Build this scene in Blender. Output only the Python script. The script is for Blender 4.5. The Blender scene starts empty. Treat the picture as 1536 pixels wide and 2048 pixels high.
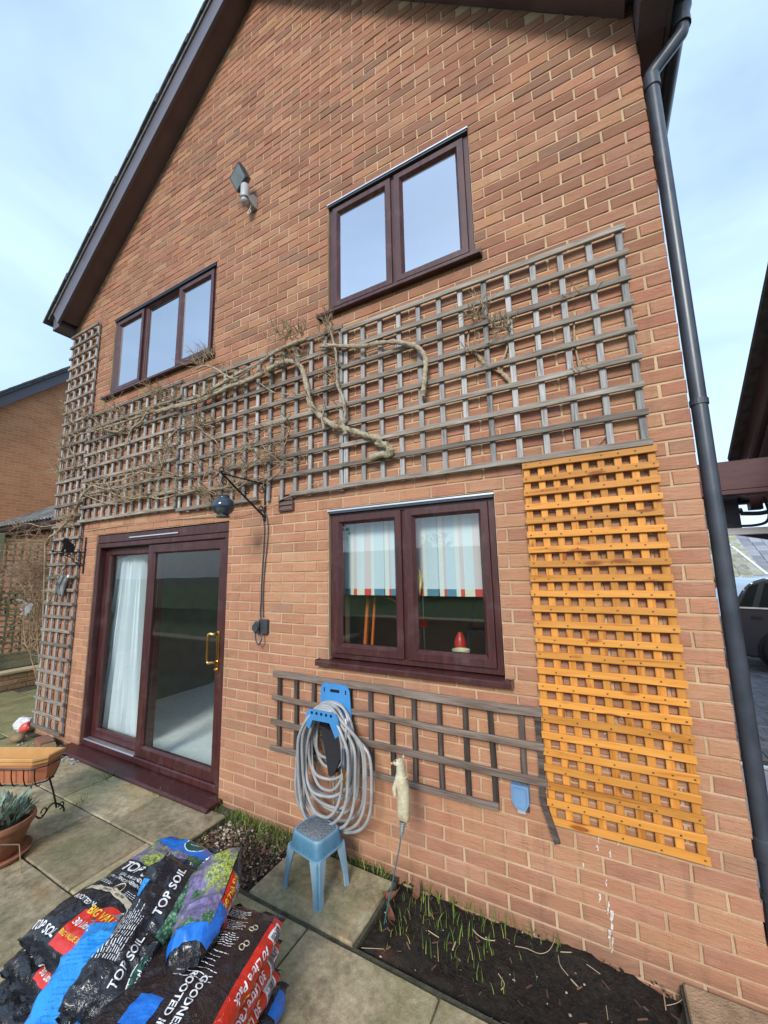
import bpy, bmesh, math, random
from mathutils import Vector, Matrix, noise

# ---------------------------------------------------------------- camera, world, sun
scene = bpy.context.scene
col = scene.collection
R = math.radians
GZ = 0.17                                   # patio level below brick joint zero
FPX, YAW, PITCH, ROLL = 774.542, -0.49292, 0.149172, -0.0203576
CAM = Vector((-0.46718, -2.267, 1.57795 + GZ))
_f = Vector((math.sin(YAW)*math.cos(PITCH), math.cos(YAW)*math.cos(PITCH), math.sin(PITCH)))
_r = Vector((math.cos(YAW), -math.sin(YAW), 0.0))
_u = _r.cross(_f)
_c, _s = math.cos(ROLL), math.sin(ROLL)
AX, AY = _c*_r + _s*_u, -_s*_r + _c*_u
cd = bpy.data.cameras.new('camera')
cd.sensor_fit = 'HORIZONTAL'; cd.sensor_width = 36.0
cd.lens = FPX/1536.0*36.0
cd.clip_start = 0.02; cd.clip_end = 500
cam = bpy.data.objects.new('camera', cd); col.objects.link(cam)
cam.matrix_world = Matrix(((AX.x, AY.x, -_f.x, CAM.x), (AX.y, AY.y, -_f.y, CAM.y), (AX.z, AY.z, -_f.z, CAM.z), (0, 0, 0, 1)))
scene.camera = cam
SUN_DIR = Vector((0.16, -0.84, 0.50)).normalized()
sun_el = math.asin(SUN_DIR.z); sun_az = math.atan2(SUN_DIR.x, SUN_DIR.y)
w = bpy.data.worlds.new('World'); scene.world = w; w.use_nodes = True
nt = w.node_tree; nt.nodes.clear()
wo = nt.nodes.new('ShaderNodeOutputWorld'); bg = nt.nodes.new('ShaderNodeBackground')
sky = nt.nodes.new('ShaderNodeTexSky'); sky.sky_type = 'NISHITA'; sky.sun_disc = False
sky.sun_elevation = sun_el; sky.sun_rotation = sun_az; sky.air_density = 1.0; sky.dust_density = 1.0; sky.ozone_density = 1.5
tc = nt.nodes.new('ShaderNodeTexCoord'); mp = nt.nodes.new('ShaderNodeMapping'); mp.inputs['Scale'].default_value = (1, 1, 2.2)
nz = nt.nodes.new('ShaderNodeTexNoise'); nz.inputs['Scale'].default_value = 1.7; nz.inputs['Detail'].default_value = 5; nz.inputs['Roughness'].default_value = 0.5; nz.inputs['Distortion'].default_value = 0.4
rp = nt.nodes.new('ShaderNodeValToRGB')
rp.color_ramp.elements[0].position = 0.34; rp.color_ramp.elements[0].color = (0.48, 0.48, 0.48, 1)
rp.color_ramp.elements[1].position = 0.66; rp.color_ramp.elements[1].color = (0.96, 0.96, 0.96, 1)
mx = nt.nodes.new('ShaderNodeMix'); mx.data_type = 'RGBA'
mx.inputs[7].default_value = (3.7, 5.05, 6.9, 1)
nt.links.new(tc.outputs['Generated'], mp.inputs[0]); nt.links.new(mp.outputs[0], nz.inputs['Vector'])
nt.links.new(nz.outputs['Fac'], rp.inputs[0]); nt.links.new(rp.outputs[0], mx.inputs[0])
nt.links.new(sky.outputs[0], mx.inputs[6]); nt.links.new(mx.outputs[2], bg.inputs[0])
bg.inputs[1].default_value = 0.10
nt.links.new(bg.outputs[0], wo.inputs[0])
sd = bpy.data.lights.new('sun', 'SUN'); sd.energy = 1.5; sd.angle = R(18); sd.color = (1.0, 0.95, 0.88)
sun = bpy.data.objects.new('sun', sd); col.objects.link(sun)
sun.rotation_euler = (-SUN_DIR).to_track_quat('-Z', 'Y').to_euler()
sun.location = (0, 0, 30)
scene.view_settings.view_transform = 'Standard'; scene.view_settings.look = 'None'
scene.view_settings.exposure = 1.20; scene.view_settings.gamma = 1.0
scene.view_settings.use_curve_mapping = False
scene.render.engine = 'CYCLES'

rng = random.Random(7)
U = rng.uniform

def ray(u, v):
    return AX*((u-768)/FPX) - AY*((v-1024)/FPX) + _f
def wp(u, v, Y=0.0):                         # where the sight line meets the plane at depth Y
    d = ray(u, v); return CAM + d*((Y-CAM.y)/d.y)
def gp(u, v, z=0.0):
    d = ray(u, v); return CAM + d*((z-CAM.z)/d.z)
def xp(u, v, X):
    d = ray(u, v); return CAM + d*((X-CAM.x)/d.x)
def px_size(p):                              # pixels (1536 wide) per metre at p
    return FPX/max(0.05, (p-CAM).dot(_f))
def proj(p):
    d = p-CAM; t = d.dot(_f)
    if t <= 0.05: return None
    return (768+FPX*d.dot(AX)/t, 1024-FPX*d.dot(AY)/t)

# ---------------------------------------------------------------- mesh helpers
class MB:
    def __init__(s): s.v = []; s.f = []
    def add(s, vs, fs):
        o = len(s.v); s.v += [tuple(p) for p in vs]; s.f += [tuple(i+o for i in f) for f in fs]
        return s
    def box(s, x0, x1, y0, y1, z0, z1, b=0.0):
        if b <= 0:
            return s.add([(x0,y0,z0),(x1,y0,z0),(x1,y1,z0),(x0,y1,z0),(x0,y0,z1),(x1,y0,z1),(x1,y1,z1),(x0,y1,z1)],
                  [(0,3,2,1),(4,5,6,7),(0,1,5,4),(1,2,6,5),(2,3,7,6),(3,0,4,7)])
        bm = bmesh.new(); r = bmesh.ops.create_cube(bm, size=1.0)
        for q in bm.verts: q.co = Vector(((x0+x1)/2+q.co.x*(x1-x0), (y0+y1)/2+q.co.y*(y1-y0), (z0+z1)/2+q.co.z*(z1-z0)))
        bmesh.ops.bevel(bm, geom=list(bm.edges), offset=b, segments=1, affect='EDGES')
        return s.addbm(bm)
    def addbm(s, bm):
        bm.verts.index_update()
        s.add([q.co[:] for q in bm.verts], [[q.index for q in f.verts] for f in bm.faces]); bm.free(); return s
    def obox(s, c, ax, ay, az, hx, hy, hz):  # oriented box
        vs = []
        for k in (-1, 1):
            for i, j in ((-1,-1),(1,-1),(1,1),(-1,1)):
                vs.append(Vector(c)+ax*(i*hx)+ay*(j*hy)+az*(k*hz))
        return s.add(vs, [(0,3,2,1),(4,5,6,7),(0,1,5,4),(1,2,6,5),(2,3,7,6),(3,0,4,7)])
    def bar(s, a, b, wd, th, up=Vector((0,0,1))):
        a, b = Vector(a), Vector(b); d = (b-a); L = d.length; d.normalize()
        sx = d.cross(up)
        if sx.length < 1e-4: sx = d.cross(Vector((1,0,0)))
        sx.normalize(); sz = sx.cross(d)
        return s.obox((a+b)/2, d, sx, sz, L/2, wd/2, th/2)
    def tube(s, pts, rad, n=8, caps=True, closed=False, nz=0.0):
        pts = [Vector(p) for p in pts]; m = len(pts)
        rads = rad if isinstance(rad, (list, tuple)) else [rad]*m
        nrm = None; o = len(s.v); rings = []
        for i, p in enumerate(pts):
            if closed: t = pts[(i+1) % m]-pts[i-1]
            else: t = pts[min(i+1, m-1)]-pts[max(i-1, 0)]
            if t.length < 1e-9: t = Vector((0,0,1))
            t.normalize()
            if nrm is None:
                nrm = t.orthogonal().normalized()
            else:
                nrm = nrm - t*nrm.dot(t)
                if nrm.length < 1e-6: nrm = t.orthogonal()
                nrm.normalize()
            b = t.cross(nrm)
            for k in range(n):
                a = 2*math.pi*k/n
                q = (nrm*math.cos(a)+b*math.sin(a))*rads[i]
                s.v.append(tuple(p+q*(1+nz*noise.noise((p+q*2.0)*55)) if nz else p+q))
        seg = m if closed else m-1
        for i in range(seg):
            i2 = (i+1) % m
            for k in range(n):
                k2 = (k+1) % n
                s.f.append((o+i*n+k, o+i*n+k2, o+i2*n+k2, o+i2*n+k))
        if caps and not closed:
            s.f.append(tuple(o+k for k in range(n))[::-1]); s.f.append(tuple(o+(m-1)*n+k for k in range(n)))
        return s
    def lathe(s, prof, c=(0,0,0), n=24, axis='Z', cap=True):
        o = len(s.v); c = Vector(c)
        for r, h in prof:
            for k in range(n):
                a = 2*math.pi*k/n; x, y = r*math.cos(a), r*math.sin(a)
                p = {'Z': (x, y, h), 'Y': (x, h, y), 'X': (h, x, y)}[axis]
                s.v.append(tuple(c+Vector(p)))
        for i in range(len(prof)-1):
            for k in range(n):
                k2 = (k+1) % n
                s.f.append((o+i*n+k, o+i*n+k2, o+(i+1)*n+k2, o+(i+1)*n+k))
        if cap:
            s.f.append(tuple(o+k for k in range(n))[::-1]); s.f.append(tuple(o+(len(prof)-1)*n+k for k in range(n)))
        return s
    def prism(s, poly, fn, t0, t1):          # poly in (a,b); fn(a,b,t) -> point
        n = len(poly); o = len(s.v)
        for t in (t0, t1):
            for a, b in poly: s.v.append(tuple(fn(a, b, t)))
        s.f.append(tuple(o+i for i in range(n))[::-1]); s.f.append(tuple(o+n+i for i in range(n)))
        for i in range(n):
            j = (i+1) % n; s.f.append((o+i, o+j, o+n+j, o+n+i))
        return s
    def sphere(s, c, r, nu=12, nv=8, sc=(1,1,1)):
        prof = []
        for i in range(nv+1):
            a = -math.pi/2+math.pi*i/nv
            prof.append((max(1e-4, r*math.cos(a)), r*math.sin(a)))
        o = len(s.v); s.lathe(prof, (0,0,0), nu)
        for i in range(o, len(s.v)):
            p = s.v[i]; s.v[i] = (c[0]+p[0]*sc[0], c[1]+p[1]*sc[1], c[2]+p[2]*sc[2])
        return s
    def mitre(s, x0, x1, z0, z1, wd, yf, yb, ch=0.012):   # window frame in the XZ plane
        def loop(i, y): return [(x0+i, y, z0+i), (x1-i, y, z0+i), (x1-i, y, z1-i), (x0+i, y, z1-i)]
        L = [loop(0, yb), loop(0.003, yf), loop(wd-ch, yf), loop(wd, yf+ch*1.3), loop(wd, yb)]
        o = len(s.v)
        for l in L: s.v += l
        for i in range(len(L)-1):
            for k in range(4):
                k2 = (k+1) % 4; s.f.append((o+i*4+k, o+i*4+k2, o+(i+1)*4+k2, o+(i+1)*4+k))
        for k in range(4):
            k2 = (k+1) % 4; s.f.append((o+16+k, o+16+k2, o+k2, o+k))
        return s
    def mesh(s, name, m, org=(0,0,0), smooth=False):
        me = bpy.data.meshes.new(name); ox, oy, oz = org
        me.from_pydata([(a-ox, b-oy, c-oz) for a, b, c in s.v], [], s.f)
        bm = bmesh.new(); bm.from_mesh(me); bmesh.ops.recalc_face_normals(bm, faces=bm.faces); bm.to_mesh(me); bm.free()
        for mm in (m if isinstance(m, (list, tuple)) else [m]): me.materials.append(mm)
        if smooth:
            for p in me.polygons: p.use_smooth = True
            try: me.set_sharp_from_angle(angle=R(40))
            except Exception: pass
        return me
    def build(s, name, m, parent=None, smooth=False, label=None, kind=None):
        org = worigin(parent) if parent else (0, 0, 0)
        o = bpy.data.objects.new(name, s.mesh(name, m, org, smooth)); col.objects.link(o)
        o.parent = parent
        if label: o['label'] = label
        if kind: o['kind'] = kind
        return o
    def thing(s, name, m, label, cat, group=None, smooth=False):
        xs = [p[0] for p in s.v]; ys = [p[1] for p in s.v]; zs = [p[2] for p in s.v]
        org = ((min(xs)+max(xs))/2, (min(ys)+max(ys))/2, min(zs))
        o = bpy.data.objects.new(name, s.mesh(name, m, org, smooth)); o.location = org; col.objects.link(o)
        tag(o, label, cat, group); return o

def worigin(o):
    p = Vector((0,0,0))
    while o: p += o.location; o = o.parent
    return p
def tag(o, label, cat, group=None):
    o['label'] = label; o['category'] = cat
    if group: o['group'] = group
def empty(name, loc, label, cat, group=None):
    o = bpy.data.objects.new(name, None); o.location = loc; o.empty_display_size = 0.1; col.objects.link(o)
    tag(o, label, cat, group); return o
def inst(name, me, parent, loc, rot=(0,0,0), scale=(1,1,1)):   # loc in world
    o = bpy.data.objects.new(name, me); col.objects.link(o); o.parent = parent
    o.location = Vector(loc)-(worigin(parent) if parent else Vector((0,0,0)))
    o.rotation_euler = rot; o.scale = scale; return o
def smooth_path(pts, n=6):
    pts = [Vector(p) for p in pts]
    if len(pts) < 3: return pts
    out = []
    for i in range(len(pts)-1):
        p0 = pts[max(i-1, 0)]; p1 = pts[i]; p2 = pts[i+1]; p3 = pts[min(i+2, len(pts)-1)]
        for k in range(n):
            t = k/n
            out.append(0.5*((2*p1)+(p2-p0)*t+(2*p0-5*p1+4*p2-p3)*t*t+(3*p1-p0-3*p2+p3)*t**3))
    out.append(pts[-1]); return out

# ---------------------------------------------------------------- material helpers
class NT:
    def __init__(s, name):
        s.m = bpy.data.materials.new(name); s.m.use_nodes = True; s.t = s.m.node_tree; s.t.nodes.clear()
        s.out = s.t.nodes.new('ShaderNodeOutputMaterial')
    def n(s, typ, **kw):
        q = s.t.nodes.new(typ)
        for k, v in kw.items(): setattr(q, k, v)
        return q
    def set(s, sock, v):
        if hasattr(v, 'is_output') or isinstance(v, bpy.types.NodeSocket): s.t.links.new(v, sock)
        elif v is not None:
            if sock.type == 'RGBA' and len(v) == 3: v = (*v, 1)
            sock.default_value = v
    def coord(s, kind='Object', scale=(1,1,1), off=None):
        if kind == 'World': o = s.n('ShaderNodeNewGeometry').outputs['Position']
        else: o = s.n('ShaderNodeTexCoord').outputs[kind]
        q = s.n('ShaderNodeMapping'); q.inputs['Scale'].default_value = scale; s.set(q.inputs[0], o)
        if off is not None: s.set(q.inputs['Location'], off)
        return q.outputs[0]
    def noise(s, vec, scale, detail=3, rough=0.5, dist=0.0, col=False):
        q = s.n('ShaderNodeTexNoise'); s.set(q.inputs['Vector'], vec)
        q.inputs['Scale'].default_value = scale; q.inputs['Detail'].default_value = detail
        q.inputs['Roughness'].default_value = rough; q.inputs['Distortion'].default_value = dist
        return q.outputs['Color' if col else 'Fac']
    def voro(s, vec, scale, feature='F1', out='Distance'):
        q = s.n('ShaderNodeTexVoronoi', feature=feature); s.set(q.inputs['Vector'], vec); q.inputs['Scale'].default_value = scale
        return q.outputs[out]
    def ramp(s, fac, *stops, interp='LINEAR'):
        q = s.n('ShaderNodeValToRGB'); s.set(q.inputs[0], fac); e = q.color_ramp.elements; q.color_ramp.interpolation = interp
        while len(e) < len(stops): e.new(0.5)
        for i, (p, c) in enumerate(stops):
            e[i].position = p
            if not hasattr(c, '__len__'): c = (c, c, c)
            e[i].color = (*c, 1)
        return q.outputs[0]
    def math(s, op, a, b=None, c=None, clamp=False):
        q = s.n('ShaderNodeMath', operation=op); q.use_clamp = clamp; s.set(q.inputs[0], a)
        if b is not None: s.set(q.inputs[1], b)
        if c is not None: s.set(q.inputs[2], c)
        return q.outputs[0]
    def mix(s, fac, a, b, mode='MIX'):
        q = s.n('ShaderNodeMix', data_type='RGBA', blend_type=mode); s.set(q.inputs[0], fac); s.set(q.inputs[6], a); s.set(q.inputs[7], b)
        return q.outputs[2]
    def hsv(s, colr, h=None, sat=None, val=None):
        q = s.n('ShaderNodeHueSaturation'); s.set(q.inputs['Color'], colr)
        if h is not None: s.set(q.inputs['Hue'], h)
        if sat is not None: s.set(q.inputs['Saturation'], sat)
        if val is not None: s.set(q.inputs['Value'], val)
        return q.outputs[0]
    def bump(s, h, strength=0.4, dist=0.01, normal=None):
        q = s.n('ShaderNodeBump'); q.inputs['Strength'].default_value = strength; q.inputs['Distance'].default_value = dist
        s.set(q.inputs['Height'], h)
        if normal is not None: s.set(q.inputs['Normal'], normal)
        return q.outputs[0]
    def rand(s): return s.n('ShaderNodeObjectInfo').outputs['Random']
    def pbsdf(s, color, rough=0.6, metal=0.0, normal=None, spec=0.5, coat=0.0, trans=None):
        b = s.n('ShaderNodeBsdfPrincipled'); s.set(b.inputs['Base Color'], color); s.set(b.inputs['Roughness'], rough)
        s.set(b.inputs['Metallic'], metal); s.set(b.inputs['Specular IOR Level'], spec); s.set(b.inputs['Coat Weight'], coat)
        if normal is not None: s.set(b.inputs['Normal'], normal)
        s.t.links.new(b.outputs[0], s.out.inputs[0]); return s.m

def plain(name, c, rough=0.55, metal=0.0, var=0.18, vs=6.0, bump=0.15, bs=60.0, spec=0.5, orand=0.0, coat=0.0):
    k = NT(name); v = k.coord('Object')
    f = k.noise(v, vs, 5, 0.6)
    lo = tuple(x*(1-var) for x in c); hi = tuple(min(1, x*(1+var)) for x in c)
    cc = k.ramp(f, (0.3, lo), (0.7, hi))
    if orand: cc = k.hsv(cc, val=k.math('MULTIPLY_ADD', k.rand(), 2*orand, 1-orand))
    nn = k.bump(k.noise(v, bs, 4), bump, 0.004) if bump else None
    rr = k.math('MULTIPLY_ADD', f, 0.2, rough-0.1)
    return k.pbsdf(cc, rr, metal, nn, spec, coat)
# ---------------------------------------------------------------- materials
def brick_mat():
    k = NT('house_brick'); pos = k.n('ShaderNodeNewGeometry').outputs['Position']
    sp = k.n('ShaderNodeSeparateXYZ'); k.set(sp.inputs[0], pos); X, Y, Z = sp.outputs
    row = k.math('FLOOR', k.math('DIVIDE', k.math('SUBTRACT', Z, GZ), 0.075))
    par = k.math('FLOORED_MODULO', row, 2.0)
    off = k.math('MULTIPLY_ADD', par, -0.105, 0.1075)
    cl = k.math('FLOOR', k.math('DIVIDE', k.math('ADD', X, off), 0.225))
    cb = k.n('ShaderNodeCombineXYZ'); k.set(cb.inputs[0], cl); k.set(cb.inputs[1], row)
    wn = k.n('ShaderNodeTexWhiteNoise', noise_dimensions='3D'); k.set(wn.inputs['Vector'], cb.outputs[0])
    sc = k.n('ShaderNodeSeparateColor'); k.set(sc.inputs[0], wn.outputs['Color'])
    base = k.ramp(wn.outputs['Value'], (0.0, (0.27, 0.105, 0.056)), (0.3, (0.35, 0.142, 0.074)), (0.6, (0.40, 0.172, 0.082)), (0.85, (0.42, 0.200, 0.100)), (1.0, (0.43, 0.235, 0.130)))
    wv = k.coord('World', (9, 9, 60)); cr = k.noise(wv, 1.0, 5, 0.62, 1.3)
    fine = k.noise(k.coord('World', (1, 1, 1)), 220, 3, 0.6)
    big = k.noise(k.coord('World', (1, 1, 1)), 0.9, 4, 0.55)
    c = k.hsv(base, val=k.math('MULTIPLY_ADD', cr, 0.55, 0.72))
    c = k.hsv(c, val=k.math('MULTIPLY_ADD', fine, 0.60, 0.70), h=k.math('MULTIPLY_ADD', sc.outputs[1], 0.016, 0.492))
    bloom = k.math('MULTIPLY', k.ramp(k.noise(k.coord('World', (2, 2, 5)), 2.2, 5, 0.62), (0.48, 0.0), (0.72, 1.0)), 0.34)
    c = k.mix(bloom, c, (0.47, 0.30, 0.22))
    soot = k.math('MULTIPLY', k.ramp(big, (0.42, 0.0), (0.66, 1.0)), 0.28)
    c = k.mix(soot, c, (0.16, 0.075, 0.05))
    h = k.math('ADD', k.math('MULTIPLY', cr, 1.0), k.math('MULTIPLY', fine, 0.35))
    nn = k.bump(h, 0.75, 0.008)
    crk = k.ramp(k.noise(k.coord('World', (26, 26, 120)), 1.0, 4, 0.7, 0.8), (0.30, 1.0), (0.42, 0.0)); c = k.mix(k.math('MULTIPLY', crk, 0.62), c, (0.10, 0.045, 0.03))  # crease shade put into the colour as dark lines
    hgt = k.math('ADD', k.math('MULTIPLY', k.math('SUBTRACT', Z, 2.3), 0.55), k.math('MULTIPLY', k.math('SUBTRACT', big, 0.5), 1.6)); browner_up = k.ramp(hgt, (0.0, 0.0), (0.9, 1.0))
    c = k.mix(k.math('MULTIPLY', browner_up, k.math('MULTIPLY_ADD', sc.outputs[2], 0.45, 0.12)), c, (0.185, 0.085, 0.050))  # browner towards the top of the wall, patchy and varied per brick
    odd = k.math('MULTIPLY', k.ramp(sc.outputs[0], (0.92, 0.0), (0.94, 1.0)), 0.5); c = k.mix(odd, c, (0.13, 0.058, 0.04))
    damp = k.math('MULTIPLY', k.ramp(k.math('ADD', Z, k.math('MULTIPLY', big, 0.10)), (0.085, 1.0), (0.150, 0.0)), 0.65); c = k.mix(damp, c, (0.12, 0.045, 0.032))
    pal = k.ramp(hgt, (-0.0, 1.0), (0.3, 0.0)); c = k.mix(k.math('MULTIPLY', pal, k.math('MULTIPLY', k.noise(k.coord('World'), 5, 4, .6), .75)), c, (0.45, 0.225, 0.118))
    stn = k.ramp(k.noise(k.coord('World', (7, 7, 0.9)), 1.6, 5, 0.65), (0.56, 0.0), (0.72, 1.0)); c = k.mix(k.math('MULTIPLY', stn, 0.35), c, (0.13, 0.075, 0.05))
    salt = k.math('MULTIPLY', k.ramp(k.noise(k.coord('World', (3, 3, 6)), 7, 6, 0.75), (0.62, 0.0), (0.74, 1.0)), 0.45); c = k.mix(salt, c, (0.56, 0.43, 0.34)); c = k.hsv(c, sat=0.94, val=1.03)
    return k.pbsdf(c, 0.88, 0, nn, 0.25)
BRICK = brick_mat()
def mortar_mat():
    k = NT('mortar'); v = k.coord('World')
    c = k.ramp(k.noise(v, 3.0, 5, 0.6), (0.3, (0.36, 0.245, 0.15)), (0.7, (0.56, 0.405, 0.255)))
    c = k.hsv(c, val=k.math('MULTIPLY_ADD', k.noise(v, 150, 3), 0.5, 0.75))
    return k.pbsdf(c, 0.95, 0, k.bump(k.noise(v, 160, 4), 0.5, 0.004), 0.2)
MORTAR = mortar_mat()
def far_brick_mat(name, c1, c2, cm, rot=(0,0,0), sc=1.0):
    k = NT(name); o = k.n('ShaderNodeNewGeometry').outputs['Position']; sx = k.n('ShaderNodeSeparateXYZ'); k.set(sx.inputs[0], o)
    q = k.n('ShaderNodeCombineXYZ'); k.set(q.inputs[0], k.math('ADD', sx.outputs[0], sx.outputs[1])); k.set(q.inputs[1], sx.outputs[2])
    b = k.n('ShaderNodeTexBrick'); k.set(b.inputs['Vector'], q.outputs[0]); b.inputs['Scale'].default_value = 1.0
    b.inputs['Brick Width'].default_value = 0.225; b.inputs['Row Height'].default_value = 0.075; b.inputs['Mortar Size'].default_value = 0.006
    b.inputs['Color1'].default_value = (*c1, 1); b.inputs['Color2'].default_value = (*c2, 1); b.inputs['Mortar'].default_value = (*cm, 1)
    c = k.hsv(b.outputs['Color'], val=k.math('MULTIPLY_ADD', k.noise(o, 1.2, 5, 0.6), 0.5, 0.75))
    return k.pbsdf(c, 0.9, 0, k.bump(b.outputs['Fac'], 0.5, 0.01), 0.2)
def wood_mat(name, lo, hi, dark, rough=0.8, orand=0.22, knots=False, gs=1.0, bstr=0.6):
    k = NT(name); r = k.rand()
    off = k.n('ShaderNodeCombineXYZ'); k.set(off.inputs[0], k.math('MULTIPLY', r, 37.0)); k.set(off.inputs[1], k.math('MULTIPLY', r, 11.0))
    v = k.coord('Object', (1.6*gs, 26*gs, 26*gs), off.outputs[0]); g = k.noise(v, 2.2, 6, 0.65, 0.6)
    v2 = k.coord('Object', (1, 1, 1), off.outputs[0]); m = k.noise(v2, 5.0, 4, 0.6)
    c = k.ramp(g, (0.30, dark), (0.45, lo), (0.72, hi))
    c = k.mix(k.math('MULTIPLY', m, 0.5), c, lo)
    if knots:
        vd = k.voro(k.coord('Object', (4.5, 16, 16), off.outputs[0]), 1.0)
        kn = k.ramp(vd, (0.13, 1.0), (0.24, 0.0)); c = k.mix(kn, c, dark)
    c = k.hsv(c, val=k.math('MULTIPLY_ADD', r, 2*orand, 1-orand))
    return k.pbsdf(c, rough, 0, k.bump(g, bstr, 0.004), 0.3)
GREYWOOD = wood_mat('weathered_grey_wood', (0.175, 0.148, 0.12), (0.36, 0.325, 0.28), (0.04, 0.03, 0.024), orand=0.36)
SILVERWOOD = wood_mat('weathered_silver_wood', (0.25, 0.24, 0.23), (0.50, 0.495, 0.49), (0.055, 0.045, 0.04), orand=0.36)
BLACKWOOD = wood_mat('blackened_wood', (0.05, 0.037, 0.03), (0.15, 0.12, 0.10), (0.012, 0.009, 0.008), orand=0.4)
DARKWOOD = wood_mat('weathered_brown_wood', (0.145, 0.105, 0.08), (0.28, 0.235, 0.20), (0.03, 0.02, 0.015))
ORANGEWOOD = wood_mat('orange_stained_wood', (0.52, 0.215, 0.036), (0.64, 0.305, 0.072), (0.27, 0.075, 0.012), 0.55, 0.22, True, 0.7, 0.35)
FENCEWOOD = wood_mat('mossy_fence_wood', (0.24, 0.21, 0.115), (0.38, 0.34, 0.20), (0.08, 0.07, 0.04))
def frame_mat():
    k = NT('rosewood_frame'); v = k.coord('World', (30, 30, 3)); g = k.noise(v, 1.4, 4, 0.6, 0.3)
    c = k.ramp(g, (0.3, (0.030, 0.007, 0.007)), (0.7, (0.075, 0.020, 0.018)))
    c = k.mix(k.ramp(k.noise(k.coord('World'), 7, 6, .7), (.52, 0.0), (.8, .30)), c, (.20, .15, .14))
    return k.pbsdf(c, k.math('MULTIPLY_ADD', k.noise(k.coord('World'), 4, 4), .3, .30), 0, k.bump(g, 0.08, 0.002), 0.5)
FRAME = frame_mat()
def glass_mat(name, ior, tint=(0.92, 0.96, 0.95)):
    k = NT(name); tr = k.n('ShaderNodeBsdfTransparent'); tr.inputs[0].default_value = (*tint, 1)
    gl = k.n('ShaderNodeBsdfGlossy'); gl.inputs['Roughness'].default_value = 0.0; gl.inputs[0].default_value = (0.95, 0.97, 1, 1)
    fr = k.n('ShaderNodeFresnel'); fr.inputs[0].default_value = ior
    wv = k.bump(k.noise(k.coord('World'), 1.3, 2), 0.02, 0.05); k.set(gl.inputs['Normal'], wv)
    ms = k.n('ShaderNodeMixShader'); bf = k.n('ShaderNodeNewGeometry').outputs['Backfacing']; k.set(ms.inputs[0], k.math('MULTIPLY', fr.outputs[0], k.math('SUBTRACT', 1.0, bf))); k.t.links.new(tr.outputs[0], ms.inputs[1]); k.t.links.new(gl.outputs[0], ms.inputs[2])
    k.t.links.new(ms.outputs[0], k.out.inputs[0]); return k.m
GLASS = glass_mat('double_glazing', 1.6)
GLASS_UP = glass_mat('coated_glazing', 9.0)
GLASS_K = glass_mat('kitchen_glazing', 1.95)
SOFFIT = plain('brown_soffit_paint', (0.10, 0.058, 0.056), 0.5, var=0.2, vs=3)
BARGE = plain('brown_bargeboard_paint', (0.088, 0.074, 0.086), 0.36, var=0.15, vs=3)
BLACKPVC = plain('black_plastic', (0.042, 0.050, 0.064), 0.34, var=0.25, vs=9, bump=0.05)
GUTTER = plain('grey_black_gutter', (0.035, 0.04, 0.05), 0.3, var=0.2, bump=0.03)
IRON = plain('black_iron', (0.014, 0.013, 0.014), 0.45, 0.3, bump=0.3, bs=90)
ALU = plain('bright_aluminium', (0.72, 0.72, 0.72), 0.3, 0.9, var=0.05, bump=0)
BRASS = plain('polished_brass', (0.75, 0.48, 0.16), 0.22, 1.0, var=0.05, bump=0)
WHITE = plain('white_plastic', (0.72, 0.72, 0.70), 0.4, var=0.06)
BROWNVENT = plain('brown_plastic', (0.11, 0.065, 0.05), 0.45, var=0.1)
ROOFTILE = plain('concrete_roof_tile', (0.075, 0.072, 0.072), 0.85, var=0.4, vs=14, bump=0.6, bs=70, orand=0.25)
INWALL = plain('cream_interior_paint', (0.74, 0.71, 0.66), 0.8, var=0.05, bump=0)
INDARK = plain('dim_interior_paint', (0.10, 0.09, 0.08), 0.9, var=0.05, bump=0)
CARPET = plain('pale_carpet', (0.82, 0.81, 0.80), 0.95, var=0.08, vs=20, bump=0.4, bs=300)

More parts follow.
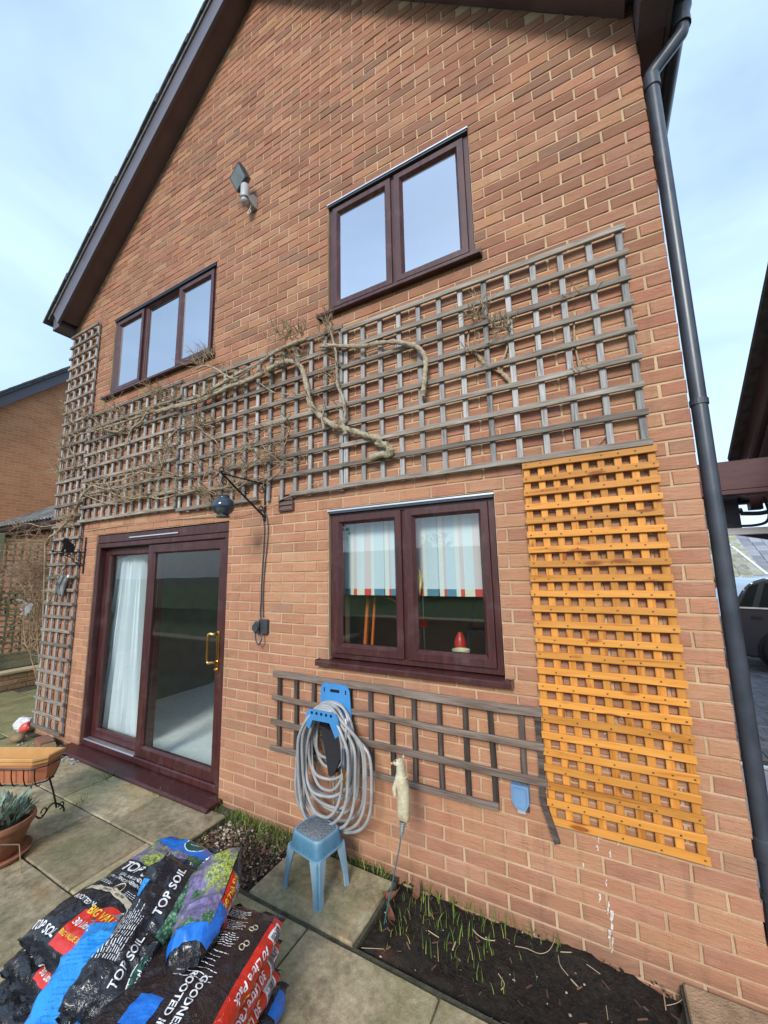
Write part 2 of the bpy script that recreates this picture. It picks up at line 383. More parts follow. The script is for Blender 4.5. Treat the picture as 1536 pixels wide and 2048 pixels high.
# ---------------------------------------------------------------- the house
def zz(Z): return Z+GZ
HW = -6.32                                    # left corner
OPEN = [(-2.145, -0.955, 0.975, 2.025), (-2.155, -0.975, 3.585, 4.575), (-5.335, -3.515, 3.66, 4.65), (-5.32, -3.195, -0.30, 2.025)]
house = empty('brick_house', (-3.16, 0, 0), 'two storey orange brick house end wall with a steep gable roof', 'house')
APX, APZ = -3.05, 7.674
def slope(x): return 4.82+0.878*(x+6.3) if x < APX else 4.66-0.988*x
def build_wall():
    mb = MB()
    xs = sorted({HW+0.004, -0.004, *[o[0] for o in OPEN], *[o[1] for o in OPEN]})
    zs = sorted({-0.55, 4.58, *[o[2] for o in OPEN if o[2] > -0.5], *[o[3] for o in OPEN if o[3] < 4.58], 4.66})
    for i in range(len(xs)-1):
        for j in range(len(zs)-1):
            cx, cz = (xs[i]+xs[i+1])/2, (zs[j]+zs[j+1])/2
            if any(a < cx < b and c < cz < d for a, b, c, d in OPEN): continue
            mb.box(xs[i], xs[i+1], 0.0055, 0.27, zz(zs[j]), zz(zs[j+1]))
    poly = [(HW+0.004, 4.66), (-0.004, 4.66), (APX, APZ+0.05), (HW+0.004, 4.83)]
    mb.prism(poly, lambda a, b, t: (a, t, zz(b)), 0.0055, 0.27)
    wall = mb.build('wall', MORTAR, house)
    bricks = []
    for kk in range(-4, 103):
        z0, z1 = kk*0.075+0.0042, kk*0.075+0.0708
        ev = kk % 2 == 0; spans = []
        if ev: spans.append((-0.1025, 0.0)); x = -0.1125
        else: x = 0.0
        while x > HW:
            a = max(x-0.2166, HW)
            if x-a > 0.03: spans.append((a, x))
            x -= 0.225
        for a, b in spans:
            if min(slope(a), slope(b), slope((a+b)/2))+0.02 < z0 and slope((a+b)/2) < z0: continue
            pcs = [(a, b, z0, z1)]
            for oa, ob, oc, od in OPEN:
                new = []
                for (p, q, r, s) in pcs:
                    if q <= oa or p >= ob or s <= oc or r >= od: new.append((p, q, r, s)); continue
                    if p < oa: new.append((p, oa-0.003, r, s))
                    if q > ob: new.append((ob+0.003, q, r, s))
                    pa, qa = max(p, oa), min(q, ob)
                    if r < oc: new.append((pa, qa, r, oc-0.002))
                    if s > od: new.append((pa, qa, od+0.002, s))
                pcs = new
            for p, q, r, s in pcs:
                if q-p > 0.02 and s-r > 0.012: bricks.append((p, q, r, s))
    def brick_geo(w, h, sd):
        rr = random.Random(sd); mb = MB(); d = 0.055; e = 0.004
        def j(a=0.0022): return rr.uniform(-a, a)
        vs = [(-w/2+j(), e+0.001, -h/2+j()), (w/2+j(), e+0.001, -h/2+j()), (w/2+j(), e+0.001, h/2+j()), (-w/2+j(), e+0.001, h/2+j())]
        y = [j(0.0018) for _ in range(6)]
        vs += [(-w/2+e, y[0], -h/2+e), (0, y[4], -h/2+e+j(0.001)), (w/2-e, y[1], -h/2+e), (w/2-e, y[2], h/2-e), (0, y[5], h/2-e+j(0.001)), (-w/2+e, y[3], h/2-e)]
        vs += [(-w/2, d, -h/2), (w/2, d, -h/2), (w/2, d, h/2), (-w/2, d, h/2)]
        mb.add(vs, [(4,5,8,9), (5,6,7,8), (0,1,6,5,4), (1,2,7,6), (2,3,9,8,7), (3,0,4,9), (0,10,11,1), (1,11,12,2), (2,12,13,3), (3,13,10,0)])
        return mb
    def area(b):
        p, q, r, s = b; c = [proj(Vector((x, 0, zz(z)))) for x, z in ((p, r), (q, r), (q, s), (p, s))]
        if any(t is None for t in c): return 0
        if not any(-10 < t[0] < 1546 and -10 < t[1] < 2058 for t in c): return 0
        return abs(sum(c[i][0]*c[(i+1) % 4][1]-c[(i+1) % 4][0]*c[i][1] for i in range(4)))/2
    bricks.sort(key=area, reverse=True)
    cache = {}
    for p, q, r, s in bricks[:300]:
        key = (round(q-p, 2), round(s-r, 3), rng.randrange(6))
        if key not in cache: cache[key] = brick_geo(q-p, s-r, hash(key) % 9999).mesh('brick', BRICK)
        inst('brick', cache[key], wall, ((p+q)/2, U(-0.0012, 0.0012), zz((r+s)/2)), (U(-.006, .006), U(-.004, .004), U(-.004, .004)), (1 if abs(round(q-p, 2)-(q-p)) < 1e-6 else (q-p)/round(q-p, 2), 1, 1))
    mb = MB()
    for i, (p, q, r, s) in enumerate(bricks[300:]):
        g = brick_geo(q-p, s-r, i); dy = U(-0.0015, 0.0015); cx, cz = (p+q)/2, zz((r+s)/2)
        mb.add([(a+cx, b+dy, c+cz) for a, b, c in g.v], g.f)
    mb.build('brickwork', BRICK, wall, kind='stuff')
    return wall
wall = build_wall()
side_brick = far_brick_mat('side_brick', (0.30, 0.12, 0.07), (0.38, 0.17, 0.10), (0.42, 0.30, 0.18), (R(90), 0, R(90)))
mb = MB()
mb.box(HW+0.006, HW+0.26, 0.271, 5.0, -0.3, zz(4.82))
gm = MB(); gm.box(-6.0, -2.8, 5.1, 5.106, 0.05, 2.3); gm.build('added_light_glazing', GLASS, house)  # unseen glazing, added to let more light into the living room
mb.box(-0.26, -0.006, 0.271, 5.0, -0.3, zz(4.66)); mb.box(HW+0.01, -0.01, 5.001, 5.2, 2.3, zz(4.66)); mb.box(-2.8, -0.01, 5.001, 5.2, -0.3, 2.298); mb.box(HW+0.01, -6.0, 5.001, 5.2, -0.3, 2.298)  # gap left in the rear wall for the added light opening
mb.build('side_wall', side_brick, house)

# rooms behind the glass
mb = MB(); mb.box(HW+0.27, -0.27, 0.275, 4.99, -0.25, 0.02); mb.build('floor_carpet', CARPET, house)
mb = MB(); mb.box(HW+0.27, -0.27, 0.275, 4.99, 2.46, 2.56); mb.box(HW+0.27, -0.27, 0.275, 4.99, zz(4.9), zz(5.0)); mb.box(-2.645, -0.265, 2.9, 3.0, -0.08, 2.455)
mb.box(-2.75, -2.65, 0.28, 2.895, -0.08, 2.455); mb.build('room_wall', INWALL, house); mb = MB(); mb.box(HW+0.268, HW+0.30, 0.28, 4.98, 0.022, 2.457); mb.box(HW+0.31, -5.35, 0.272, 0.285, 0.022, 2.457); mb.build('dark_lining_wall', plain('dimmed_lining', (0.17, 0.15, 0.125), 0.9, var=0.15), house)  # lining given a dark colour so the pane's upper part reads dark
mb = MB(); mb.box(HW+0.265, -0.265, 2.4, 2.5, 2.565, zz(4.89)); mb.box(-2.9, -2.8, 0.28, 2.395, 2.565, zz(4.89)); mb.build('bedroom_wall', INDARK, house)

# windows
def mid(a, b): return (a+b)/2
def window(x0, x1, Z0, Z1, lights, glass, sill_drop, lab):
    z0, z1 = zz(Z0), zz(Z1)
    fr = MB(); fr.mitre(x0, x1, z0, z1, 0.042, 0.022, 0.085, 0.006)
    xs = [l[0] for l in lights[1:]]
    for x in xs: fr.box(x-0.024, x+0.024, 0.027, 0.08, z0+0.04, z1-0.04, 0.003)
    f = fr.build('window', FRAME, house, label=lab)
    for a, b, opening in lights:
        a2 = a+(0.036 if a == x0 else 0.014); b2 = b-(0.036 if b == x1 else 0.014); c2, d2 = z0+0.036, z1-0.036
        if opening:
            s = MB(); s.mitre(a2, b2, c2, d2, 0.064, 0.006, 0.06, 0.020); s.build('sash', FRAME, f)
            a2 += 0.050; b2 -= 0.050; c2 += 0.050; d2 -= 0.050; y = 0.032
        else:
            s = MB(); s.mitre(a2+0.004, b2-0.004, c2, d2, 0.020, 0.034, 0.07, 0.008); s.build('glazing_bead', FRAME, f)
            a2 += 0.018; b2 -= 0.018; c2 += 0.016; d2 -= 0.016; y = 0.05
        g = MB(); g.box(a2, b2, y, y+0.004, c2, d2); g.build('glass_pane', glass, f)
    si = MB(); h = 0.03
    pr = [(0.09, z0-0.004), (-0.045, z0-0.014), (-0.052, z0-0.020), (-0.052, z0-0.042), (-0.044, z0-0.046), (-0.035, z0-0.040), (0.09, z0-0.036)]
    si.prism(pr, lambda a, b, t: (t, a, b), x0-0.075, x1+0.045); si.build('sill', FRAME, f)
    for xe in (x0-0.078, x1+0.048):
        e = MB(); e.box(xe-0.003, xe+0.003, -0.050, 0.02, z0-0.048, z0-0.006, 0.001); e.build('sill_end_cap', BROWNVENT, f)
    d = MB(); d.box(x0-0.006, x1+0.006, -0.012, 0.03, z1-0.002, z1+0.008); d.build('head_trim', ALU if len(lights) == 2 else BLACKPVC, f)
    d = MB(); d.box(x0, x1, -0.006, 0.02, z1-0.018, z1-0.003); d.build('head_gasket', BLACKPVC, f)
    return f
a, b, c, d = OPEN[0]; kw = window(a+.004, b-.004, c+.012, d-.018, [(a+.004, mid(a, b), 1), (mid(a, b), b-.004, 1)], GLASS_K, 0, 'ground floor window with two red brown sashes')
a, b, c, d = OPEN[1]; uw = window(a+.004, b-.004, c+.012, d-.014, [(a+.004, mid(a, b), 1), (mid(a, b), b-.004, 1)], GLASS_UP, 0, 'upper window with two sashes reflecting sky')
a, b, c, d = OPEN[2]; t = (b-a)/3; lw = window(a+.004, b-.004, c+.012, d-.014, [(a+.004, a+t, 1), (a+t, b-t, 0), (b-t, b-.004, 1)], GLASS_UP, 0, 'upper window with three panes reflecting sky')
hb = MB(); hx = mid(OPEN[0][0], OPEN[0][1])+0.055
hb.tube(smooth_path([(hx, 0.09, 1.53), (hx+0.004, 0.10, 1.60), (hx+0.012, 0.115, 1.68), (hx-0.006, 0.11, 1.75)]), [0.010]*19, 8); hb.box(hx-0.014, hx+0.014, 0.075, 0.095, 1.62, 1.72, 0.004)
hb.build('window_handle', BRASS, kw)

# patio door
X0, X1 = OPEN[3][0]+0.004, OPEN[3][1]-0.004; DZ0, DZ1 = 0.045, zz(2.02)
fr = MB(); fr.mitre(X0, X1, DZ0, DZ1-0.09, 0.052, 0.012, 0.16, 0.008)
door = fr.build('patio_door', FRAME, house, label='sliding patio door in a dark red brown frame')
m = MB(); m.box(X0, X1, 0.018, 0.16, DZ1-0.088, DZ1, 0.006); m.build('head_panel', FRAME, door)
m = MB(); m.box(X0+0.62, X0+1.42, 0.004, 0.017, DZ1-0.060, DZ1-0.045, 0.003); m.build('trickle_vent', ALU, door)
xm = -4.33
def leaf(a, b, yf, nm, wd):
    s = MB(); s.mitre(a, b, DZ0+0.055, DZ1-0.145, wd, yf, yf+0.05, 0.016); o = s.build(nm, FRAME, door)
    g = MB(); g.box(a+wd-.004, b-wd+.004, yf+0.024, yf+0.030, DZ0+0.055+wd-.004, DZ1-0.145-wd+.004); g.build('glass_pane', GLASS, o); return o
leaf(X0+0.05, xm+0.06, 0.085, 'fixed_panel', 0.085)
sp = leaf(xm-0.045, X1-0.05, 0.030, 'sliding_panel', 0.092)
h = MB(); hx = X1-0.10
h.box(hx-0.018, hx+0.018, 0.018, 0.03, 0.93, 1.27, 0.005)
h.tube(smooth_path([(hx, 0.02, 1.25), (hx-0.01, -0.02, 1.25), (hx-0.045, -0.035, 1.245), (hx-0.05, -0.035, 1.14), (hx-0.045, -0.035, 1.03), (hx-0.01, -0.02, 1.025), (hx, 0.02, 1.025)], 5), 0.011, 8)
h.sphere((hx, 0.012, 0.965), 0.012); h.build('door_handle', BRASS, sp)
t = MB(); t.box(X0+0.06, xm-0.05, 0.016, 0.078, DZ0+0.04, DZ0+0.056, 0.004); t.build('door_track', ALU, door)
s = MB()
pr = [(0.16, DZ0-0.004), (-0.13, DZ0-0.018), (-0.145, DZ0-0.03), (-0.145, DZ0-0.042), (-0.132, DZ0-0.042), (0.16, DZ0-0.040)]
s.prism(pr, lambda a, b, t: (t, a, b), X0-0.13, X1+0.055); s.build('door_sill', FRAME, door)

# roof edge
def sl(x0, z0, x1, z1):
    d = Vector((x1-x0, 0, z1-z0)); L = d.length; d.normalize(); n = Vector((-d.z, 0, d.x))
    return Vector((x0, 0, z0)), d, n if n.z > 0 else -n, L
LS = sl(-6.37, zz(slope(-6.37)), APX, zz(APZ)); RS = sl(0.07, zz(slope(0.07)), APX, zz(APZ))
roof_slab = MB(); soff = MB(); barge = MB(); under = MB()
for o, d, n, L in (LS, RS):
    s0 = 0.16; s1 = 0.10
    soff.obox(o+d*(s0+(L-s0)/2)+Vector((0, -0.095, 0))+n*0.006, d, Vector((0,1,0)), n, (L-s0)/2, 0.094, 0.006)
    barge.obox(o+d*(s1+(L-s1)/2)+Vector((0, -0.203, 0))+n*0.10, d, Vector((0,1,0)), n, (L-s1)/2, 0.012, 0.125)
    barge.obox(o+d*(s1+(L-s1)/2)+Vector((0, -0.214, 0))+n*0.0, d, Vector((0,1,0)), n, (L-s1)/2, 0.010, 0.028)
    under.obox(o+d*(L/2)+Vector((0, 2.5, 0))+n*0.245, d, Vector((0,1,0)), n, L/2, 2.73, 0.018)
roof = under.build('roof', ROOFTILE, house)
soff.build('soffit', SOFFIT, house); barge.build('bargeboard', BARGE, house)
tile = MB().box(-0.21, 0.21, -0.17, 0.17, -0.011, 0.011, 0.005).mesh('roof_tile', ROOFTILE)
for (o, d, n, L), sg in ((LS, 1), (RS, -1)):
    ang = math.atan2(d.z, d.x) if sg > 0 else math.atan2(-d.z, -d.x)
    for i in range(int(L/0.33)):
        p = o+d*(0.12+i*0.33)+n*(0.285)+Vector((0, -0.085+U(-.006, .006), 0))
        inst('roof_tile', tile, roof, p, (0, -ang+(-0.05 if sg > 0 else 0.05)+U(-.01, .01), 0))
# boxed ends, eaves soffits, gutters
bx = MB()
def box_end(x_wall, x_out, zb, sg):
    b = MB(); zs = zz(slope(x_wall)); xo = x_out
    b.prism([(x_wall, zb), (xo, zb), (xo, zz(slope(xo))+0.30), (x_wall, zs+0.30)], lambda a, c, t: (a, t, c), -0.188, -0.002)
    b.build('box_end', BARGE, house)
    e = MB(); e.box(min(x_wall, xo)+.004, max(x_wall, xo)-.004, 0.0, 5.2, zb+0.002, zb+0.014); e.build('eaves_soffit', SOFFIT, house)
    f = MB(); f.box(min(xo, xo+sg*0.02), max(xo, xo+sg*0.02), -0.186, 5.2, zb-0.005, zb+0.20); f.build('fascia', BARGE, house)
    g = MB(); r = 0.056; cx, cz = xo+sg*(0.022+r+(0.05 if sg < 0 else 0)), zb+0.165
    pr = [(cx+r*math.cos(a), cz+r*math.sin(a)) for a in [math.pi+i*math.pi/10 for i in range(11)]]
    pi = [(cx+(r-.004)*math.cos(a), cz+(r-.004)*math.sin(a)) for a in [2*math.pi-i*math.pi/10 for i in range(11)]]
    g.prism(pr+pi, lambda a, c, t: (a, t, c), -0.17, 5.2); g.prism(pr, lambda a, c, t: (a, t, c), -0.174, -0.168)
    g.build('gutter', GUTTER, house, smooth=True); return cx, cz
box_end(HW, -6.47, zz(4.79), -1)
gx, gzz = box_end(0.0, 0.135, zz(4.50), 1)
dp = MB(); PX, PY = 0.050, 0.06
dp.tube([(PX, PY, -0.1), (PX, PY, zz(4.26))], 0.034, 20); 
dpo = dp.build('downpipe', BLACKPVC, house, smooth=True)
m = MB(); m.tube(smooth_path([(PX, PY, zz(4.24)), (PX, PY, zz(4.30)), (PX+0.03, PY-0.0, zz(4.345)), (gx-0.03, PY, zz(4.45)), (gx, PY, zz(4.50)), (gx, PY, gzz-0.03)], 5), 0.035, 16)
m.lathe([(0.046, -0.02), (0.046, 0.05), (0.06, 0.09)], (gx, PY, gzz-0.13), 16); m.build('swan_neck', BLACKPVC, dpo, smooth=True)
for z in (zz(4.26), zz(0.40)):
    m = MB(); m.lathe([(0.034, -0.045), (0.041, -0.04), (0.041, 0.04), (0.034, 0.045)], (PX, PY, z), 20, cap=False); m.build('pipe_socket', BLACKPVC, dpo, smooth=True)
for z in (zz(2.36), zz(0.22)):
    m = MB(); m.lathe([(0.035, -0.014), (0.039, -0.014), (0.039, 0.014), (0.035, 0.014)], (PX, PY, z), 20, cap=False)
    m.box(PX-0.012, PX+0.012, PY+0.03, PY+0.06, z-0.014, z+0.014); m.build('pipe_bracket', BLACKPVC, dpo)
# wall vent
vx0, vx1, vz0, vz1 = -2.615, -2.468, zz(2.045), zz(2.178)
m = MB(); m.mitre(vx0, vx1, vz0, vz1, 0.008, -0.022, 0.004, 0.002); ve = m.build('air_vent', BROWNVENT, house, label='square brown louvred vent above the socket cable')
for i in range(3):
    z = vz0+0.012+i*0.038; m = MB(); m.prism([(-0.020, z), (-0.018, z), (-0.004, z+0.040), (-0.006, z+0.040)], lambda a, b, t: (t, a, b), vx0+0.007, vx1-0.007); m.build('louvre', BROWNVENT, ve)
# ---------------------------------------------------------------- trellises
def slat_mesh(L, wd, th, m, sd, rough=0.0012):
    rr = random.Random(sd); n = max(3, int(L/0.22)); mb = MB(); e = 0.0025
    prof = [(-wd/2+e, -th/2), (wd/2-e, -th/2), (wd/2, -th/2+e), (wd/2, th/2-e), (wd/2-e, th/2), (-wd/2+e, th/2), (-wd/2, th/2-e), (-wd/2, -th/2+e)]
    for i in range(n+1):
        x = -L/2+L*i/n; dy, dz = rr.uniform(-rough, rough), rr.uniform(-rough, rough)*1.6
        for a, b in prof: mb.v.append((x+rr.uniform(-.001, .001), b+dy+rr.uniform(-.0004, .0004), a+dz+rr.uniform(-.0006, .0006)))
    for i in range(n):
        for k in range(8):
            k2 = (k+1) % 8; mb.f.append((i*8+k, i*8+k2, i*8+8+k2, i*8+8+k))
    mb.f.append(tuple(range(8))[::-1]); mb.f.append(tuple(n*8+k for k in range(8)))
    return mb.mesh('slat', m)
def trellis(x0, x1, Z0, Z1, nv, nh, m, label, y=-0.012, hw=0.033, vw=0.032, th=0.017, skip=(), short=(), jit=0.003, over=0.02, group='wooden trellis panels fixed to the house wall', vtop=0.0):
    t = empty('trellis', (mid(x0, x1), y, zz(Z0)), label, 'trellis', group)
    H = Z1-Z0; W = x1-x0
    vm = [slat_mesh(H+0.012, vw, th, SILVERWOOD if m is GREYWOOD else m, 100+i) for i in range(3)]; hm = [slat_mesh(W+over, hw, th, m, 200+i) for i in range(3)]
    for i in range(nv):
        if ('v', i) in skip: continue
        x = x0+vw/2+(W-vw)*i/(nv-1)
        inst('slat', rng.choice(vm), t, (x+U(-jit, jit), y-th/2-U(0, .002), zz(mid(Z0, Z1))+U(-jit, jit)), (0, R(-90)+U(-.004, .004), 0))
    for j in range(nh):
        if ('h', j) in skip: continue
        z = Z0+hw/2+(H-hw)*j/(nh-1); xc = mid(x0, x1); me = rng.choice(hm); sx = 1.0
        for jj, a, b in short:
            if jj == j: me = slat_mesh(b-a, hw, th, m, j); xc = mid(a, b)
        inst('slat', me, t, (xc+U(-jit, jit), y-th*1.5-0.003-U(0, .002), zz(z)+U(-jit, jit)), (U(-.02, .02), U(-.0022, .0022), 0))
    return t
trellis(-1.985, -0.18, 2.160, 3.385, 13, 9, GREYWOOD, 'large grey weathered trellis right of the pruned stems, above the orange trellis')
trellis(-3.875, -1.998, 2.150, 3.420, 14, 9, GREYWOOD, 'grey weathered trellis panel above the air vent with a broken bottom slat', short=((0, -2.47, -1.985),), y=-0.013)
t0 = bpy.data.objects['trellis.001']
inst('slat', slat_mesh(1.05, 0.033, 0.017, GREYWOOD, 77), t0, (-3.34, -0.041, zz(2.172)), (0, 0.003, 0))
trellis(-5.655, -3.90, 2.185, 3.475, 13, 9, GREYWOOD, 'grey weathered trellis over the patio door, tangled with thin bare vines', y=-0.014)
trellis(-6.285, -5.645, 2.26, 4.71, 5, 17, GREYWOOD, 'narrow tall grey trellis beside the three pane window under the eaves', y=-0.015)
trellis(-6.255, -5.605, -0.09, 2.19, 5, 16, GREYWOOD, 'narrow tall grey trellis rising from the ground left of the patio door', y=-0.016, vw=0.03)
ot = trellis(-0.775, -0.160, 0.335, 2.155, 9, 24, ORANGEWOOD, 'new orange stained trellis panel near the downpipe', hw=0.034, vw=0.034, th=0.014, jit=0.0018, over=0.010)
nm = MB()
for i in range(9):
    for j in range(24):
        if (i+j) % 2 and rng.random() < 0.7: continue
        x = -0.76+0.585*i/8+U(-.004, .004); z = zz(0.3505+1.789*j/23)+U(-.004, .004); nm.obox((x, -0.0428, z), Vector((1,0,0)), Vector((0,1,0)), Vector((0,0,1)), 0.0035, 0.004, 0.0028)
nm.build('nail_head', plain('rusty_nail', (0.10, 0.045, 0.02), 0.7), ot, kind='stuff')
# low broken trellis
lt = empty('trellis', (-1.69, -0.012, zz(0.34)), 'low dark weathered trellis behind the hose with a loose hanging end slat', 'trellis', 'wooden trellis panels fixed to the house wall')
vml = [slat_mesh(0.50, 0.030, 0.016, BLACKWOOD, 300+i) for i in range(3)]
for i in range(12):
    x = -2.565+0.153*i
    inst('slat', vml[i % 3], lt, (x+U(-.008, .008), -0.021, zz(0.60)), (0, R(-90)+U(-.02, .02), 0))
for z, a, b, tl, hw in ((0.845, -2.605, -0.772, 0.003, 0.046), (0.680, -2.615, -0.775, 0.004, 0.034), (0.515, -2.62, -0.77, 0.004, 0.036), (0.345, -2.625, -1.02, 0.003, 0.036)):
    inst('slat', slat_mesh(b-a, hw, 0.017, DARKWOOD, int(z*1000), 0.003), lt, (mid(a, b), -0.040, zz(z)), (0.03, tl, 0))
mb = MB(); mb.add([], []); pth = smooth_path([(-0.80, -0.03, zz(0.83)), (-0.795, -0.032, zz(0.6)), (-0.80, -0.04, zz(0.44)), (-0.775, -0.05, zz(0.36)), (-0.745, -0.06, zz(0.265))], 5)
for i in range(len(pth)-1): mb.bar(pth[i], pth[i+1]+(pth[i+1]-pth[i])*0.02, 0.028, 0.016, Vector((0,1,0)))
mb.build('loose_slat', BLACKWOOD, lt, label='bent slat hanging off the right end')

# ---------------------------------------------------------------- pruned climber
def bark_mat(name, c1, c2, green):
    k = NT(name); v = k.coord('World'); g = k.noise(k.coord('World', (3, 3, 3)), 22, 5, 0.65)
    c = k.ramp(g, (0.3, c1), (0.7, c2)); c = k.mix(k.ramp(k.noise(v, 4, 3), (0.48, 0.0), (0.7, 0.6)), c, green); c = k.hsv(c, val=k.math('MULTIPLY_ADD', k.noise(v, 70, 4, .7), 1.1, .42))
    return k.pbsdf(c, 0.85, 0, k.bump(g, 0.7, 0.006), 0.25)
BARK = bark_mat('pale_vine_bark', (0.20, 0.145, 0.085), (0.45, 0.385, 0.29), (0.36, 0.34, 0.23))
TWIG = bark_mat('brown_twig_bark', (0.24, 0.16, 0.095), (0.46, 0.36, 0.25), (0.36, 0.30, 0.18))
CUT = plain('fresh_cut_wood', (0.60, 0.42, 0.24), 0.8)
def zoomA(l, sc=2.56, ox=300, oy=600): return [(x/sc+ox, y/sc+oy) for x, y in l]
def stem(parent, uv, r0, r1, y=-0.075, wob=0.01, name='stem', n=8, m=None, yv=None):
    pts = []
    for i, (u, v) in enumerate(uv):
        yy = (yv[i] if yv else y)+U(-wob, wob)
        pts.append(wp(u, v, yy))
    pts = smooth_path(pts, 6); L = len(pts)
    rad = [(r0+(r1-r0)*i/(L-1))*.86*(1+0.12*math.sin(i*1.7)+U(-.12, .12)+(.25 if i % 7 == 3 else 0)) for i in range(L)]
    mb = MB(); mb.tube(pts, rad, n+2, nz=.35); o = mb.build(name, m or BARK, parent, smooth=True); return o, pts, rad
def twig_spray(mb, p, d, L, r, depth=2, spread=0.7):
    d = d.normalized(); pts = [p]; q = p.copy(); dd = d.copy(); k = 4
    for i in range(k):
        dd = (dd+Vector((U(-.3, .3), U(-.22, .15), U(-.3, .3)))).normalized(); q = q+dd*L/k
        if q.y > -0.045: q.y = -0.045
        pts.append(q.copy())
        if depth > 0 and rng.random() < 0.62:
            sd = (dd+Vector((U(-1, 1), U(-.6, .3), U(-1, 1)))*spread).normalized()
            twig_spray(mb, q.copy(), sd, L*U(.35, .65), r*0.62, depth-1, spread)
    mb.tube(pts, [r*(1-0.16*i) for i in range(len(pts))], 5)
vine = empty('climbing_plant', (-2.6, -0.05, 2.5), 'thick pruned bare climber winding across the grey trellises', 'climber')
S = {}
S['a'] = stem(vine, zoomA([(1140, 805), (1185, 790), (1225, 790), (1232, 765), (1205, 742), (1168, 738), (1172, 712), (1100, 690), (1010, 662), (930, 636), (870, 592), (822, 530), (806, 455), (788, 380), (768, 338), (735, 318), (690, 316), (640, 337), (560, 385), (480, 422), (410, 442), (340, 478), (240, 522), (130, 547), (40, 572)]), 0.026, 0.019, n=10)
S['b'] = stem(vine, zoomA([(800, 200), (690, 240), (620, 282), (540, 332), (450, 378), (400, 410), (330, 450), (250, 500)]), 0.015, 0.019, y=-0.09)
S['c'] = stem(vine, zoomA([(1000, 690), (990, 640), (1000, 600), (990, 510), (960, 430), (955, 330), (950, 260), (930, 180), (912, 110), (930, 70)]), 0.017, 0.007)
S['d'] = stem(vine, zoomA([(870, 235), (960, 235), (1080, 236), (1170, 222), (1250, 215), (1340, 230), (1392, 262), (1412, 320), (1405, 400), (1398, 488)]), 0.016, 0.020)
zb = lambda l: zoomA(l, 3.0, 0, 500)
S['e'] = stem(vine, zb([(1290, 865), (1180, 905), (1040, 935), (960, 962), (900, 975), (820, 1005), (740, 1032), (650, 1060), (560, 1085), (480, 1105)]), 0.018, 0.009, n=8)
S['f'] = stem(vine, zb([(1040, 905), (950, 930), (890, 960), (850, 1025), (800, 1065), (772, 1120), (770, 1150)]), 0.013, 0.009)
S['g'] = stem(vine, zb([(1530, 700), (1430, 760), (1380, 765), (1290, 710), (1230, 695), (1180, 715)]), 0.007, 0.009, y=-0.11)
S['h'] = stem(vine, zb([(1000, 1195), (1010, 1140), (1060, 1080), (1130, 1050), (1190, 1060), (1230, 1100), (1280, 1135)]), 0.006, 0.004)
S['i'] = stem(vine, zb([(760, 1055), (700, 1090), (620, 1070), (560, 1010), (480, 985)]), 0.010, 0.005)
S['j'] = stem(vine, zoomA([(945, 430), (880, 450), (830, 470), (760, 485), (690, 482), (630, 470), (560, 425)]), 0.006, 0.004)
S['k'] = stem(vine, zoomA([(890, 660), (880, 610), (888, 560), (850, 535)]), 0.009, 0.006, y=-0.11)
mb = MB()
def along(key, k, n, L, r, up=0.6):
    _, pts, _r = S[key]
    for _ in range(n):
        p = pts[rng.randrange(len(pts))]
        twig_spray(mb, p.copy(), Vector((U(-1, 1), U(-.9, -.1), U(-.5, 1)*up+0.2)), U(.4, 1)*L, r, k)
def clump(u, v, n, L, r, y=-0.09, depth=2):
    p = wp(u, v, y)
    for _ in range(n): twig_spray(mb, p+Vector((U(-.05, .05), U(-.03, .02), U(-.03, .03))), Vector((U(-1, 1), U(-.9, .0), U(-.2, 1))), U(.5, 1)*L, r, depth)
along('a', 1, 26, 0.10, 0.004); along('b', 1, 8, 0.09, 0.004); along('c', 2, 12, 0.13, 0.004); along('e', 2, 30, 0.16, 0.004); along('f', 1, 8, 0.1, 0.0035); along('i', 2, 10, 0.16, 0.0035); along('g', 2, 6, 0.14, 0.004); along('j', 1, 6, .1, .003)
for (x, y), n, L in (((700, 190), 16, 0.15), ((780, 175), 12, .12), ((640, 200), 6, .12), ((915, 150), 9, .12), ((880, 190), 6, .1), ((270, 330), 14, .15), ((320, 295), 8, .12), ((60, 500), 18, .17), ((130, 500), 10, .14), ((310, 490), 12, .1), ((920, 400), 10, .1), ((870, 560), 7, .09), ((760, 290), 6, .07), ((600, 380), 5, .08), ((235, 640), 7, .1), ((130, 780), 8, .12), ((620, 790), 9, .13), ((690, 290), 5, .07)):
    u, v = zoomA([(x, y)])[0]; clump(u, v, n, L, 0.0042)
for (x, y), n in (((440, 1050), 10), ((420, 980), 8), ((520, 990), 10), ((700, 970), 8), ((640, 1090), 10), ((730, 975), 7), ((400, 1120), 8), ((380, 1180), 9), ((390, 1270), 8), ((350, 1340), 9), ((930, 860), 9), ((1060, 1220), 6), ((960, 1320), 8), ((880, 1470), 7)):
    u, v = zb([(x, y)])[0]; clump(u, v, n, 0.17, 0.0038)
mb.build('twig', TWIG, vine, kind='stuff')
vine2 = empty('climbing_plant', (-5.9, -0.05, 1.4), 'thin bare vine trailing along the lower edge of the grey trellises', 'climber')
zl = lambda l: zoomA(l, 7.68, 0, 1000)
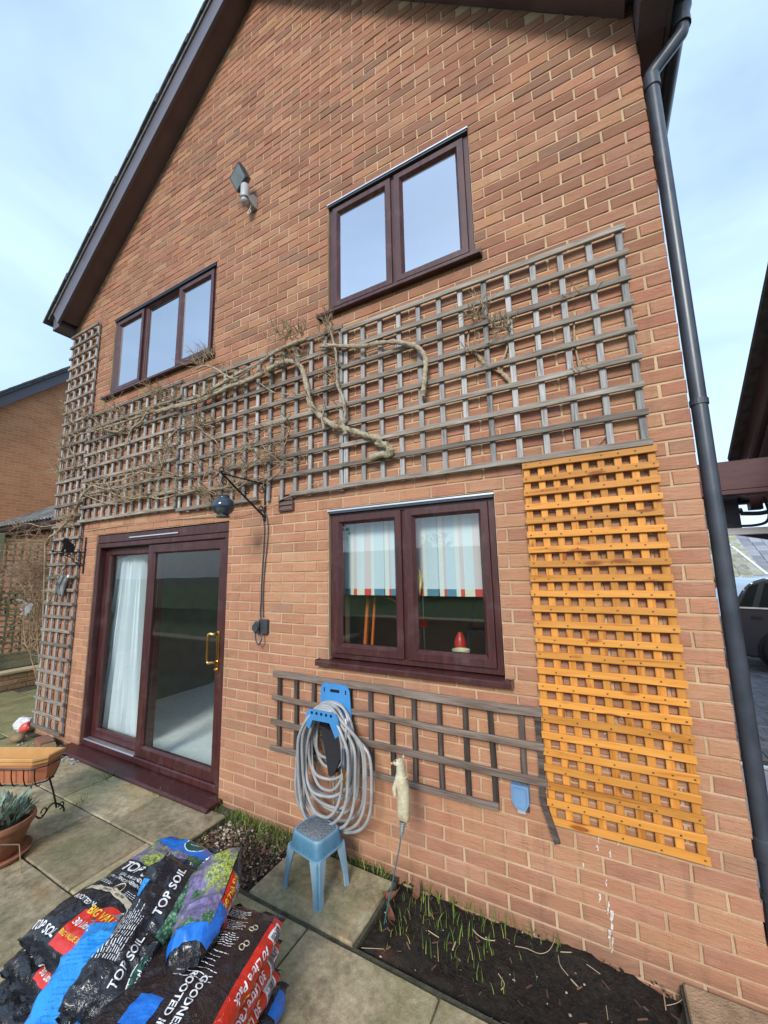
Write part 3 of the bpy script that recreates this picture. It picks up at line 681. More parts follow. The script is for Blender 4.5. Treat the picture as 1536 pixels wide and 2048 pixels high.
thin = [(zl([(700, 700), (755, 590), (880, 490), (1000, 360), (1100, 250), (1160, 140), (1235, 20)])+zb([(470, 1520), (500, 1465), (560, 1412), (640, 1402), (760, 1372), (850, 1332), (950, 1335), (1000, 1180)]), 0.016, 0.006),
    (zb([(560, 1412), (640, 1440), (700, 1470), (790, 1492), (880, 1480), (960, 1492), (1060, 1468), (1200, 1438), (1320, 1432), (1430, 1395)]), 0.006, 0.005),
    (zb([(500, 1460), (600, 1380), (720, 1350), (850, 1325), (960, 1230), (1000, 1180)]), 0.004, 0.003),
    (zb([(1240, 1480), (1290, 1540), (1330, 1480)]), 0.005, 0.004),
    (zoomA([(0, 1010), (80, 990), (170, 970), (270, 960), (360, 965), (440, 965), (500, 930), (600, 880), (680, 830)]), 0.005, 0.003),
    (zoomA([(290, 930), (380, 860), (470, 780), (560, 690), (640, 640), (700, 620)]), 0.0035, 0.002),
    (zoomA([(430, 1000), (470, 900), (540, 800), (620, 770), (700, 700), (720, 640)]), 0.0035, 0.002),
    (zoomA([(330, 1000), (420, 930), (520, 850), (600, 800), (640, 770)]), 0.004, 0.003),
    (zoomA([(560, 960), (640, 900), (700, 850), (790, 830)]), 0.003, 0.002),
    (zl([(900, 1330), (880, 1240), (940, 1120), (1000, 1010), (1000, 930)]), 0.008, 0.005), (zl([(740, 1590), (800, 1480), (880, 1360), (900, 1270)]), 0.007, 0.006),
    (zl([(1160, 140), (1140, 260), (1130, 360), (1125, 450)]), 0.006, 0.003), (zb([(370, 1390), (440, 1330), (450, 1250), (420, 1180), (470, 1110)]), 0.006, 0.004), (zb([(430, 1590), (360, 1640), (250, 1660), (170, 1640), (100, 1660)]), 0.006, 0.003),
    (zb([(480, 1340), (540, 1290), (620, 1250), (700, 1230), (760, 1180)]), 0.004, 0.002), (zb([(780, 1490), (900, 1440), (980, 1360), (1080, 1370), (1150, 1330)]), 0.004, 0.002),
    (zb([(500, 1465), (640, 1520), (760, 1515), (860, 1475), (960, 1440), (1080, 1430)]), 0.005, 0.003), (zb([(640, 1405), (700, 1440), (790, 1400), (880, 1370), (980, 1330), (1090, 1355), (1180, 1320)]), 0.005, 0.003),
    (zb([(460, 1530), (520, 1480), (620, 1470), (700, 1500), (780, 1510)]), 0.004, 0.003), (zb([(1000, 1200), (940, 1240), (880, 1310), (840, 1400), (780, 1420)]), 0.004, 0.003), (zb([(1190, 1060), (1240, 1010), (1300, 1030), (1350, 1000)]), 0.004, 0.002), (zb([(1150, 1120), (1160, 1220), (1190, 1290)]), 0.004, 0.002),
    (zoomA([(180, 990), (250, 970), (300, 1000), (330, 1060), (345, 1075)]), 0.004, 0.003), (zoomA([(60, 760), (110, 690), (180, 640), (240, 630), (330, 650)]), 0.005, 0.003), (zoomA([(230, 640), (290, 680), (350, 740), (350, 790)]), 0.004, 0.002), (zoomA([(720, 640), (690, 740), (640, 800), (560, 840), (480, 850)]), 0.004, 0.002),
    (zb([(1200, 1440), (1240, 1330), (1330, 1250), (1440, 1200), (1530, 1130)]), 0.0035, 0.002)]
for uv, a, b in thin: S['t'] = stem(vine2, uv, a*1.15+.001, b*1.2+.001, y=-0.07, wob=0.02, n=6, m=TWIG); mb = MB() if uv is thin[0][0] else mb; along('t', 2, 16, .15, .0034)
mb.build('twig', TWIG, vine2, kind='stuff')
# cut stub on the right trellis
zc = lambda l: zoomA(l, 3.339, 860, 500)
stub = empty('climbing_plant', (-1.0, -0.04, 2.9), 'small cut back stump with dead shoots trapped behind the right grey trellis', 'climber')
st, pts, _ = stem(stub, zc([(545, 892), (480, 822), (380, 770), (310, 695), (262, 655), (255, 590), (262, 520)]), 0.015, 0.006, y=-0.018, wob=0.004, m=TWIG)
stem(stub, zc([(478, 822), (478, 760), (505, 690), (515, 640), (500, 590)]), 0.012, 0.004, y=-0.018, wob=0.004, m=TWIG)
stem(stub, zc([(1000, 800), (985, 720), (965, 600), (962, 430)]), 0.007, 0.005, y=-0.02, wob=0.003, m=TWIG)
stem(stub, zc([(1120, 1300), (1190, 1225)]), 0.003, 0.003, y=-0.02, m=TWIG); stem(stub, zc([(1112, 240), (1160, 195)]), 0.003, 0.002, y=-0.06, m=TWIG)
for kk_, ii_ in (('d', -1), ('a', 0)):
    _, ps_, rs_ = S[kk_]; e_ = ps_[ii_]; dd_ = (ps_[ii_]-ps_[-4 if ii_ else 3]).normalized(); m_ = MB(); m_.tube([e_, e_+dd_*.004], [rs_[ii_]*1.02, rs_[ii_]*.98], 10); m_.build('cut_end', CUT, vine)
m_ = MB(); p = pts[0]; m_.tube([p, p+(pts[0]-pts[2]).normalized()*0.004], [0.0155, 0.0155], 10); m_.build('cut_end', CUT, stub)
mb = MB()
for x, y, n, L in ((330, 440, 16, .13), (470, 520, 14, .12), (300, 650, 7, .09), (500, 570, 6, .1), (340, 780, 5, .06), (960, 290, 6, .05), (1020, 790, 5, .06)):
    u, v = zc([(x, y)])[0]; clump(u, v, n, L, 0.004, y=-0.05, depth=1)
mb.build('twig', TWIG, stub, kind='stuff')

# ---------------------------------------------------------------- fittings on the wall
# floodlight
fx, fz = -3.01, zz(4.985)
fl = empty('security_light', (fx, 0, fz), 'grey security floodlight with a motion sensor, high on the gable', 'security light')
GREYP = plain('grey_plastic', (0.33, 0.33, 0.33), 0.45, var=0.1); LGREYP = plain('light_grey_plastic', (0.36, 0.36, 0.35), 0.4, var=0.12); DGREY = plain('charcoal_metal', (0.045, 0.055, 0.06), 0.45, 0.3)
m = MB(); m.prism([(-0.004, fz-0.02), (-0.004, fz+0.10), (-0.05, fz+0.10), (-0.105, fz+0.03), (-0.105, fz-0.0), (-0.06, fz-0.02)], lambda a, b, t: (t, a, b), fx-0.035, fx+0.035); m.build('wall_bracket', GREYP, fl)
m = MB(); m.lathe([(0.038, 0.0), (0.04, 0.01), (0.04, 0.13), (0.03, 0.145)], (fx-0.005, -0.115, fz+0.01), 18); m.build('sensor_body', LGREYP, fl, smooth=True)
m = MB(); m.sphere((fx-0.005, -0.115, fz-0.012), 0.037, 16, 10, (1, 1, .9)); m.build('sensor_lens', LGREYP, fl, smooth=True)
m = MB(); m.lathe([(0.041, -0.004), (0.041, 0.012)], (fx-0.005, -0.115, fz), 18, cap=False); m.build('sensor_ring', BLACKPVC, fl)
hc = Vector((fx-0.045, -0.13, fz+0.235)); ax = Vector((0.94, -0.25, 0.18)).normalized(); ay = Vector((0.10, 0.86, 0.50)); ay = (ay-ax*ay.dot(ax)).normalized(); az = ax.cross(ay)
m = MB()
front = [(-.09, -.07), (.09, -.07), (.09, .07), (-.09, .07)]; back = [(-.06, -.045), (.06, -.045), (.06, .045), (-.06, .045)]
vs = [hc+ax*a+az*b-ay*0.04 for a, b in front]+[hc+ax*a+az*b-ay*0.02 for a, b in front]+[hc+ax*a+az*b+ay*0.05 for a, b in back]
m.add(vs, [(0,1,2,3), (0,4,5,1), (1,5,6,2), (2,6,7,3), (3,7,4,0), (4,8,9,5), (5,9,10,6), (6,10,11,7), (7,11,8,4), (8,11,10,9)]); m.build('lamp_head', DGREY, fl)
m = MB(); m.obox(hc-ay*0.0415, ax, az, ay, 0.078, 0.058, 0.003); m.build('lamp_glass', plain('lamp_glass', (0.16, 0.19, 0.20), 0.15, var=0.3, bump=0), fl)
m = MB(); m.tube([hc+ay*0.04-az*0.03, Vector((fx-0.005, -0.115, fz+0.15))], 0.014, 8); m.build('swivel', BLACKPVC, fl)
m = MB(); m.tube(smooth_path([(fx+0.02, -0.06, fz-0.02), (fx+0.012, -0.07, fz-0.07), (fx+0.03, -0.07, fz-0.10), (fx-0.01, -0.07, fz-0.105), (fx+0.0, -0.07, fz-0.07)]), 0.003, 6); m.build('wire_loop', WHITE, fl)
# hanging bracket and pot
BX = -2.77
br = empty('hanging_bracket', (BX, 0, 2.2), 'black wrought iron hanging bracket projecting from the wall above the socket cables', 'bracket')
m = MB(); m.box(BX-0.009, BX+0.009, -0.012, 0.0, 2.155, 2.485, 0.002); m.build('back_plate', IRON, br)
m = MB(); m.tube([(BX, -0.012, 2.19), (BX, -0.43, 2.46)], 0.0075, 8); m.build('brace', IRON, br)
m = MB(); m.tube([(BX, -0.012, 2.455), (BX, -0.43, 2.46)], 0.006, 8); m.build('arm', IRON, br)
def scroll(cy, cz, r, turns, sgn, a0=0.0, n=22): return [(BX, cy+sgn*r*(1-i/n*.75)*math.cos(a0+turns*2*math.pi*i/n), cz+r*(1-i/n*.75)*math.sin(a0+turns*2*math.pi*i/n)) for i in range(n)]
for sc_ in (scroll(-0.43, 2.485, 0.026, 1.2, -1, -1.57), scroll(-0.405, 2.405, 0.030, 1.3, 1, 1.57), scroll(-0.05, 2.40, 0.03, 1.3, -1, 1.6), scroll(-0.045, 2.25, 0.03, 1.3, -1, -1.6), scroll(-0.20, 2.37, 0.028, 1.3, -1, 2.0)):
    m = MB(); m.tube(sc_, 0.0048, 6); m.build('scroll', IRON, br)
for z in (2.17, 2.235, 2.40, 2.47):
    m = MB(); m.sphere((BX, -0.014, z), 0.011, 10, 6); m.build('bolt', IRON, br)
def pot_mat():
    k = NT('mottled_glaze'); v = k.coord('Object'); c = k.ramp(k.noise(v, 9, 6, 0.7), (0.38, (0.010, 0.016, 0.030)), (0.55, (0.030, 0.05, 0.075)), (0.68, (0.16, 0.15, 0.06)), (0.8, (0.09, 0.14, 0.18)))
    return k.pbsdf(c, 0.16, 0, k.bump(k.noise(v, 40, 3), 0.1, 0.004), 0.6)
hp = empty('hanging_pot', (BX, -0.405, 2.14), 'dark blue mottled round glazed pot hanging from the iron bracket', 'pot')
c0 = (BX, -0.405, 2.145)
m = MB(); m.lathe([(0.001, 0.0), (0.045, 0.0), (0.046, 0.010), (0.036, 0.016), (0.060, 0.035), (0.076, 0.065), (0.078, 0.085), (0.068, 0.115), (0.042, 0.135), (0.038, 0.145), (0.041, 0.155), (0.036, 0.155), (0.034, 0.140), (0.03, 0.1)], c0, 28, cap=False); m.build('body', pot_mat(), hp, smooth=True)
m = MB()
for sx in (-1, 1): m.tube([(BX+sx*0.036, -0.405, 2.295), (BX, -0.405, 2.40)], 0.0016, 5)
m.build('hanging_wire', IRON, hp)
# socket, plug and cables
SBL = plain('dark_grey_socket', (0.045, 0.05, 0.055), 0.4, var=0.2)
so = empty('outdoor_socket', (-2.745, 0, zz(1.10)), 'dark grey outdoor socket with a plug left of the kitchen window', 'socket')
m = MB(); m.box(-2.785, -2.700, -0.032, 0.0, zz(1.115), zz(1.225), 0.006); m.build('back_box', SBL, so)
m = MB(); m.lathe([(0.030, 0.0), (0.030, 0.02), (0.022, 0.034)], (-2.785, -0.066, zz(1.165)), 14, axis='Y'); m.box(-2.81, -2.76, -0.058, -0.03, zz(1.12), zz(1.21), 0.01); m.build('plug', SBL, so, smooth=False)
m = MB(); m.tube(smooth_path([(-2.79, -0.05, zz(1.12)), (-2.785, -0.05, zz(1.075)), (-2.755, -0.05, zz(1.04)), (-2.735, -0.045, zz(1.075)), (-2.74, -0.03, zz(1.12))]), 0.0055, 6); m.build('cable_tail', BLACKPVC, so)
m = MB()
cb = [(530, 1262), (521, 1235), (522, 1200), (524, 1150), (527, 1105), (529, 1060), (525, 1032), (515, 1015)]
m.tube(smooth_path([wp(u, v, -0.010) for u, v in cb], 6), 0.0048, 6); m.tube(smooth_path([wp(u+6+2*math.sin(v*.02), v, -0.009) for u, v in cb[1:]], 6), 0.0042, 6)
m.thing('wall_cable', BLACKPVC, 'pair of black cables running down the wall to the dark socket', 'cable')
m = MB(); m.tube(smooth_path([wp(u, v, -0.012) for u, v in [(172, 1062), (240, 1052), (330, 1040), (420, 1034)]]+[wp(u, v, -0.03) for u, v in [(480, 1028), (560, 1000), (640, 962)]], 6), 0.0032, 6)
m.thing('wall_wire', TWIG, 'thin brown wire strung along the wall over the patio door', 'wire')
# cat bracket
CX = -5.53
cb_ = empty('cat_bracket', (CX, 0, 1.8), 'black iron scroll bracket with a sitting cat silhouette left of the patio door', 'bracket')
m = MB(); m.box(CX-0.008, CX+0.008, -0.014, 0, 1.80, 2.16, 0.002); m.sphere((CX, -0.008, 2.175), 0.012); m.sphere((CX, -0.008, 1.79), 0.012); m.build('back_plate', IRON, cb_)
m = MB(); m.box(CX-0.008, CX+0.008, -0.30, -0.01, 2.010, 2.020); m.build('arm', IRON, cb_)
BX0 = BX; BX = CX
for sc_ in (scroll(-0.06, 1.955, 0.040, 1.5, -1, 1.57), scroll(-0.15, 1.98, 0.026, 1.3, 1, 1.57), scroll(-0.22, 1.985, 0.022, 1.3, -1, 1.57), scroll(-0.035, 1.875, 0.024, 1.3, -1, -1.57), scroll(-0.30, 2.018, 0.012, 1.2, 1, 1.57)):
    m = MB(); m.tube(sc_, 0.0052, 6); m.build('scroll', IRON, cb_)
m = MB(); m.tube(smooth_path([(CX, -0.02, 1.86), (CX, -0.09, 1.90), (CX, -0.14, 1.955), (CX, -0.27, 2.005)]), 0.005, 6); m.build('brace', IRON, cb_)
catp = [(-.235, 0), (-.225, .025), (-.215, .05), (-.212, .075), (-.222, .09), (-.226, .108), (-.222, .125), (-.214, .132), (-.210, .150), (-.200, .136), (-.188, .135), (-.178, .150), (-.174, .130), (-.168, .118), (-.166, .105), (-.145, .095), (-.122, .075), (-.108, .045), (-.106, .02), (-.112, 0), (-.19, 0), (-.195, .03), (-.205, .0)]
m = MB(); m.prism(catp, lambda a, b, t: (CX+t, a, 2.02+b*1.05), -0.003, 0.003); m.build('cat_cutout', IRON, cb_)
BX = BX0
# gardening gloves
k = NT('grey_glove_cloth'); GLV = k.pbsdf(k.ramp(k.noise(k.coord('Object'), 14, 4), (.35, (.11, .12, .115)), (.65, (.25, .27, .26))), 0.9, 0, k.bump(k.noise(k.coord('Object'), 60), .4))
gl = empty('gloves', (-5.85, -0.06, 1.58), 'pair of limp grey gloves tucked over a trellis slat below the cat', 'gloves')
for gx_, ln in ((-5.76, 0.0), (-5.86, 0.02)):
    gm = MB()
    for i in range(5):
        a = Vector((gx_+0.02, -0.062, 1.74+ln)); b = a+Vector((-0.06-0.022*(i-1), U(-.02, 0), -0.19-0.01*abs(i-2)))
        gm.tube(smooth_path([a, (a+b)/2+Vector((U(-.01, .01), -0.012, 0)), b], 4), [0.024, .022, .021, .02, .018, .016, .014, .012, .008], 7)
    gm.build('glove', GLV, gl, smooth=True)
m = MB(); m.box(-5.755, -5.725, -0.062, -0.045, 1.73, 1.765, 0.004); m.build('white_clip', WHITE, gl)
# blue outdoor box
bb = empty('socket_box', (-0.905, 0, zz(0.36)), 'small pale blue weatherproof socket box below the low trellis', 'socket box')
BLB = plain('faded_blue_plastic', (0.14, 0.26, 0.42), 0.5, var=0.15)
m = MB(); m.prism([(-0.952, zz(0.475)), (-0.952, zz(0.40)), (-0.935, zz(0.365)), (-0.885, zz(0.362)), (-0.866, zz(0.395)), (-0.866, zz(0.475))], lambda a, b, t: (a, t, b), -0.045, 0.0); m.build('back_box', BLB, bb)
m = MB(); m.prism([(-0.940, zz(0.465)), (-0.940, zz(0.405)), (-0.928, zz(0.378)), (-0.892, zz(0.376)), (-0.878, zz(0.402)), (-0.878, zz(0.465))], lambda a, b, t: (a, t, b), -0.056, -0.044); m.build('cover', BLB, bb)
m = MB(); m.box(-0.930, -0.888, -0.03, -0.01, zz(0.335), zz(0.362), 0.003); m.build('cable_gland', LGREYP, bb)
# bird lime runs
k = NT('dried_white_droppings'); DROP = k.pbsdf(k.ramp(k.noise(k.coord('World'), 90, 3), (.35, (.42, .38, .33)), (.6, (.68, .66, .62))), 0.8)
m = MB()
for u, v, L, r in ((1198, 1680, 14, 3), (1236, 1686, 9, 2), (1271, 1684, 5, 2), (1195, 1695, 12, 3), (1220, 1708, 14, 4), (1166, 1730, 8, 2), (1212, 1766, 14, 3), (1199, 1796, 18, 4), (1217, 1815, 26, 4), (1223, 1840, 38, 6), (1220, 1868, 16, 6), (1224, 1890, 30, 3), (1262, 1648, 16, 2), (1243, 1434, 9, 4), (1210, 1466, 6, 2), (1287, 1507, 4, 2), (1214, 1537, 5, 2), (1228, 1609, 6, 3)):
    pts = [wp(u+U(-2, 2), v-L/2+L*i/4, -0.0015) for i in range(5)]; q = px_size(pts[0])
    for i in range(4): m.bar(pts[i], pts[i+1], r*U(.25, 1.0)/q, 0.002, Vector((0, 1, 0)))
m.build('white_droppings', DROP, house, kind='stuff')
# hose hanger, hose, pouch
HGB = plain('bright_blue_plastic', (0.055, 0.23, 0.50), 0.38, var=0.1)
hh = empty('hose_hanger', (-2.05, 0, 0.9), 'bright blue plastic hose hanger on the low trellis', 'hose hanger')
hxc = -2.05
m = MB(); o_ = [(-0.12, 0.80), (-0.115, 0.975), (-0.098, 1.005), (-0.075, 1.012), (0.075, 1.012), (0.098, 1.005), (0.115, 0.975), (0.13, 0.80)]
hole = [(-0.035, 0.978), (-0.012, 0.978), (-0.008, 0.984), (0.008, 0.984), (0.012, 0.978), (0.035, 0.978), (0.035, 0.96), (-0.035, 0.96)]
m.prism(o_, lambda a, b, t: (hxc+a, t, b), -0.056, -0.050); m.build('back_plate', HGB, hh)
for hx_ in (-0.085, 0, 0.085):
    m = MB(); w_, h_ = (0.036, 0.009) if hx_ == 0 else (0.004, 0.013); m.box(hxc+hx_-w_, hxc+hx_+w_, -0.0575, -0.0555, 0.968-h_, 0.968+h_); m.build('slot', IRON, hh)
m = MB(); arc = [(hxc+0.118*math.cos(a), 0.80+0.072*math.sin(a)) for a in [math.pi*i/12 for i in range(13)]]; ai = [(hxc+0.108*math.cos(a), 0.80+0.062*math.sin(a)) for a in [math.pi-math.pi*i/12 for i in range(13)]]
m.prism(arc+ai, lambda a, b, t: (a, t, b), -0.19, -0.05); m.build('cradle', HGB, hh, smooth=True)
m = MB(); fp = [(hxc+0.140, 0.775), (hxc+0.122, 0.86), (hxc+0.105, 0.88), (hxc+0.08, 0.888), (hxc-0.08, 0.888), (hxc-0.105, 0.88), (hxc-0.122, 0.86), (hxc-0.130, 0.80)]; 
inn = [(hxc-0.098, 0.765), (hxc-0.07, 0.825), (hxc+0.06, 0.825), (hxc+0.105, 0.745)]
m.prism(fp+inn, lambda a, b, t: (a, t, b), -0.198, -0.190); m.build('front_lip', HGB, hh)
for i in range(5):
    m = MB(); m.lathe([(0.009, -0.1995), (0.009, -0.1975)], (hxc-0.075+i*0.037, 0, 0.868), 10, axis='Y'); m.build('lip_notch', IRON, hh)
k = NT('grey_hose_rubber'); HOSE = k.pbsdf(k.ramp(k.noise(k.coord('Object'), 12, 4), (.3, (.23, .23, .225)), (.7, (.37, .37, .36))), 0.36, 0, None, 0.5)
ho = empty('garden_hose', (-2.0, -0.12, 0.35), 'long grey garden hose looped over the blue hanger', 'hose')
loops = [(0.155, 0.10, 0.52), (0.17, 0.14, 0.47), (0.14, 0.16, 0.56), (0.18, 0.17, 0.36), (0.16, 0.20, 0.33), (0.185, 0.22, 0.285), (0.15, 0.13, 0.42), (0.175, 0.19, 0.40), (0.19, 0.26, 0.245), (0.165, 0.33, 0.215), (0.195, 0.24, 0.25), (0.18, 0.30, 0.228), (0.15, 0.15, 0.30), (0.185, 0.20, 0.27)]
for i, (lw_, rw, zb_) in enumerate(loops):
    y = -0.072-0.0085*i+U(-.002, .002); top = 0.888+0.010*math.sin(i*1.3)+0.006*(i % 3); pts = []
    for j in range(36):
        a = 2*math.pi*j/36; s_ = math.sin(a); c_ = math.cos(a); f_ = (1-s_)/2
        zq = (top+zb_)/2+(top-zb_)/2*math.copysign(abs(s_)**(.62 if s_ < 0 else .80), s_)
        wd_ = lw_ if c_ < 0 else rw
        g_ = max(0.0, min(1.0, (top-zq)/0.22)); g_ = g_*g_*(3-2*g_)
        wtop = .128+.004*(i % 4); xx = math.copysign(abs(c_)**.75, c_)*(wtop*(1-g_)+max(wd_, .10)*g_)
        pts.append((hxc+xx+.012*math.sin(a*2+i), y-.035*f_*math.sin(i*2.1)-.010*math.sin(a*3+i)-.02*f_, zq))
    mm = MB(); mm.tube(smooth_path(pts+[pts[0]], 2)[:-1], 0.0090, 8, closed=True); mm.build('hose_loop', HOSE, ho, smooth=True)
mm = MB(); mm.tube(smooth_path([(hxc+0.15, -0.15, 0.85), (hxc+0.165, -0.17, 0.78), (hxc+0.16, -0.18, 0.68), (hxc+0.155, -0.18, 0.60)], 5), 0.0085, 8); mm.build('hose_end', HOSE, ho, smooth=True)
mm = MB(); mm.lathe([(0.010, 0.0), (0.015, -0.01), (0.015, -0.085), (0.019, -0.09), (0.019, -0.115), (0.012, -0.12)], (hxc+0.155, -0.18, 0.70), 12); mm.build('spray_nozzle', BLACKPVC, ho, smooth=True)
mm = MB(); mm.lathe([(0.013, 0), (0.013, -0.025), (0.007, -0.03), (0.007, -0.06), (0.010, -0.062), (0.010, -0.075), (0.006, -0.08), (0.006, -0.105)], (hxc+0.155, -0.18, 0.585), 12); mm.build('brass_tail', BRASS, ho, smooth=True)
po = empty('black_pouch', (-2.05, -0.08, 0.5), 'small black cloth pouch hanging inside the hose loops', 'pouch')
k = NT('black_cloth'); BCL = k.pbsdf((0.014, 0.014, 0.018), 0.8, 0, k.bump(k.noise(k.coord('Object'), 30, 4), .5, .01))
mm = MB(); mm.prism([(-0.075, 0.165), (0.10, 0.125), (0.085, 0.02), (0.04, -0.07), (0.015, -0.085), (0.0, -0.08), (-0.02, 0.0)], lambda a, b, t: (-2.055+a, -0.09+t*(1-min(1, abs(a)*8)*.4), 0.575+b*1.15), -0.028, 0.028); mm.build('pouch_body', BCL, po)
mm = MB(); mm.lathe([(0.012, 0.0), (0.010, -0.05), (0.007, -0.055), (0.007, -0.25)], (-2.035, -0.09, 0.485), 10); mm.build('pouch_cord', HOSE, po, smooth=True)
mm = MB(); mm.box(-2.16, -2.09, -0.085, -0.055, 0.715, 0.80, 0.006); mm.build('pouch_clip', BCL, po)
# ---------------------------------------------------------------- ground, patio, soil
def structure(o): o['kind'] = 'structure'; return o
k = NT('rough_earth'); GRD = k.pbsdf(k.ramp(k.noise(k.coord('World'), 2.5, 6, .6), (.3, (.05, .045, .03)), (.7, (.11, .105, .07))), 0.95)
mb = MB(); n = 24; RAD = 220
mb.v.append((0, 0, -0.085))
for i in range(n): mb.v.append((RAD*math.cos(2*math.pi*i/n), RAD*math.sin(2*math.pi*i/n), -0.085))
mb.f = [(0, i+1, (i+1) % n+1) for i in range(n)]
structure(mb.build('ground', GRD))
def slab_mat():
    k = NT('riven_paving'); v = k.coord('World'); r = k.rand(); ob = k.coord('Object')
    a = k.noise(v, 1.6, 5, .6); b = k.noise(v, 7, 6, .65); fine = k.noise(v, 140, 4, .7); sp = k.voro(v, 85); md = k.noise(v, 28, 6, .72)
    c = k.ramp(b, (.32, (.18, .142, .086)), (.5, (.315, .255, .158)), (.70, (.43, .355, .235)))
    c = k.mix(k.math('MULTIPLY', k.ramp(a, (.42, 0.0), (.62, 1.0)), .68), c, (.185, .195, .085))
    rust = k.ramp(k.noise(v, 2.9, 4, .6, .5), (.56, 0.0), (.72, .55)); c = k.mix(rust, c, (.30, .19, .085))
    c = k.hsv(c, val=k.math('MULTIPLY_ADD', r, .40, .80))
    c = k.hsv(c, val=k.math('MULTIPLY_ADD', fine, .6, .7))
    c = k.hsv(c, val=k.math('MULTIPLY_ADD', md, 1.0, .5))
    c = k.mix(k.ramp(sp, (.05, .55), (.14, 0.0)), c, (.42, .38, .30))
    dk = k.ramp(k.voro(v, 26), (.05, .6), (.2, 0.0)); dk = k.math('MULTIPLY', dk, k.ramp(k.noise(v, 2.2, 3), (.55, 0.0), (.62, 1.0))); c = k.mix(dk, c, (.06, .055, .04))
    h = k.math('ADD', k.math('MULTIPLY', b, 1.0), k.math('MULTIPLY', fine, .22))
    rough = k.ramp(k.noise(v, 1.1, 4), (.35, .42), (.65, .8))
    return k.pbsdf(c, rough, 0, k.bump(h, .6, .012), 0.4)
SLAB = slab_mat()
k = NT('mossy_paving'); v = k.coord('World')
MOSSLAB = k.pbsdf(k.hsv(k.ramp(k.noise(v, 4, 6, .65), (.3, (.13, .115, .05)), (.5, (.21, .185, .075)), (.72, (.30, .26, .13))), val=k.math('MULTIPLY_ADD', k.rand(), .3, .85)), 0.75, 0, k.bump(k.noise(v, 60, 4), .6, .01))
k = NT('sandy_slab'); v = k.coord('World')
ORSLAB = k.pbsdf(k.ramp(k.noise(v, 9, 6, .65), (.3, (.20, .135, .075)), (.5, (.33, .22, .13)), (.72, (.42, .25, .15))), 0.85, 0, k.bump(k.noise(v, 90, 5), .7, .01))
k = NT('joint_dirt'); v = k.coord('World')
JOINT = k.pbsdf(k.ramp(k.noise(v, 14, 5, .6), (.35, (.03, .028, .018)), (.6, (.075, .07, .04)), (.75, (.06, .09, .025))), 0.95, 0, k.bump(k.noise(v, 90, 4), .8, .01))
mb = MB(); 
for x0, x1, y0, y1 in ((-8.72, -3.0, -3.6, 0.02), (-8.72, -6.33, 0.02, 4.0), (-3.0, 0.9, -3.6, -0.49), (-2.33, -1.62, -0.49, -0.06), (-0.31, 0.9, -0.49, 0.0)):
    mb.box(x0, x1, y0, y1, -0.075, -0.011)
patio = structure(mb.build('patio', JOINT))
def slab(x0, x1, y0, y1, m, dz=0.0, sub=4):
    g = 0.0055; bm = bmesh.new(); e = 0.006
    x0 += g; x1 -= g; y0 += g; y1 -= g
    nx = max(2, int((x1-x0)/.12)); ny = max(2, int((y1-y0)/.12)); L = MB()
    tx, ty, tz = U(-.004, .004), U(-.004, .004), dz+U(-.002, .002)
    xs = [x0, x0+e]+[x0+e+(x1-x0-2*e)*i/nx for i in range(1, nx)]+[x1-e, x1]; ys = [y0, y0+e]+[y0+e+(y1-y0-2*e)*i/ny for i in range(1, ny)]+[y1-e, y1]
    for j, y in enumerate(ys):
        for i, x in enumerate(xs):
            ed = i in (0, len(xs)-1) or j in (0, len(ys)-1)
            jx = U(-.003, .003) if ed else 0; jy = U(-.003, .003) if ed else 0
            z = tz+(x-(x0+x1)/2)*tx+(y-(y0+y1)/2)*ty+noise.noise((x*5, y*5, 3.1))*0.0025-(0.007+U(0, .002) if ed else 0)
            L.v.append((x+jx, y+jy, z))
    w_ = len(xs)
    for j in range(len(ys)-1):
        for i in range(w_-1): L.f.append((j*w_+i, j*w_+i+1, (j+1)*w_+i+1, (j+1)*w_+i))
    # skirts
    def skirt(idx):
        o = len(L.v)
        for q in idx: p = L.v[q]; L.v.append((p[0], p[1], -0.055))
        for i in range(len(idx)-1): L.f.append((idx[i], idx[i+1], o+i+1, o+i))
    h_ = len(ys)
    skirt([i for i in range(w_)]); skirt([(h_-1)*w_+i for i in range(w_)]); skirt([j*w_ for j in range(h_)]); skirt([j*w_+w_-1 for j in range(h_)])
    bm.free()
    o = L.build('paving_slab', m, patio); return o
rows = [(-0.515, -0.075, [-6.35, -5.77, -5.08, -4.385, -3.692, -3.0]), (-0.955, -0.515, [-6.62, -5.99, -5.28, -4.61, -3.93, -3.24, -2.56, -1.885, -1.193, -0.50, 0.19, 0.88]),
        (-1.40, -0.955, [-6.4, -5.75, -5.05, -4.40, -3.70, -3.015, -2.33, -1.65, -0.96, -0.28, 0.4, 0.88]), (-1.85, -1.40, [-6.6, -5.95, -5.3, -4.6, -3.95, -3.26, -2.6, -1.9, -1.2, -0.5, 0.2, 0.88]),
        (-2.30, -1.85, [-6.4, -5.7, -5.0, -4.3, -3.6, -2.9, -2.2, -1.5, -0.8, -0.1, 0.88]), (-2.75, -2.30, [-6.6, -5.9, -5.2, -4.5, -3.8, -3.1, -2.4, -1.7, -1.0, -0.3, 0.4, 0.88]), (-3.5, -2.75, [-6.4, -5.4, -4.4, -3.4, -2.4, -1.4, -0.4, 0.88])]
for y0, y1, xs in rows:
    for i in range(len(xs)-1):
        slab(xs[i], xs[i+1], y0, y1, MOSSLAB if xs[i+1] < -5.7 else SLAB)
slab(-2.325, -1.632, -0.500, -0.07, SLAB, 0.004); slab(-0.305, 0.42, -0.505, -0.004, ORSLAB, 0.012); slab(0.42, 0.88, -0.505, -0.004, ORSLAB, 0.01)
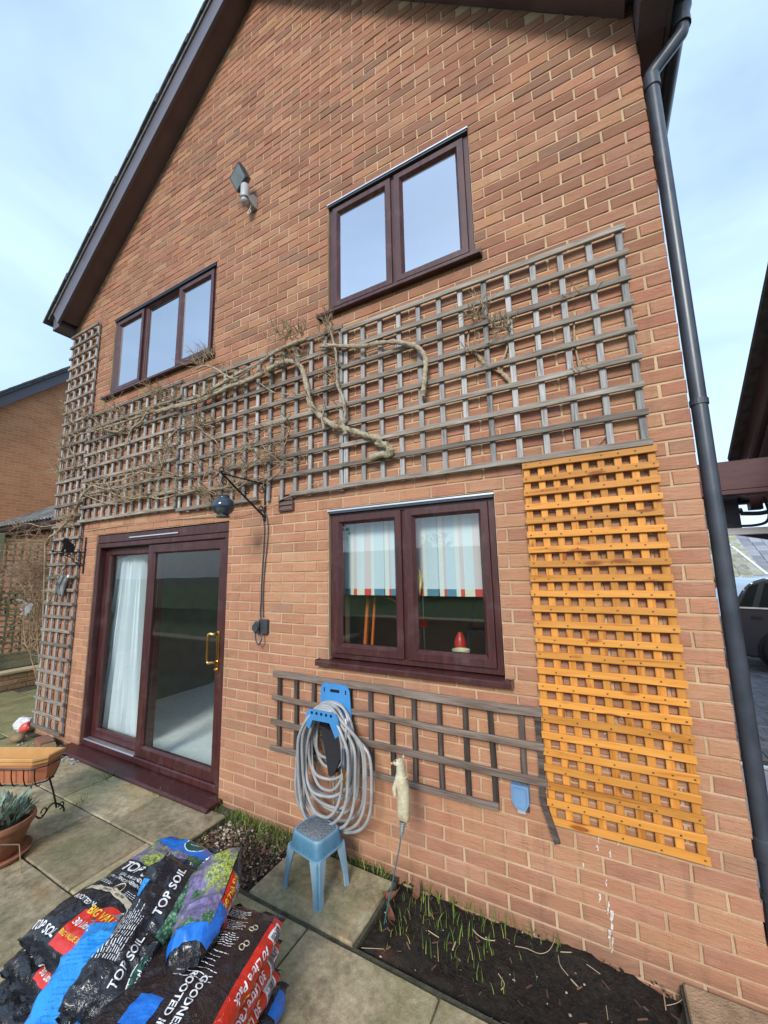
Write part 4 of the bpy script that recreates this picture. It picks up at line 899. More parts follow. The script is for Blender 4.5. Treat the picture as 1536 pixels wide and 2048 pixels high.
for j in range(9):
    for i in range(4):
        x = -8.70+i*0.58+(0.25 if j % 2 else 0); y = -3.4+j*0.8
        x1 = min(x+0.58, -6.345 if y > -0.5 else -6.42 if True else 0)
        if x1-x > 0.1 : slab(x, x1, y, y+0.8, MOSSLAB, -0.004)
# soil bed
def bed_mat():
    k = NT('wet_soil'); v = k.coord('World'); a = k.noise(v, 30, 6, .7); c = k.ramp(a, (.3, (.008, .006, .005)), (.6, (.028, .021, .015)), (.8, (.07, .052, .036)))
    wsp = k.ramp(k.voro(v, 120), (.06, .8), (.13, 0.0)); wsp = k.math('MULTIPLY', wsp, k.ramp(k.noise(v, 21, 3), (.56, 0.0), (.62, 1.0))); c = k.mix(wsp, c, (.35, .30, .22))
    red = k.ramp(k.noise(v, 3.2, 5, .65), (.58, 0.0), (.70, .7)); c = k.mix(red, c, (.10, .035, .018))
    return k.pbsdf(c, .8, 0, k.bump(a, 1.0, .02), .3)
SOIL = bed_mat()
def patch(name, x0, x1, y0, y1, z, amp, m, kind, nx=60, ny=28, edge=0.0, hill=0.0):
    mb = MB()
    for j in range(ny+1):
        for i in range(nx+1):
            x = x0+(x1-x0)*i/nx; y = y0+(y1-y0)*j/ny
            h = noise.noise((x*6, y*6, 1.3))*amp+noise.noise((x*22, y*22, 5.3))*amp*.5+noise.noise((x*60, y*60, 2.3))*amp*.3
            ed = min(i, nx-i, j, ny-j); f = min(1, ed/4)
            mb.v.append((x, y, z+h-(.045*max(0, (x+1.25)) if hill else 0)+hill*math.exp(-((y-y1)/.1)**2)*math.exp(-((x+.62)/.28)**2)-edge*(1-f)))
    for j in range(ny):
        for i in range(nx): a = j*(nx+1)+i; mb.f.append((a, a+1, a+nx+2, a+nx+1))
    o = mb.build(name, m, smooth=True); o['kind'] = kind; return o
patch('soil_bed', -1.632, -0.312, -0.502, -0.001, -0.032, 0.02, SOIL, 'structure', 80, 34, 0.02, 0.05)
k = NT('bark_gravel_mix'); v = k.coord('World'); a = k.noise(v, 40, 6, .7)
GRV = k.pbsdf(k.ramp(a, (.3, (.018, .012, .008)), (.6, (.06, .035, .022)), (.8, (.12, .08, .05))), .9, 0, k.bump(a, 1.0, .02))
patch('gravel_bed', -2.995, -2.33, -0.50, 0.0, -0.035, 0.016, GRV, 'structure', 40, 30, 0.01)
patch('wall_foot_soil', -2.335, -1.63, -0.075, -0.001, -0.02, 0.015, GRV, 'structure', 40, 6)
def stones(mb, n, x0, x1, y0, y1, z, r0, r1, f=1.0):
    for _ in range(n):
        r = U(r0, r1); c = (U(x0, x1), U(y0, y1), z+r*.3); bm = bmesh.new(); bmesh.ops.create_icosphere(bm, subdivisions=1, radius=r)
        rot = Matrix.Rotation(U(0, 6), 3, Vector((U(-1, 1), U(-1, 1), U(-1, 1))).normalized()); s_ = Vector((U(.7, 1.3), U(.6, 1.1), U(.4, .8)*f))
        for q in bm.verts: q.co = rot @ (q.co*U(.85, 1.15)); q.co = Vector((q.co.x*s_.x, q.co.y*s_.y, q.co.z*s_.z))+Vector(c)
        mb.addbm(bm)
def stuff(mb, name, m, label=None, cat=None):
    o = mb.build(name, m, kind='stuff', smooth=False)
    if label: o['label'] = label
    return o
PEB = NT('pebbles'); v_ = PEB.n('ShaderNodeNewGeometry').outputs['Random Per Island']
PEBM = PEB.pbsdf(PEB.ramp(v_, (0.0, (.10, .065, .04)), (.4, (.22, .15, .10)), (.7, (.40, .34, .26)), (1.0, (.62, .58, .50))), .8)
mb = MB(); stones(mb, 420, -2.98, -2.35, -0.48, -0.02, -0.028, .004, .012); stones(mb, 90, -2.98, -2.7, -0.30, -0.06, -0.024, .006, .014); stones(mb, 45, -1.61, -0.33, -0.49, -0.02, -0.026, .002, .006)
stuff(mb, 'pebbles', PEBM)
mb = MB(); stones(mb, 1500, -1.62, -0.33, -0.49, -0.01, -0.03, .0015, .007); stuff(mb, 'soil_clods', SOIL)
CHIP = NT('bark_chips'); v_ = CHIP.n('ShaderNodeNewGeometry').outputs['Random Per Island']
CHIPM = CHIP.pbsdf(CHIP.ramp(v_, (0.0, (.035, .015, .010)), (.6, (.10, .042, .026)), (1.0, (.24, .12, .07))), .9)
mb = MB()
for _ in range(420):
    p = Vector((U(-2.97, -2.36), U(-.47, -.02), -.022+U(0, .012))); d = Vector((U(-1, 1), U(-1, 1), U(-.4, .4))).normalized(); mb.bar(p-d*U(.006, .02), p+d*U(.006, .02), U(.005, .012), .003)
for _ in range(50):
    p = Vector((U(-1.6, -.35), U(-.48, -.02), -.012)); d = Vector((U(-1, 1), U(-1, 1), U(-.2, .2))).normalized(); mb.bar(p-d*U(.006, .02), p+d*U(.006, .02), U(.002, .006), .002)
stuff(mb, 'bark_chips', CHIPM)
LF = NT('fresh_shoots'); v_ = LF.n('ShaderNodeNewGeometry').outputs['Random Per Island']
SHOOT = LF.pbsdf(LF.ramp(v_, (0.0, (.06, .12, .015)), (.5, (.12, .21, .03)), (.85, (.22, .27, .05)), (1.0, (.34, .30, .10))), .5)
def blade(mb, p, h, wd, lean):
    a = U(0, 6.28); lx, ly = math.cos(a)*lean, math.sin(a)*lean; b = U(0, 3.14); wx, wy = math.cos(b)*wd/2, math.sin(b)*wd/2; pts = []
    for i in range(4):
        t = i/3; f = (1-t**2*.92); c = (p[0]+lx*t*t*h, p[1]+ly*t*t*h, p[2]+h*t*(1-.25*lean*t))
        pts += [(c[0]-wx*f, c[1]-wy*f, c[2]), (c[0]+wx*f, c[1]+wy*f, c[2])]
    mb.add(pts, [(0, 1, 3, 2), (2, 3, 5, 4), (4, 5, 7, 6)])
mb = MB()
for _ in range(330):
    x, y = U(-2.96, -2.36), U(-.46, -.01)
    if rng.random() < .45: y = -abs(rng.gauss(0, .09))-.01
    blade(mb, (x, y, -.03), U(.03, .085), U(.003, .006), U(.1, .7))
for _ in range(260): blade(mb, (U(-2.95, -1.66), -abs(rng.gauss(0, .04))-.01, -.03), U(.03, .09), U(.003, .006), U(.1, .8))
for _ in range(130):
    cx, cy = (U(-1.6, -1.05), U(-.36, -.02)); blade(mb, (cx, cy, -.035), U(.04, .10), U(.003, .006), U(.05, .5))
for _ in range(60): blade(mb, (U(-1.5, -.75), -abs(rng.gauss(0, .035))-.012, -.03), U(.03, .085), U(.003, .005), U(.05, .5))
for _ in range(40): blade(mb, (U(-1.6, -.8), U(-.46, -.02), -.035), U(.02, .06), U(.0025, .0045), U(.05, .5))
for cx, cy, n_ in ((-4.18, -.47, 14), (-4.02, -.40, 0), (-4.385, -.18, 26), (-4.36, -.26, 12), (-3.70, -.14, 8), (-2.98, -.06, 16), (-3.15, -.05, 10)):
    for _ in range(n_): blade(mb, (cx+U(-.03, .03), cy+U(-.05, .05), -.01), U(.03, .085), U(.003, .006), U(.2, .8))
for _ in range(40): blade(mb, (U(-6.2, -5.4), U(-.5, -.05), -.01), U(.01, .035), U(.006, .012), U(.5, 1.2))
stuff(mb, 'young_shoots', SHOOT)
mb = MB()
for _ in range(1500):
    if rng.random() < .55: x, y = U(-2.98, -2.36), -abs(rng.gauss(0, .07))-.005
    elif rng.random() < .6: x, y = U(-2.30, -1.66), U(-.075, -.003)
    else: x, y = U(-3.2, -2.9), U(-.09, -.02)
    s_ = U(.003, .007); p = Vector((x, y, -.025+U(0, .03))); d1 = Vector((U(-1, 1), U(-1, 1), U(-.3, .6))).normalized()*s_; d2 = d1.cross(Vector((0, 0, 1))).normalized()*s_*.7
    mb.add([p-d1, p+d2, p+d1, p-d2], [(0, 1, 2, 3)])
LW = NT('small_weeds'); v_ = LW.n('ShaderNodeNewGeometry').outputs['Random Per Island']
WEED = LW.pbsdf(LW.ramp(v_, (0.0, (.025, .06, .012)), (1.0, (.09, .15, .03))), .6)
stuff(mb, 'small_weeds', WEED)
# roots and stalks lying on the soil
STRAW = plain('dry_straw', (.44, .33, .20), .8)
mb = MB()
zs_ = lambda l: [(x/1.7534+660, y/1.7534+1760) for x, y in l]
for l, r in (([(500, 172), (515, 190), (545, 208), (578, 213)], .0035), ([(650, 232), (690, 240), (735, 258), (770, 245), (790, 205)], .0022), ([(800, 265), (808, 300), (835, 335)], .0025), ([(845, 348), (870, 375)], .0045), ([(900, 295), (948, 330)], .0022), ([(808, 252), (848, 254)], .003), ([(345, 178), (382, 202)], .0035), ([(1180, 440), (1215, 432), (1245, 412)], .0018), ([(1170, 400), (1178, 455)], .003), ([(590, 328), (612, 365), (600, 385)], .003), ([(430, 245), (440, 218)], .006), ([(968, 440), (975, 490)], .0018), ([(110, 238), (190, 242)], .0018)):
    mb.tube(smooth_path([gp(u, v, -.022+U(0, .004)) for u, v in zs_(l)], 4), r*.62, 5)
stuff(mb, 'dry_stalks', STRAW)
LEAFBR = plain('curled_brown_leaf', (.16, .06, .03), .7)
for i, (x, y, a) in enumerate(((-1.60, -.17, .4), (-1.48, -.10, 1.6), (-1.54, -.28, 2.4))):
    mb = MB()
    for j in range(5):
        t = j/4; wv_ = .018*math.sin(math.pi*min(1, t*.95+.05)); c = Vector((x+math.cos(a)*(t-.5)*.10, y+math.sin(a)*(t-.5)*.10, .0+.03*(t-.4)**2*4)); s_ = Vector((-math.sin(a), math.cos(a), .5))*wv_
        mb.v += [tuple(c-s_+Vector((0, 0, .006))), tuple(c), tuple(c+s_)]
    for j in range(4): o = j*3; mb.f += [(o, o+1, o+4, o+3), (o+1, o+2, o+5, o+4)]
    mb.thing('dead_leaf', LEAFBR, ('curled brown dead leaf at the foot of the ornament stake', 'curled brown dead leaf lying closest to the wall', 'curled brown dead leaf hanging over the slab edge')[i], 'leaf', 'dead leaves by the stake')

# ---------------------------------------------------------------- blue step stool
def stool_mat():
    k = NT('scuffed_blue_plastic'); v = k.coord('World'); c = k.ramp(k.noise(v, 12, 5, .65), (.3, (.050, .145, .225)), (.7, (.085, .205, .30)))
    ge = k.n('ShaderNodeNewGeometry').outputs['Pointiness']; ed = k.ramp(ge, (.52, 0.0), (.60, .8))
    sc = k.ramp(k.noise(k.coord('World', (1, 1, .5)), 38, 5, .75), (.58, 0.0), (.70, .55)); c = k.mix(k.math('MAXIMUM', ed, sc), c, (.26, .38, .46))
    return k.pbsdf(c, .5, 0, k.bump(k.noise(v, 90, 3), .15, .003))
STB = stool_mat()
SC = Vector((-2.014, -0.288, 0.0)); E1 = Vector((.987, -.161, 0)); E2 = Vector((.161, .987, 0))
st_ = empty('step_stool', SC, 'worn blue plastic step stool under the hanging hose', 'stool')
def rsq(hx_, hy_, r, z, n=6):
    out = []
    for cx, cy, a0 in ((1, 1, 0), (-1, 1, 90), (-1, -1, 180), (1, -1, 270)):
        for i in range(n+1):
            a = R(a0+90*i/n); out.append(SC+E1*(cx*(hx_-r)+r*math.cos(a))+E2*(cy*(hy_-r)+r*math.sin(a))+Vector((0, 0, z)))
    return out
def loft(mb, loops, cap0=True, cap1=True):
    n = len(loops[0]); o = len(mb.v)
    for l in loops: mb.v += [tuple(p) for p in l]
    for i in range(len(loops)-1):
        for k_ in range(n): k2 = (k_+1) % n; mb.f.append((o+i*n+k_, o+i*n+k2, o+(i+1)*n+k2, o+(i+1)*n+k_))
    if cap0: mb.f.append(tuple(o+i for i in range(n))[::-1])
    if cap1: mb.f.append(tuple(o+(len(loops)-1)*n+i for i in range(n)))
m = MB(); loft(m, [rsq(.122, .105, .035, .205), rsq(.130, .112, .035, .205), rsq(.131, .113, .036, .212), rsq(.121, .103, .04, .215), rsq(.114, .097, .045, .278), rsq(.108, .091, .045, .290), rsq(.100, .083, .042, .2905), rsq(.098, .081, .042, .287)], False, True); m.build('body', STB, st_, smooth=True)
k = NT('grey_rubber_tread'); vv = k.voro(k.coord('World', (1, 1, 1)), 85); MATM = k.pbsdf(k.ramp(vv, (.2, (.075, .085, .095)), (.6, (.16, .175, .185))), .7, 0, k.bump(vv, .6, .006))
m = MB(); loft(m, [rsq(.097, .080, .041, .286), rsq(.096, .079, .041, .290), rsq(.094, .077, .040, .2915)], False, True); m.build('tread_mat', MATM, st_, smooth=True)
for sx, sy in ((1, 1), (-1, 1), (-1, -1), (1, -1)):
    m = MB(); loops = []
    for t in [0, .12, .35, .7, .96, 1.0]:
        z = .208*(1-t); cx = .128+(.150-.128)*t; cy = .110+(.124-.110)*t; a_ = (.066-.026*min(1, t*1.6)) if t < .95 else .042; th = .011
        prof = [(cx, cy-a_), (cx+.003, cy-.014), (cx-.006, cy-.008), (cx-.008, cy-.006), (cx-.014, cy+.003), (cx-a_, cy), (cx-a_, cy-th), (cx-.020, cy-th-.006), (cx-th-.008, cy-.022), (cx-th, cy-a_)]
        loops.append([SC+E1*(sx*px_)+E2*(sy*py_)+Vector((0, 0, z+.003)) for px_, py_ in prof])
    loft(m, loops); m.build('leg', STB, st_)
m = MB()
# ---------------------------------------------------------------- meerkat on a stake
def skin_mesh(name, nodes, edges, m, parent=None, sub=2):
    me = bpy.data.meshes.new('tmp'); me.from_pydata([n[0] for n in nodes], edges, []); o = bpy.data.objects.new('tmp', me); col.objects.link(o)
    md = o.modifiers.new('s', 'SKIN'); md.use_smooth_shade = True
    for i, nd in enumerate(nodes):
        sv = me.skin_vertices[0].data[i]; r = nd[1]; sv.radius = (r, r) if not hasattr(r, '__len__') else r
    me.skin_vertices[0].data[0].use_root = True
    s2 = o.modifiers.new('u', 'SUBSURF'); s2.levels = sub; s2.render_levels = sub
    bpy.context.view_layer.update()
    dg = bpy.context.evaluated_depsgraph_get(); ev = o.evaluated_get(dg); nm_ = bpy.data.meshes.new_from_object(ev)
    vs = [q.co[:] for q in nm_.vertices]; fs = [list(p.vertices) for p in nm_.polygons]
    bpy.data.objects.remove(o); mb = MB(); mb.add(vs, fs); return mb.build(name, m, parent, smooth=True)
k = NT('pale_carved_stone'); v = k.coord('Object'); STONE = k.pbsdf(k.ramp(k.noise(v, 28, 5, .65), (.3, (.30, .25, .15)), (.55, (.52, .46, .31)), (.8, (.62, .57, .42))), .85, 0, k.bump(k.noise(v, 140, 4), .5, .003))
k = NT('muzzle_paint'); OCH = k.pbsdf((.55, .30, .08), .7); k = NT('dark_paint'); DRK = k.pbsdf((.03, .02, .015), .6)
MK = Vector((-1.452, -0.285, 0.47))
me_ = empty('meerkat_ornament', (-1.56, -0.30, -0.03), 'pale stone meerkat ornament standing on a thin garden stake', 'garden ornament')
P = lambda x, y, z: tuple(MK+Vector((x, y, z)))
skin_mesh('meerkat', [(P(-.004, 0, .085), .036), (P(0, 0, .035), .031), (P(.004, 0, .145), .034), (P(-.002, 0, .190), .029), (P(-.008, 0, .225), .026), (P(-.012, -.002, .255), .026), (P(-.014, -.004, .280), .030), (P(-.038, -.010, .270), .015), (P(-.048, -.012, .266), .009),
    (P(-.024, -.026, .190), .014), (P(-.040, -.028, .150), .012), (P(-.032, -.030, .115), .008), (P(-.018, .022, .190), .010), (P(-.034, .020, .150), .008), (P(.020, -.004, .010), .012), (P(-.018, -.010, .008), .012), (P(.004, .0, -.005), .020)],
    [(0, 1), (0, 2), (2, 3), (3, 4), (4, 5), (5, 6), (6, 7), (7, 8), (3, 9), (9, 10), (10, 11), (3, 12), (12, 13), (1, 14), (1, 15), (1, 16)], STONE, me_)
for sy in (-1, 1):
    m = MB(); m.sphere(P(-.006, sy*.024, .293), .009, 8, 6, (.6, .5, 1)); m.build('ear', STONE, me_, smooth=True)
    m = MB(); m.sphere(P(-.032, sy*.013-.006, .283), .0055, 8, 6); m.build('eye', DRK, me_, smooth=True)
m = MB(); m.sphere(P(-.056, -.013, .265), .007, 8, 6); m.build('nose', OCH, me_, smooth=True)
m = MB(); m.tube([MK+Vector((.024*math.cos(a), .024*math.sin(a)-.002, .212+.003*math.sin(a*2))) for a in [2*math.pi*i/16 for i in range(16)]], .0035, 6, closed=True); m.build('collar', STONE, me_, smooth=True)
k = NT('teal_rod'); TEAL = k.pbsdf((.05, .17, .20), .5, .3)
coil = []
for i in range(90):
    t = i/89; a = t*2*math.pi*9; r = .017-.011*t; coil.append(MK+Vector((r*math.cos(a)-.005-.012*t, r*math.sin(a), -.002-.075*t)))
m = MB(); m.tube(coil, .0028, 5); m.build('coil_spring', plain('grey_wire', (.25, .25, .24), .5, .4), me_, smooth=True)
m = MB(); m.tube([MK+Vector((-.012, 0, 0)), MK+Vector((-.025, -.003, -.12)), (-1.575, -.305, -.05)], .0034, 7); m.build('stake', TEAL, me_, smooth=True)
# ---------------------------------------------------------------- trough planter on a stand, pot below
k = NT('terracotta_plastic'); v = k.coord('Object'); TERR = k.pbsdf(k.ramp(k.noise(v, 5, 5, .6), (.3, (.40, .13, .060)), (.7, (.52, .20, .10))), .5, 0, k.bump(k.noise(v, 40, 4), .15, .004))
k = NT('terracotta_rim'); v = k.coord('Object'); TERRIM = k.pbsdf(k.ramp(k.noise(v, 7, 5, .6), (.35, (.48, .24, .08)), (.7, (.58, .33, .13))), .5)
TD = Vector((-.44, -.21, 0)).normalized(); TW = Vector((TD.y, -TD.x, 0))
if TW.y > 0: TW = -TW
T0 = Vector((-4.085, -.66, 0)); TL, TWD = .62, .195
def tl(s_, w_, z): return T0+TD*s_+TW*w_+Vector((0, 0, z))
def oct_(ins, z):
    c = .065; a, b, c_, d_ = -.0+ins, TL-ins, 0+ins, TWD-ins
    return [tl(a, c_, z), tl(b-c, c_, z), tl(b, c_+c*.6, z), tl(b, d_-c*.6, z), tl(b-c, d_, z), tl(a+c, d_, z), tl(a, d_-c*.9, z), tl(a, c_+.0, z)][:8]
tr = empty('trough_planter', T0+TD*TL/2, 'long orange terracotta trough planter sitting in the iron stand', 'planter')
m = MB(); loft(m, [oct_(.030, .315), oct_(.014, .440)], True, False); m.build('trough_body', TERR, tr)
m = MB(); loft(m, [oct_(.012, .436), oct_(.006, .440), oct_(.004, .455), oct_(.009, .459), oct_(.004, .463), oct_(-.002, .468), oct_(-.002, .482), oct_(.006, .487), oct_(.018, .484), oct_(.022, .40), oct_(.03, .33)], False, True); m.build('trough_rim', TERRIM, tr)
sd_ = empty('planter_stand', T0+TD*TL/2, 'black scrolled iron stand holding the orange trough planter', 'plant stand')
m = MB(); m.tube([oct_(-.010, .425)[i] for i in range(8)], .005, 7, closed=True); m.build('top_ring', IRON, sd_, smooth=True)
m = MB(); m.tube([oct_(.035, .300)[i] for i in range(8)], .005, 7, closed=True); m.build('bottom_ring', IRON, sd_, smooth=True)
for s_ in (.03, .11, .20, .29, .38, .47, .56):
    m = MB(); m.tube(smooth_path([tl(s_, TWD+.010, .425), tl(s_, TWD+.004, .36), tl(s_+.002, TWD-.02, .305), tl(s_+.004, TWD-.05, .298)], 4), .0042, 6); m.build('rib', IRON, sd_, smooth=True)
m = MB(); m.tube(smooth_path([tl(-.012, .04, .45), tl(-.018, .06, .40), tl(0, .08, .33), tl(.04, .09, .300)], 5), .0042, 6); m.build('rib', IRON, sd_, smooth=True)
for s_ in (.06, TL-.08):
    m = MB(); m.tube(smooth_path([tl(s_+.02, TWD-.03, .30), tl(s_, TWD+.01, .20), tl(s_-.015, TWD+.02, .10), tl(s_-.01, TWD+.0, .05)], 5), .006, 7); m.tube(smooth_path([tl(s_+.02, .03, .30), tl(s_, .0, .18), tl(s_-.02, -.02, .06)], 5), .006, 7); m.build('leg', IRON, sd_, smooth=True)
    m = MB(); m.tube(smooth_path([tl(s_-.03, TWD+.09, .012), tl(s_-.03, TWD+.06, .10), tl(s_-.02, TWD-.02, .12), tl(s_-.015, TWD*.5, .06), tl(s_-.02, .02, .11), tl(s_-.03, -.06, .05), tl(s_-.03, -.08, .006)], 6), .0055, 7); m.build('foot_scroll', IRON, sd_, smooth=True)
    for w_, z_ in ((TWD+.06, .045), (-.05, .06), (TWD*.5, .10)):
        m = MB(); m.tube([tl(s_-.028, w_+.022*math.cos(a), z_+.022*math.sin(a)) for a in [5.2*i/12 for i in range(13)]], .0045, 6); m.build('curl', IRON, sd_, smooth=True)
pt = empty('terracotta_pot', (-3.955, -1.04, 0), 'round terracotta pot of grey leaved herb standing under the trough', 'plant pot')
PC = (-3.955, -1.04, 0)
k = NT('old_terracotta'); v = k.coord('Object'); OT = k.pbsdf(k.ramp(k.noise(v, 9, 6, .65), (.3, (.16, .07, .035)), (.6, (.32, .13, .065)), (.8, (.40, .20, .12))), .75, 0, k.bump(k.noise(v, 50, 4), .3, .004))
m = MB(); m.lathe([(.105, .02), (.11, .025), (.155, .15), (.168, .185), (.178, .19), (.180, .205), (.176, .222), (.166, .224), (.158, .20), (.15, .17)], PC, 36); m.build('pot_body', OT, pt, smooth=True)
m = MB(); m.lathe([(.15, .0), (.165, .012), (.175, .032), (.168, .034), (.155, .015)], PC, 32); m.build('saucer', OT, pt, smooth=True)
m = MB(); m.lathe([(.001, .178), (.08, .182), (.152, .176)], PC, 24, cap=False); m.build('compost', SOIL, pt)
LS_ = NT('sage_leaf'); v_ = LS_.n('ShaderNodeNewGeometry').outputs['Random Per Island']; SAGE = LS_.pbsdf(LS_.ramp(v_, (0, (.09, .14, .10)), (.6, (.20, .27, .20)), (.92, (.30, .36, .27)), (1, (.40, .42, .10))), .75)
m = MB()
for _ in range(170):
    a, r = U(0, 6.28), .13*math.sqrt(rng.random()); b = Vector((PC[0]+r*math.cos(a), PC[1]+r*math.sin(a), .20+U(0, .12)*(1-r*3))); d = Vector((math.cos(a)*U(.2, 1), math.sin(a)*U(.2, 1), U(.1, 1))).normalized(); L_ = U(.04, .085); s_ = d.cross(Vector((U(-.3, .3), U(-.3, .3), 1))).normalized()*L_*.19; nrm_ = d.cross(s_).normalized()
    pts = [b, b+d*L_*.35-s_, b+d*L_*.35+s_, b+d*L_*.75-s_*.8-nrm_*.006, b+d*L_*.75+s_*.8-nrm_*.006, b+d*L_-nrm_*.016, b+d*L_*.4+nrm_*.004]
    m.add(pts, [(0, 1, 6), (0, 6, 2), (1, 3, 6), (6, 4, 2), (3, 5, 6), (6, 5, 4)])
m.build('foliage', SAGE, pt, kind='stuff')
m = MB()
for _ in range(16):
    a = U(0, 6.28); r = U(.02, .09); m.tube([(PC[0]+r*.4*math.cos(a), PC[1]+r*.4*math.sin(a), .18), (PC[0]+r*math.cos(a), PC[1]+r*math.sin(a), .30)], .003, 5)
m.build('stem', TWIG, pt)
m = MB(); p0 = xp(-20, 1690, -3.55); m.tube([xp(-30, 1690, -3.62), xp(38, 1689, -3.62), xp(39, 1692, -3.62), gp(42, 1745, .005)], .003, 6); m.thing('bent_stalk', STRAW, 'pale bent dry stalk leaning in front of the terracotta pot', 'stalk')
# loose bricks, stones, rubbish near the house corner
RB = far_brick_mat('loose_brick_face', (.22, .10, .07), (.22, .10, .07), (.22, .10, .07)); k = NT('loose_brick'); v = k.coord('Object'); LB = k.pbsdf(k.ramp(k.noise(v, 30, 5, .6), (.3, (.15, .07, .045)), (.7, (.28, .135, .09))), .9, 0, k.bump(k.noise(v, 90, 4), .5, .004)); k = NT('mossy_brick'); v = k.coord('Object'); LB2 = k.pbsdf(k.ramp(k.noise(v, 20, 5, .6), (.3, (.16, .12, .05)), (.7, (.27, .19, .09))), .9, 0, k.bump(k.noise(v, 90, 4), .5, .004))
for (x, y, z, r_, L_, mm_, lab) in ((-5.72, -.13, .0, -.15, .24, LB, 'red brown loose brick lying beside the wall'), (-5.47, -.19, .0, -.35, .15, LB2, 'short mossy half brick next to the door sill')):
    m = MB(); a_ = Vector((math.cos(r_), math.sin(r_), 0)); b_ = Vector((-a_.y, a_.x, 0)); m.obox((x, y, .034), a_, b_, Vector((0, 0, 1)), L_/2, .055, .034); m.thing('loose_brick', mm_, lab, 'brick', 'loose bricks by the wall')
m = MB(); m.sphere((-6.10, -.22, .05), .075, 14, 9, (1.3, .8, .62)); k = NT('brown_cobble'); v = k.coord('Object'); COB = k.pbsdf(k.ramp(k.noise(v, 8, 5, .6), (.3, (.16, .11, .055)), (.7, (.28, .19, .10))), .7); m.thing('cobble_stone', COB, 'large smooth brown cobble on the patio left of the loose bricks', 'stone', smooth=True)
rb = empty('rubbish_bag', (-6.42, -.02, 0), 'scrunched white and red plastic bag at the foot of the tall trellis', 'rubbish')
m = MB(); m.sphere((-6.46, -.05, .07), .10, 16, 10, (1, .8, .85)); m.v = [tuple(Vector(p)+Vector((1, 1, 1))*noise.noise(Vector(p)*16)*.035) for p in m.v]; m.build('white_plastic', plain('white_film', (.62, .62, .62), .35, var=.1), rb)
m = MB(); m.sphere((-6.33, -.07, .06), .06, 12, 8, (1, .8, .9)); m.v = [tuple(Vector(p)+Vector((1, 1, 1))*noise.noise(Vector(p)*20)*.025) for p in m.v]; m.build('red_plastic', plain('red_film', (.55, .07, .05), .35, var=.2), rb)
mb = MB(); stones(mb, 60, -5.35, -4.95, -.22, -.06, .0, .008, .022, .5); stones(mb, 40, -6.1, -5.5, -.28, -.05, .0, .008, .02, .6); k = NT('slate_chips'); v_ = k.n('ShaderNodeNewGeometry').outputs['Random Per Island']; SLT = k.pbsdf(k.ramp(v_, (0, (.16, .15, .13)), (1, (.42, .41, .40))), .7); stuff(mb, 'stone_chips', SLT)
# ---------------------------------------------------------------- left boundary: raised bed, fence, bush
k = NT('bed_wall_brick'); v = k.coord('World'); BEDB = k.pbsdf(k.hsv(k.ramp(k.noise(v, 8, 5, .6), (.3, (.24, .14, .065)), (.7, (.40, .25, .13))), val=k.math('MULTIPLY_ADD', k.rand(), .45, .75)), .9, 0, k.bump(k.noise(v, 70, 4), .5, .006))
k = NT('sandstone_coping'); v = k.coord('World'); COPE = k.pbsdf(k.ramp(k.noise(v, 6, 5, .6), (.3, (.36, .27, .15)), (.7, (.52, .41, .25))), .85, 0, k.bump(k.noise(v, 60, 4), .4, .005))
rbw = empty('raised_bed_wall', (-8.85, 1.5, 0), 'low raised bed wall of buff bricks with a stone edge, below the trellis fence', 'wall')
m = MB(); m.box(-8.95, -8.765, -4, 4.2, -0.08, .24); m.build('mortar_core', MORTAR, rbw)
bme = MB().box(-.055, .05, -.107, .107, -.0325, .0325, .004).mesh('brick', BEDB)
for j in range(3):
    for i in range(18):
        y = -.9+i*.225+(.112 if j % 2 else 0); inst('brick', bme, rbw, (-8.80+U(-.002, .002), y, .038+j*.078))
cme = MB().box(-.13, .09, -.222, .222, -.02, .02, .006).mesh('coping_stone', COPE)
for i in range(10): inst('coping_stone', cme, rbw, (-8.82+U(-.003, .003), -.7+i*.45, .263+U(-.003, .003)))
patch('raised_bed_soil', -9.28, -8.93, -2, 4.1, .22, .03, SOIL, 'structure', 14, 60)
FX = -9.32
fe = empty('trellis_fence', (FX, 1.6, .3), 'weathered green tinged trellis fence panels behind the raised bed', 'fence')
hm = MB().box(-.008, .008, -.93, .93, -.014, .014).mesh('slat', FENCEWOOD); vm_ = MB().box(-.008, .008, -.015, .015, -.94, .94).mesh('slat', FENCEWOOD)
for cy in (-.62, 1.42, 3.4):
    for i in range(21): inst('slat', hm, fe, (FX+.017, cy+U(-.003, .003), .48+i*.092), (U(-.003, .003), 0, 0))
    for i in range(18): inst('slat', vm_, fe, (FX, cy-.90+i*.106, 1.40), (U(-.004, .004), 0, 0))
    m = MB(); m.box(FX-.02, FX+.03, cy-.95, cy+.95, 2.37, 2.41, .004); m.build('top_rail', FENCEWOOD, fe)
    for z0, z1 in ((.24, .36), (.365, .46)): m = MB(); m.box(FX-.015, FX+.02, cy-.95, cy+.95, z0, z1, .003); m.build('gravel_board', FENCEWOOD, fe)
k = NT('green_post'); v = k.coord('World', (8, 8, 1)); GPOST = k.pbsdf(k.ramp(k.noise(v, 5, 5, .6), (.3, (.13, .14, .07)), (.7, (.27, .28, .16))), .9, 0, k.bump(k.noise(v, 30, 4), .4, .005))
for y in (-1.64, .40, 2.41): m = MB(); m.box(FX-.03, FX+.075, y-.055, y+.055, .2, 2.50, .006); m.build('fence_post', GPOST, fe)
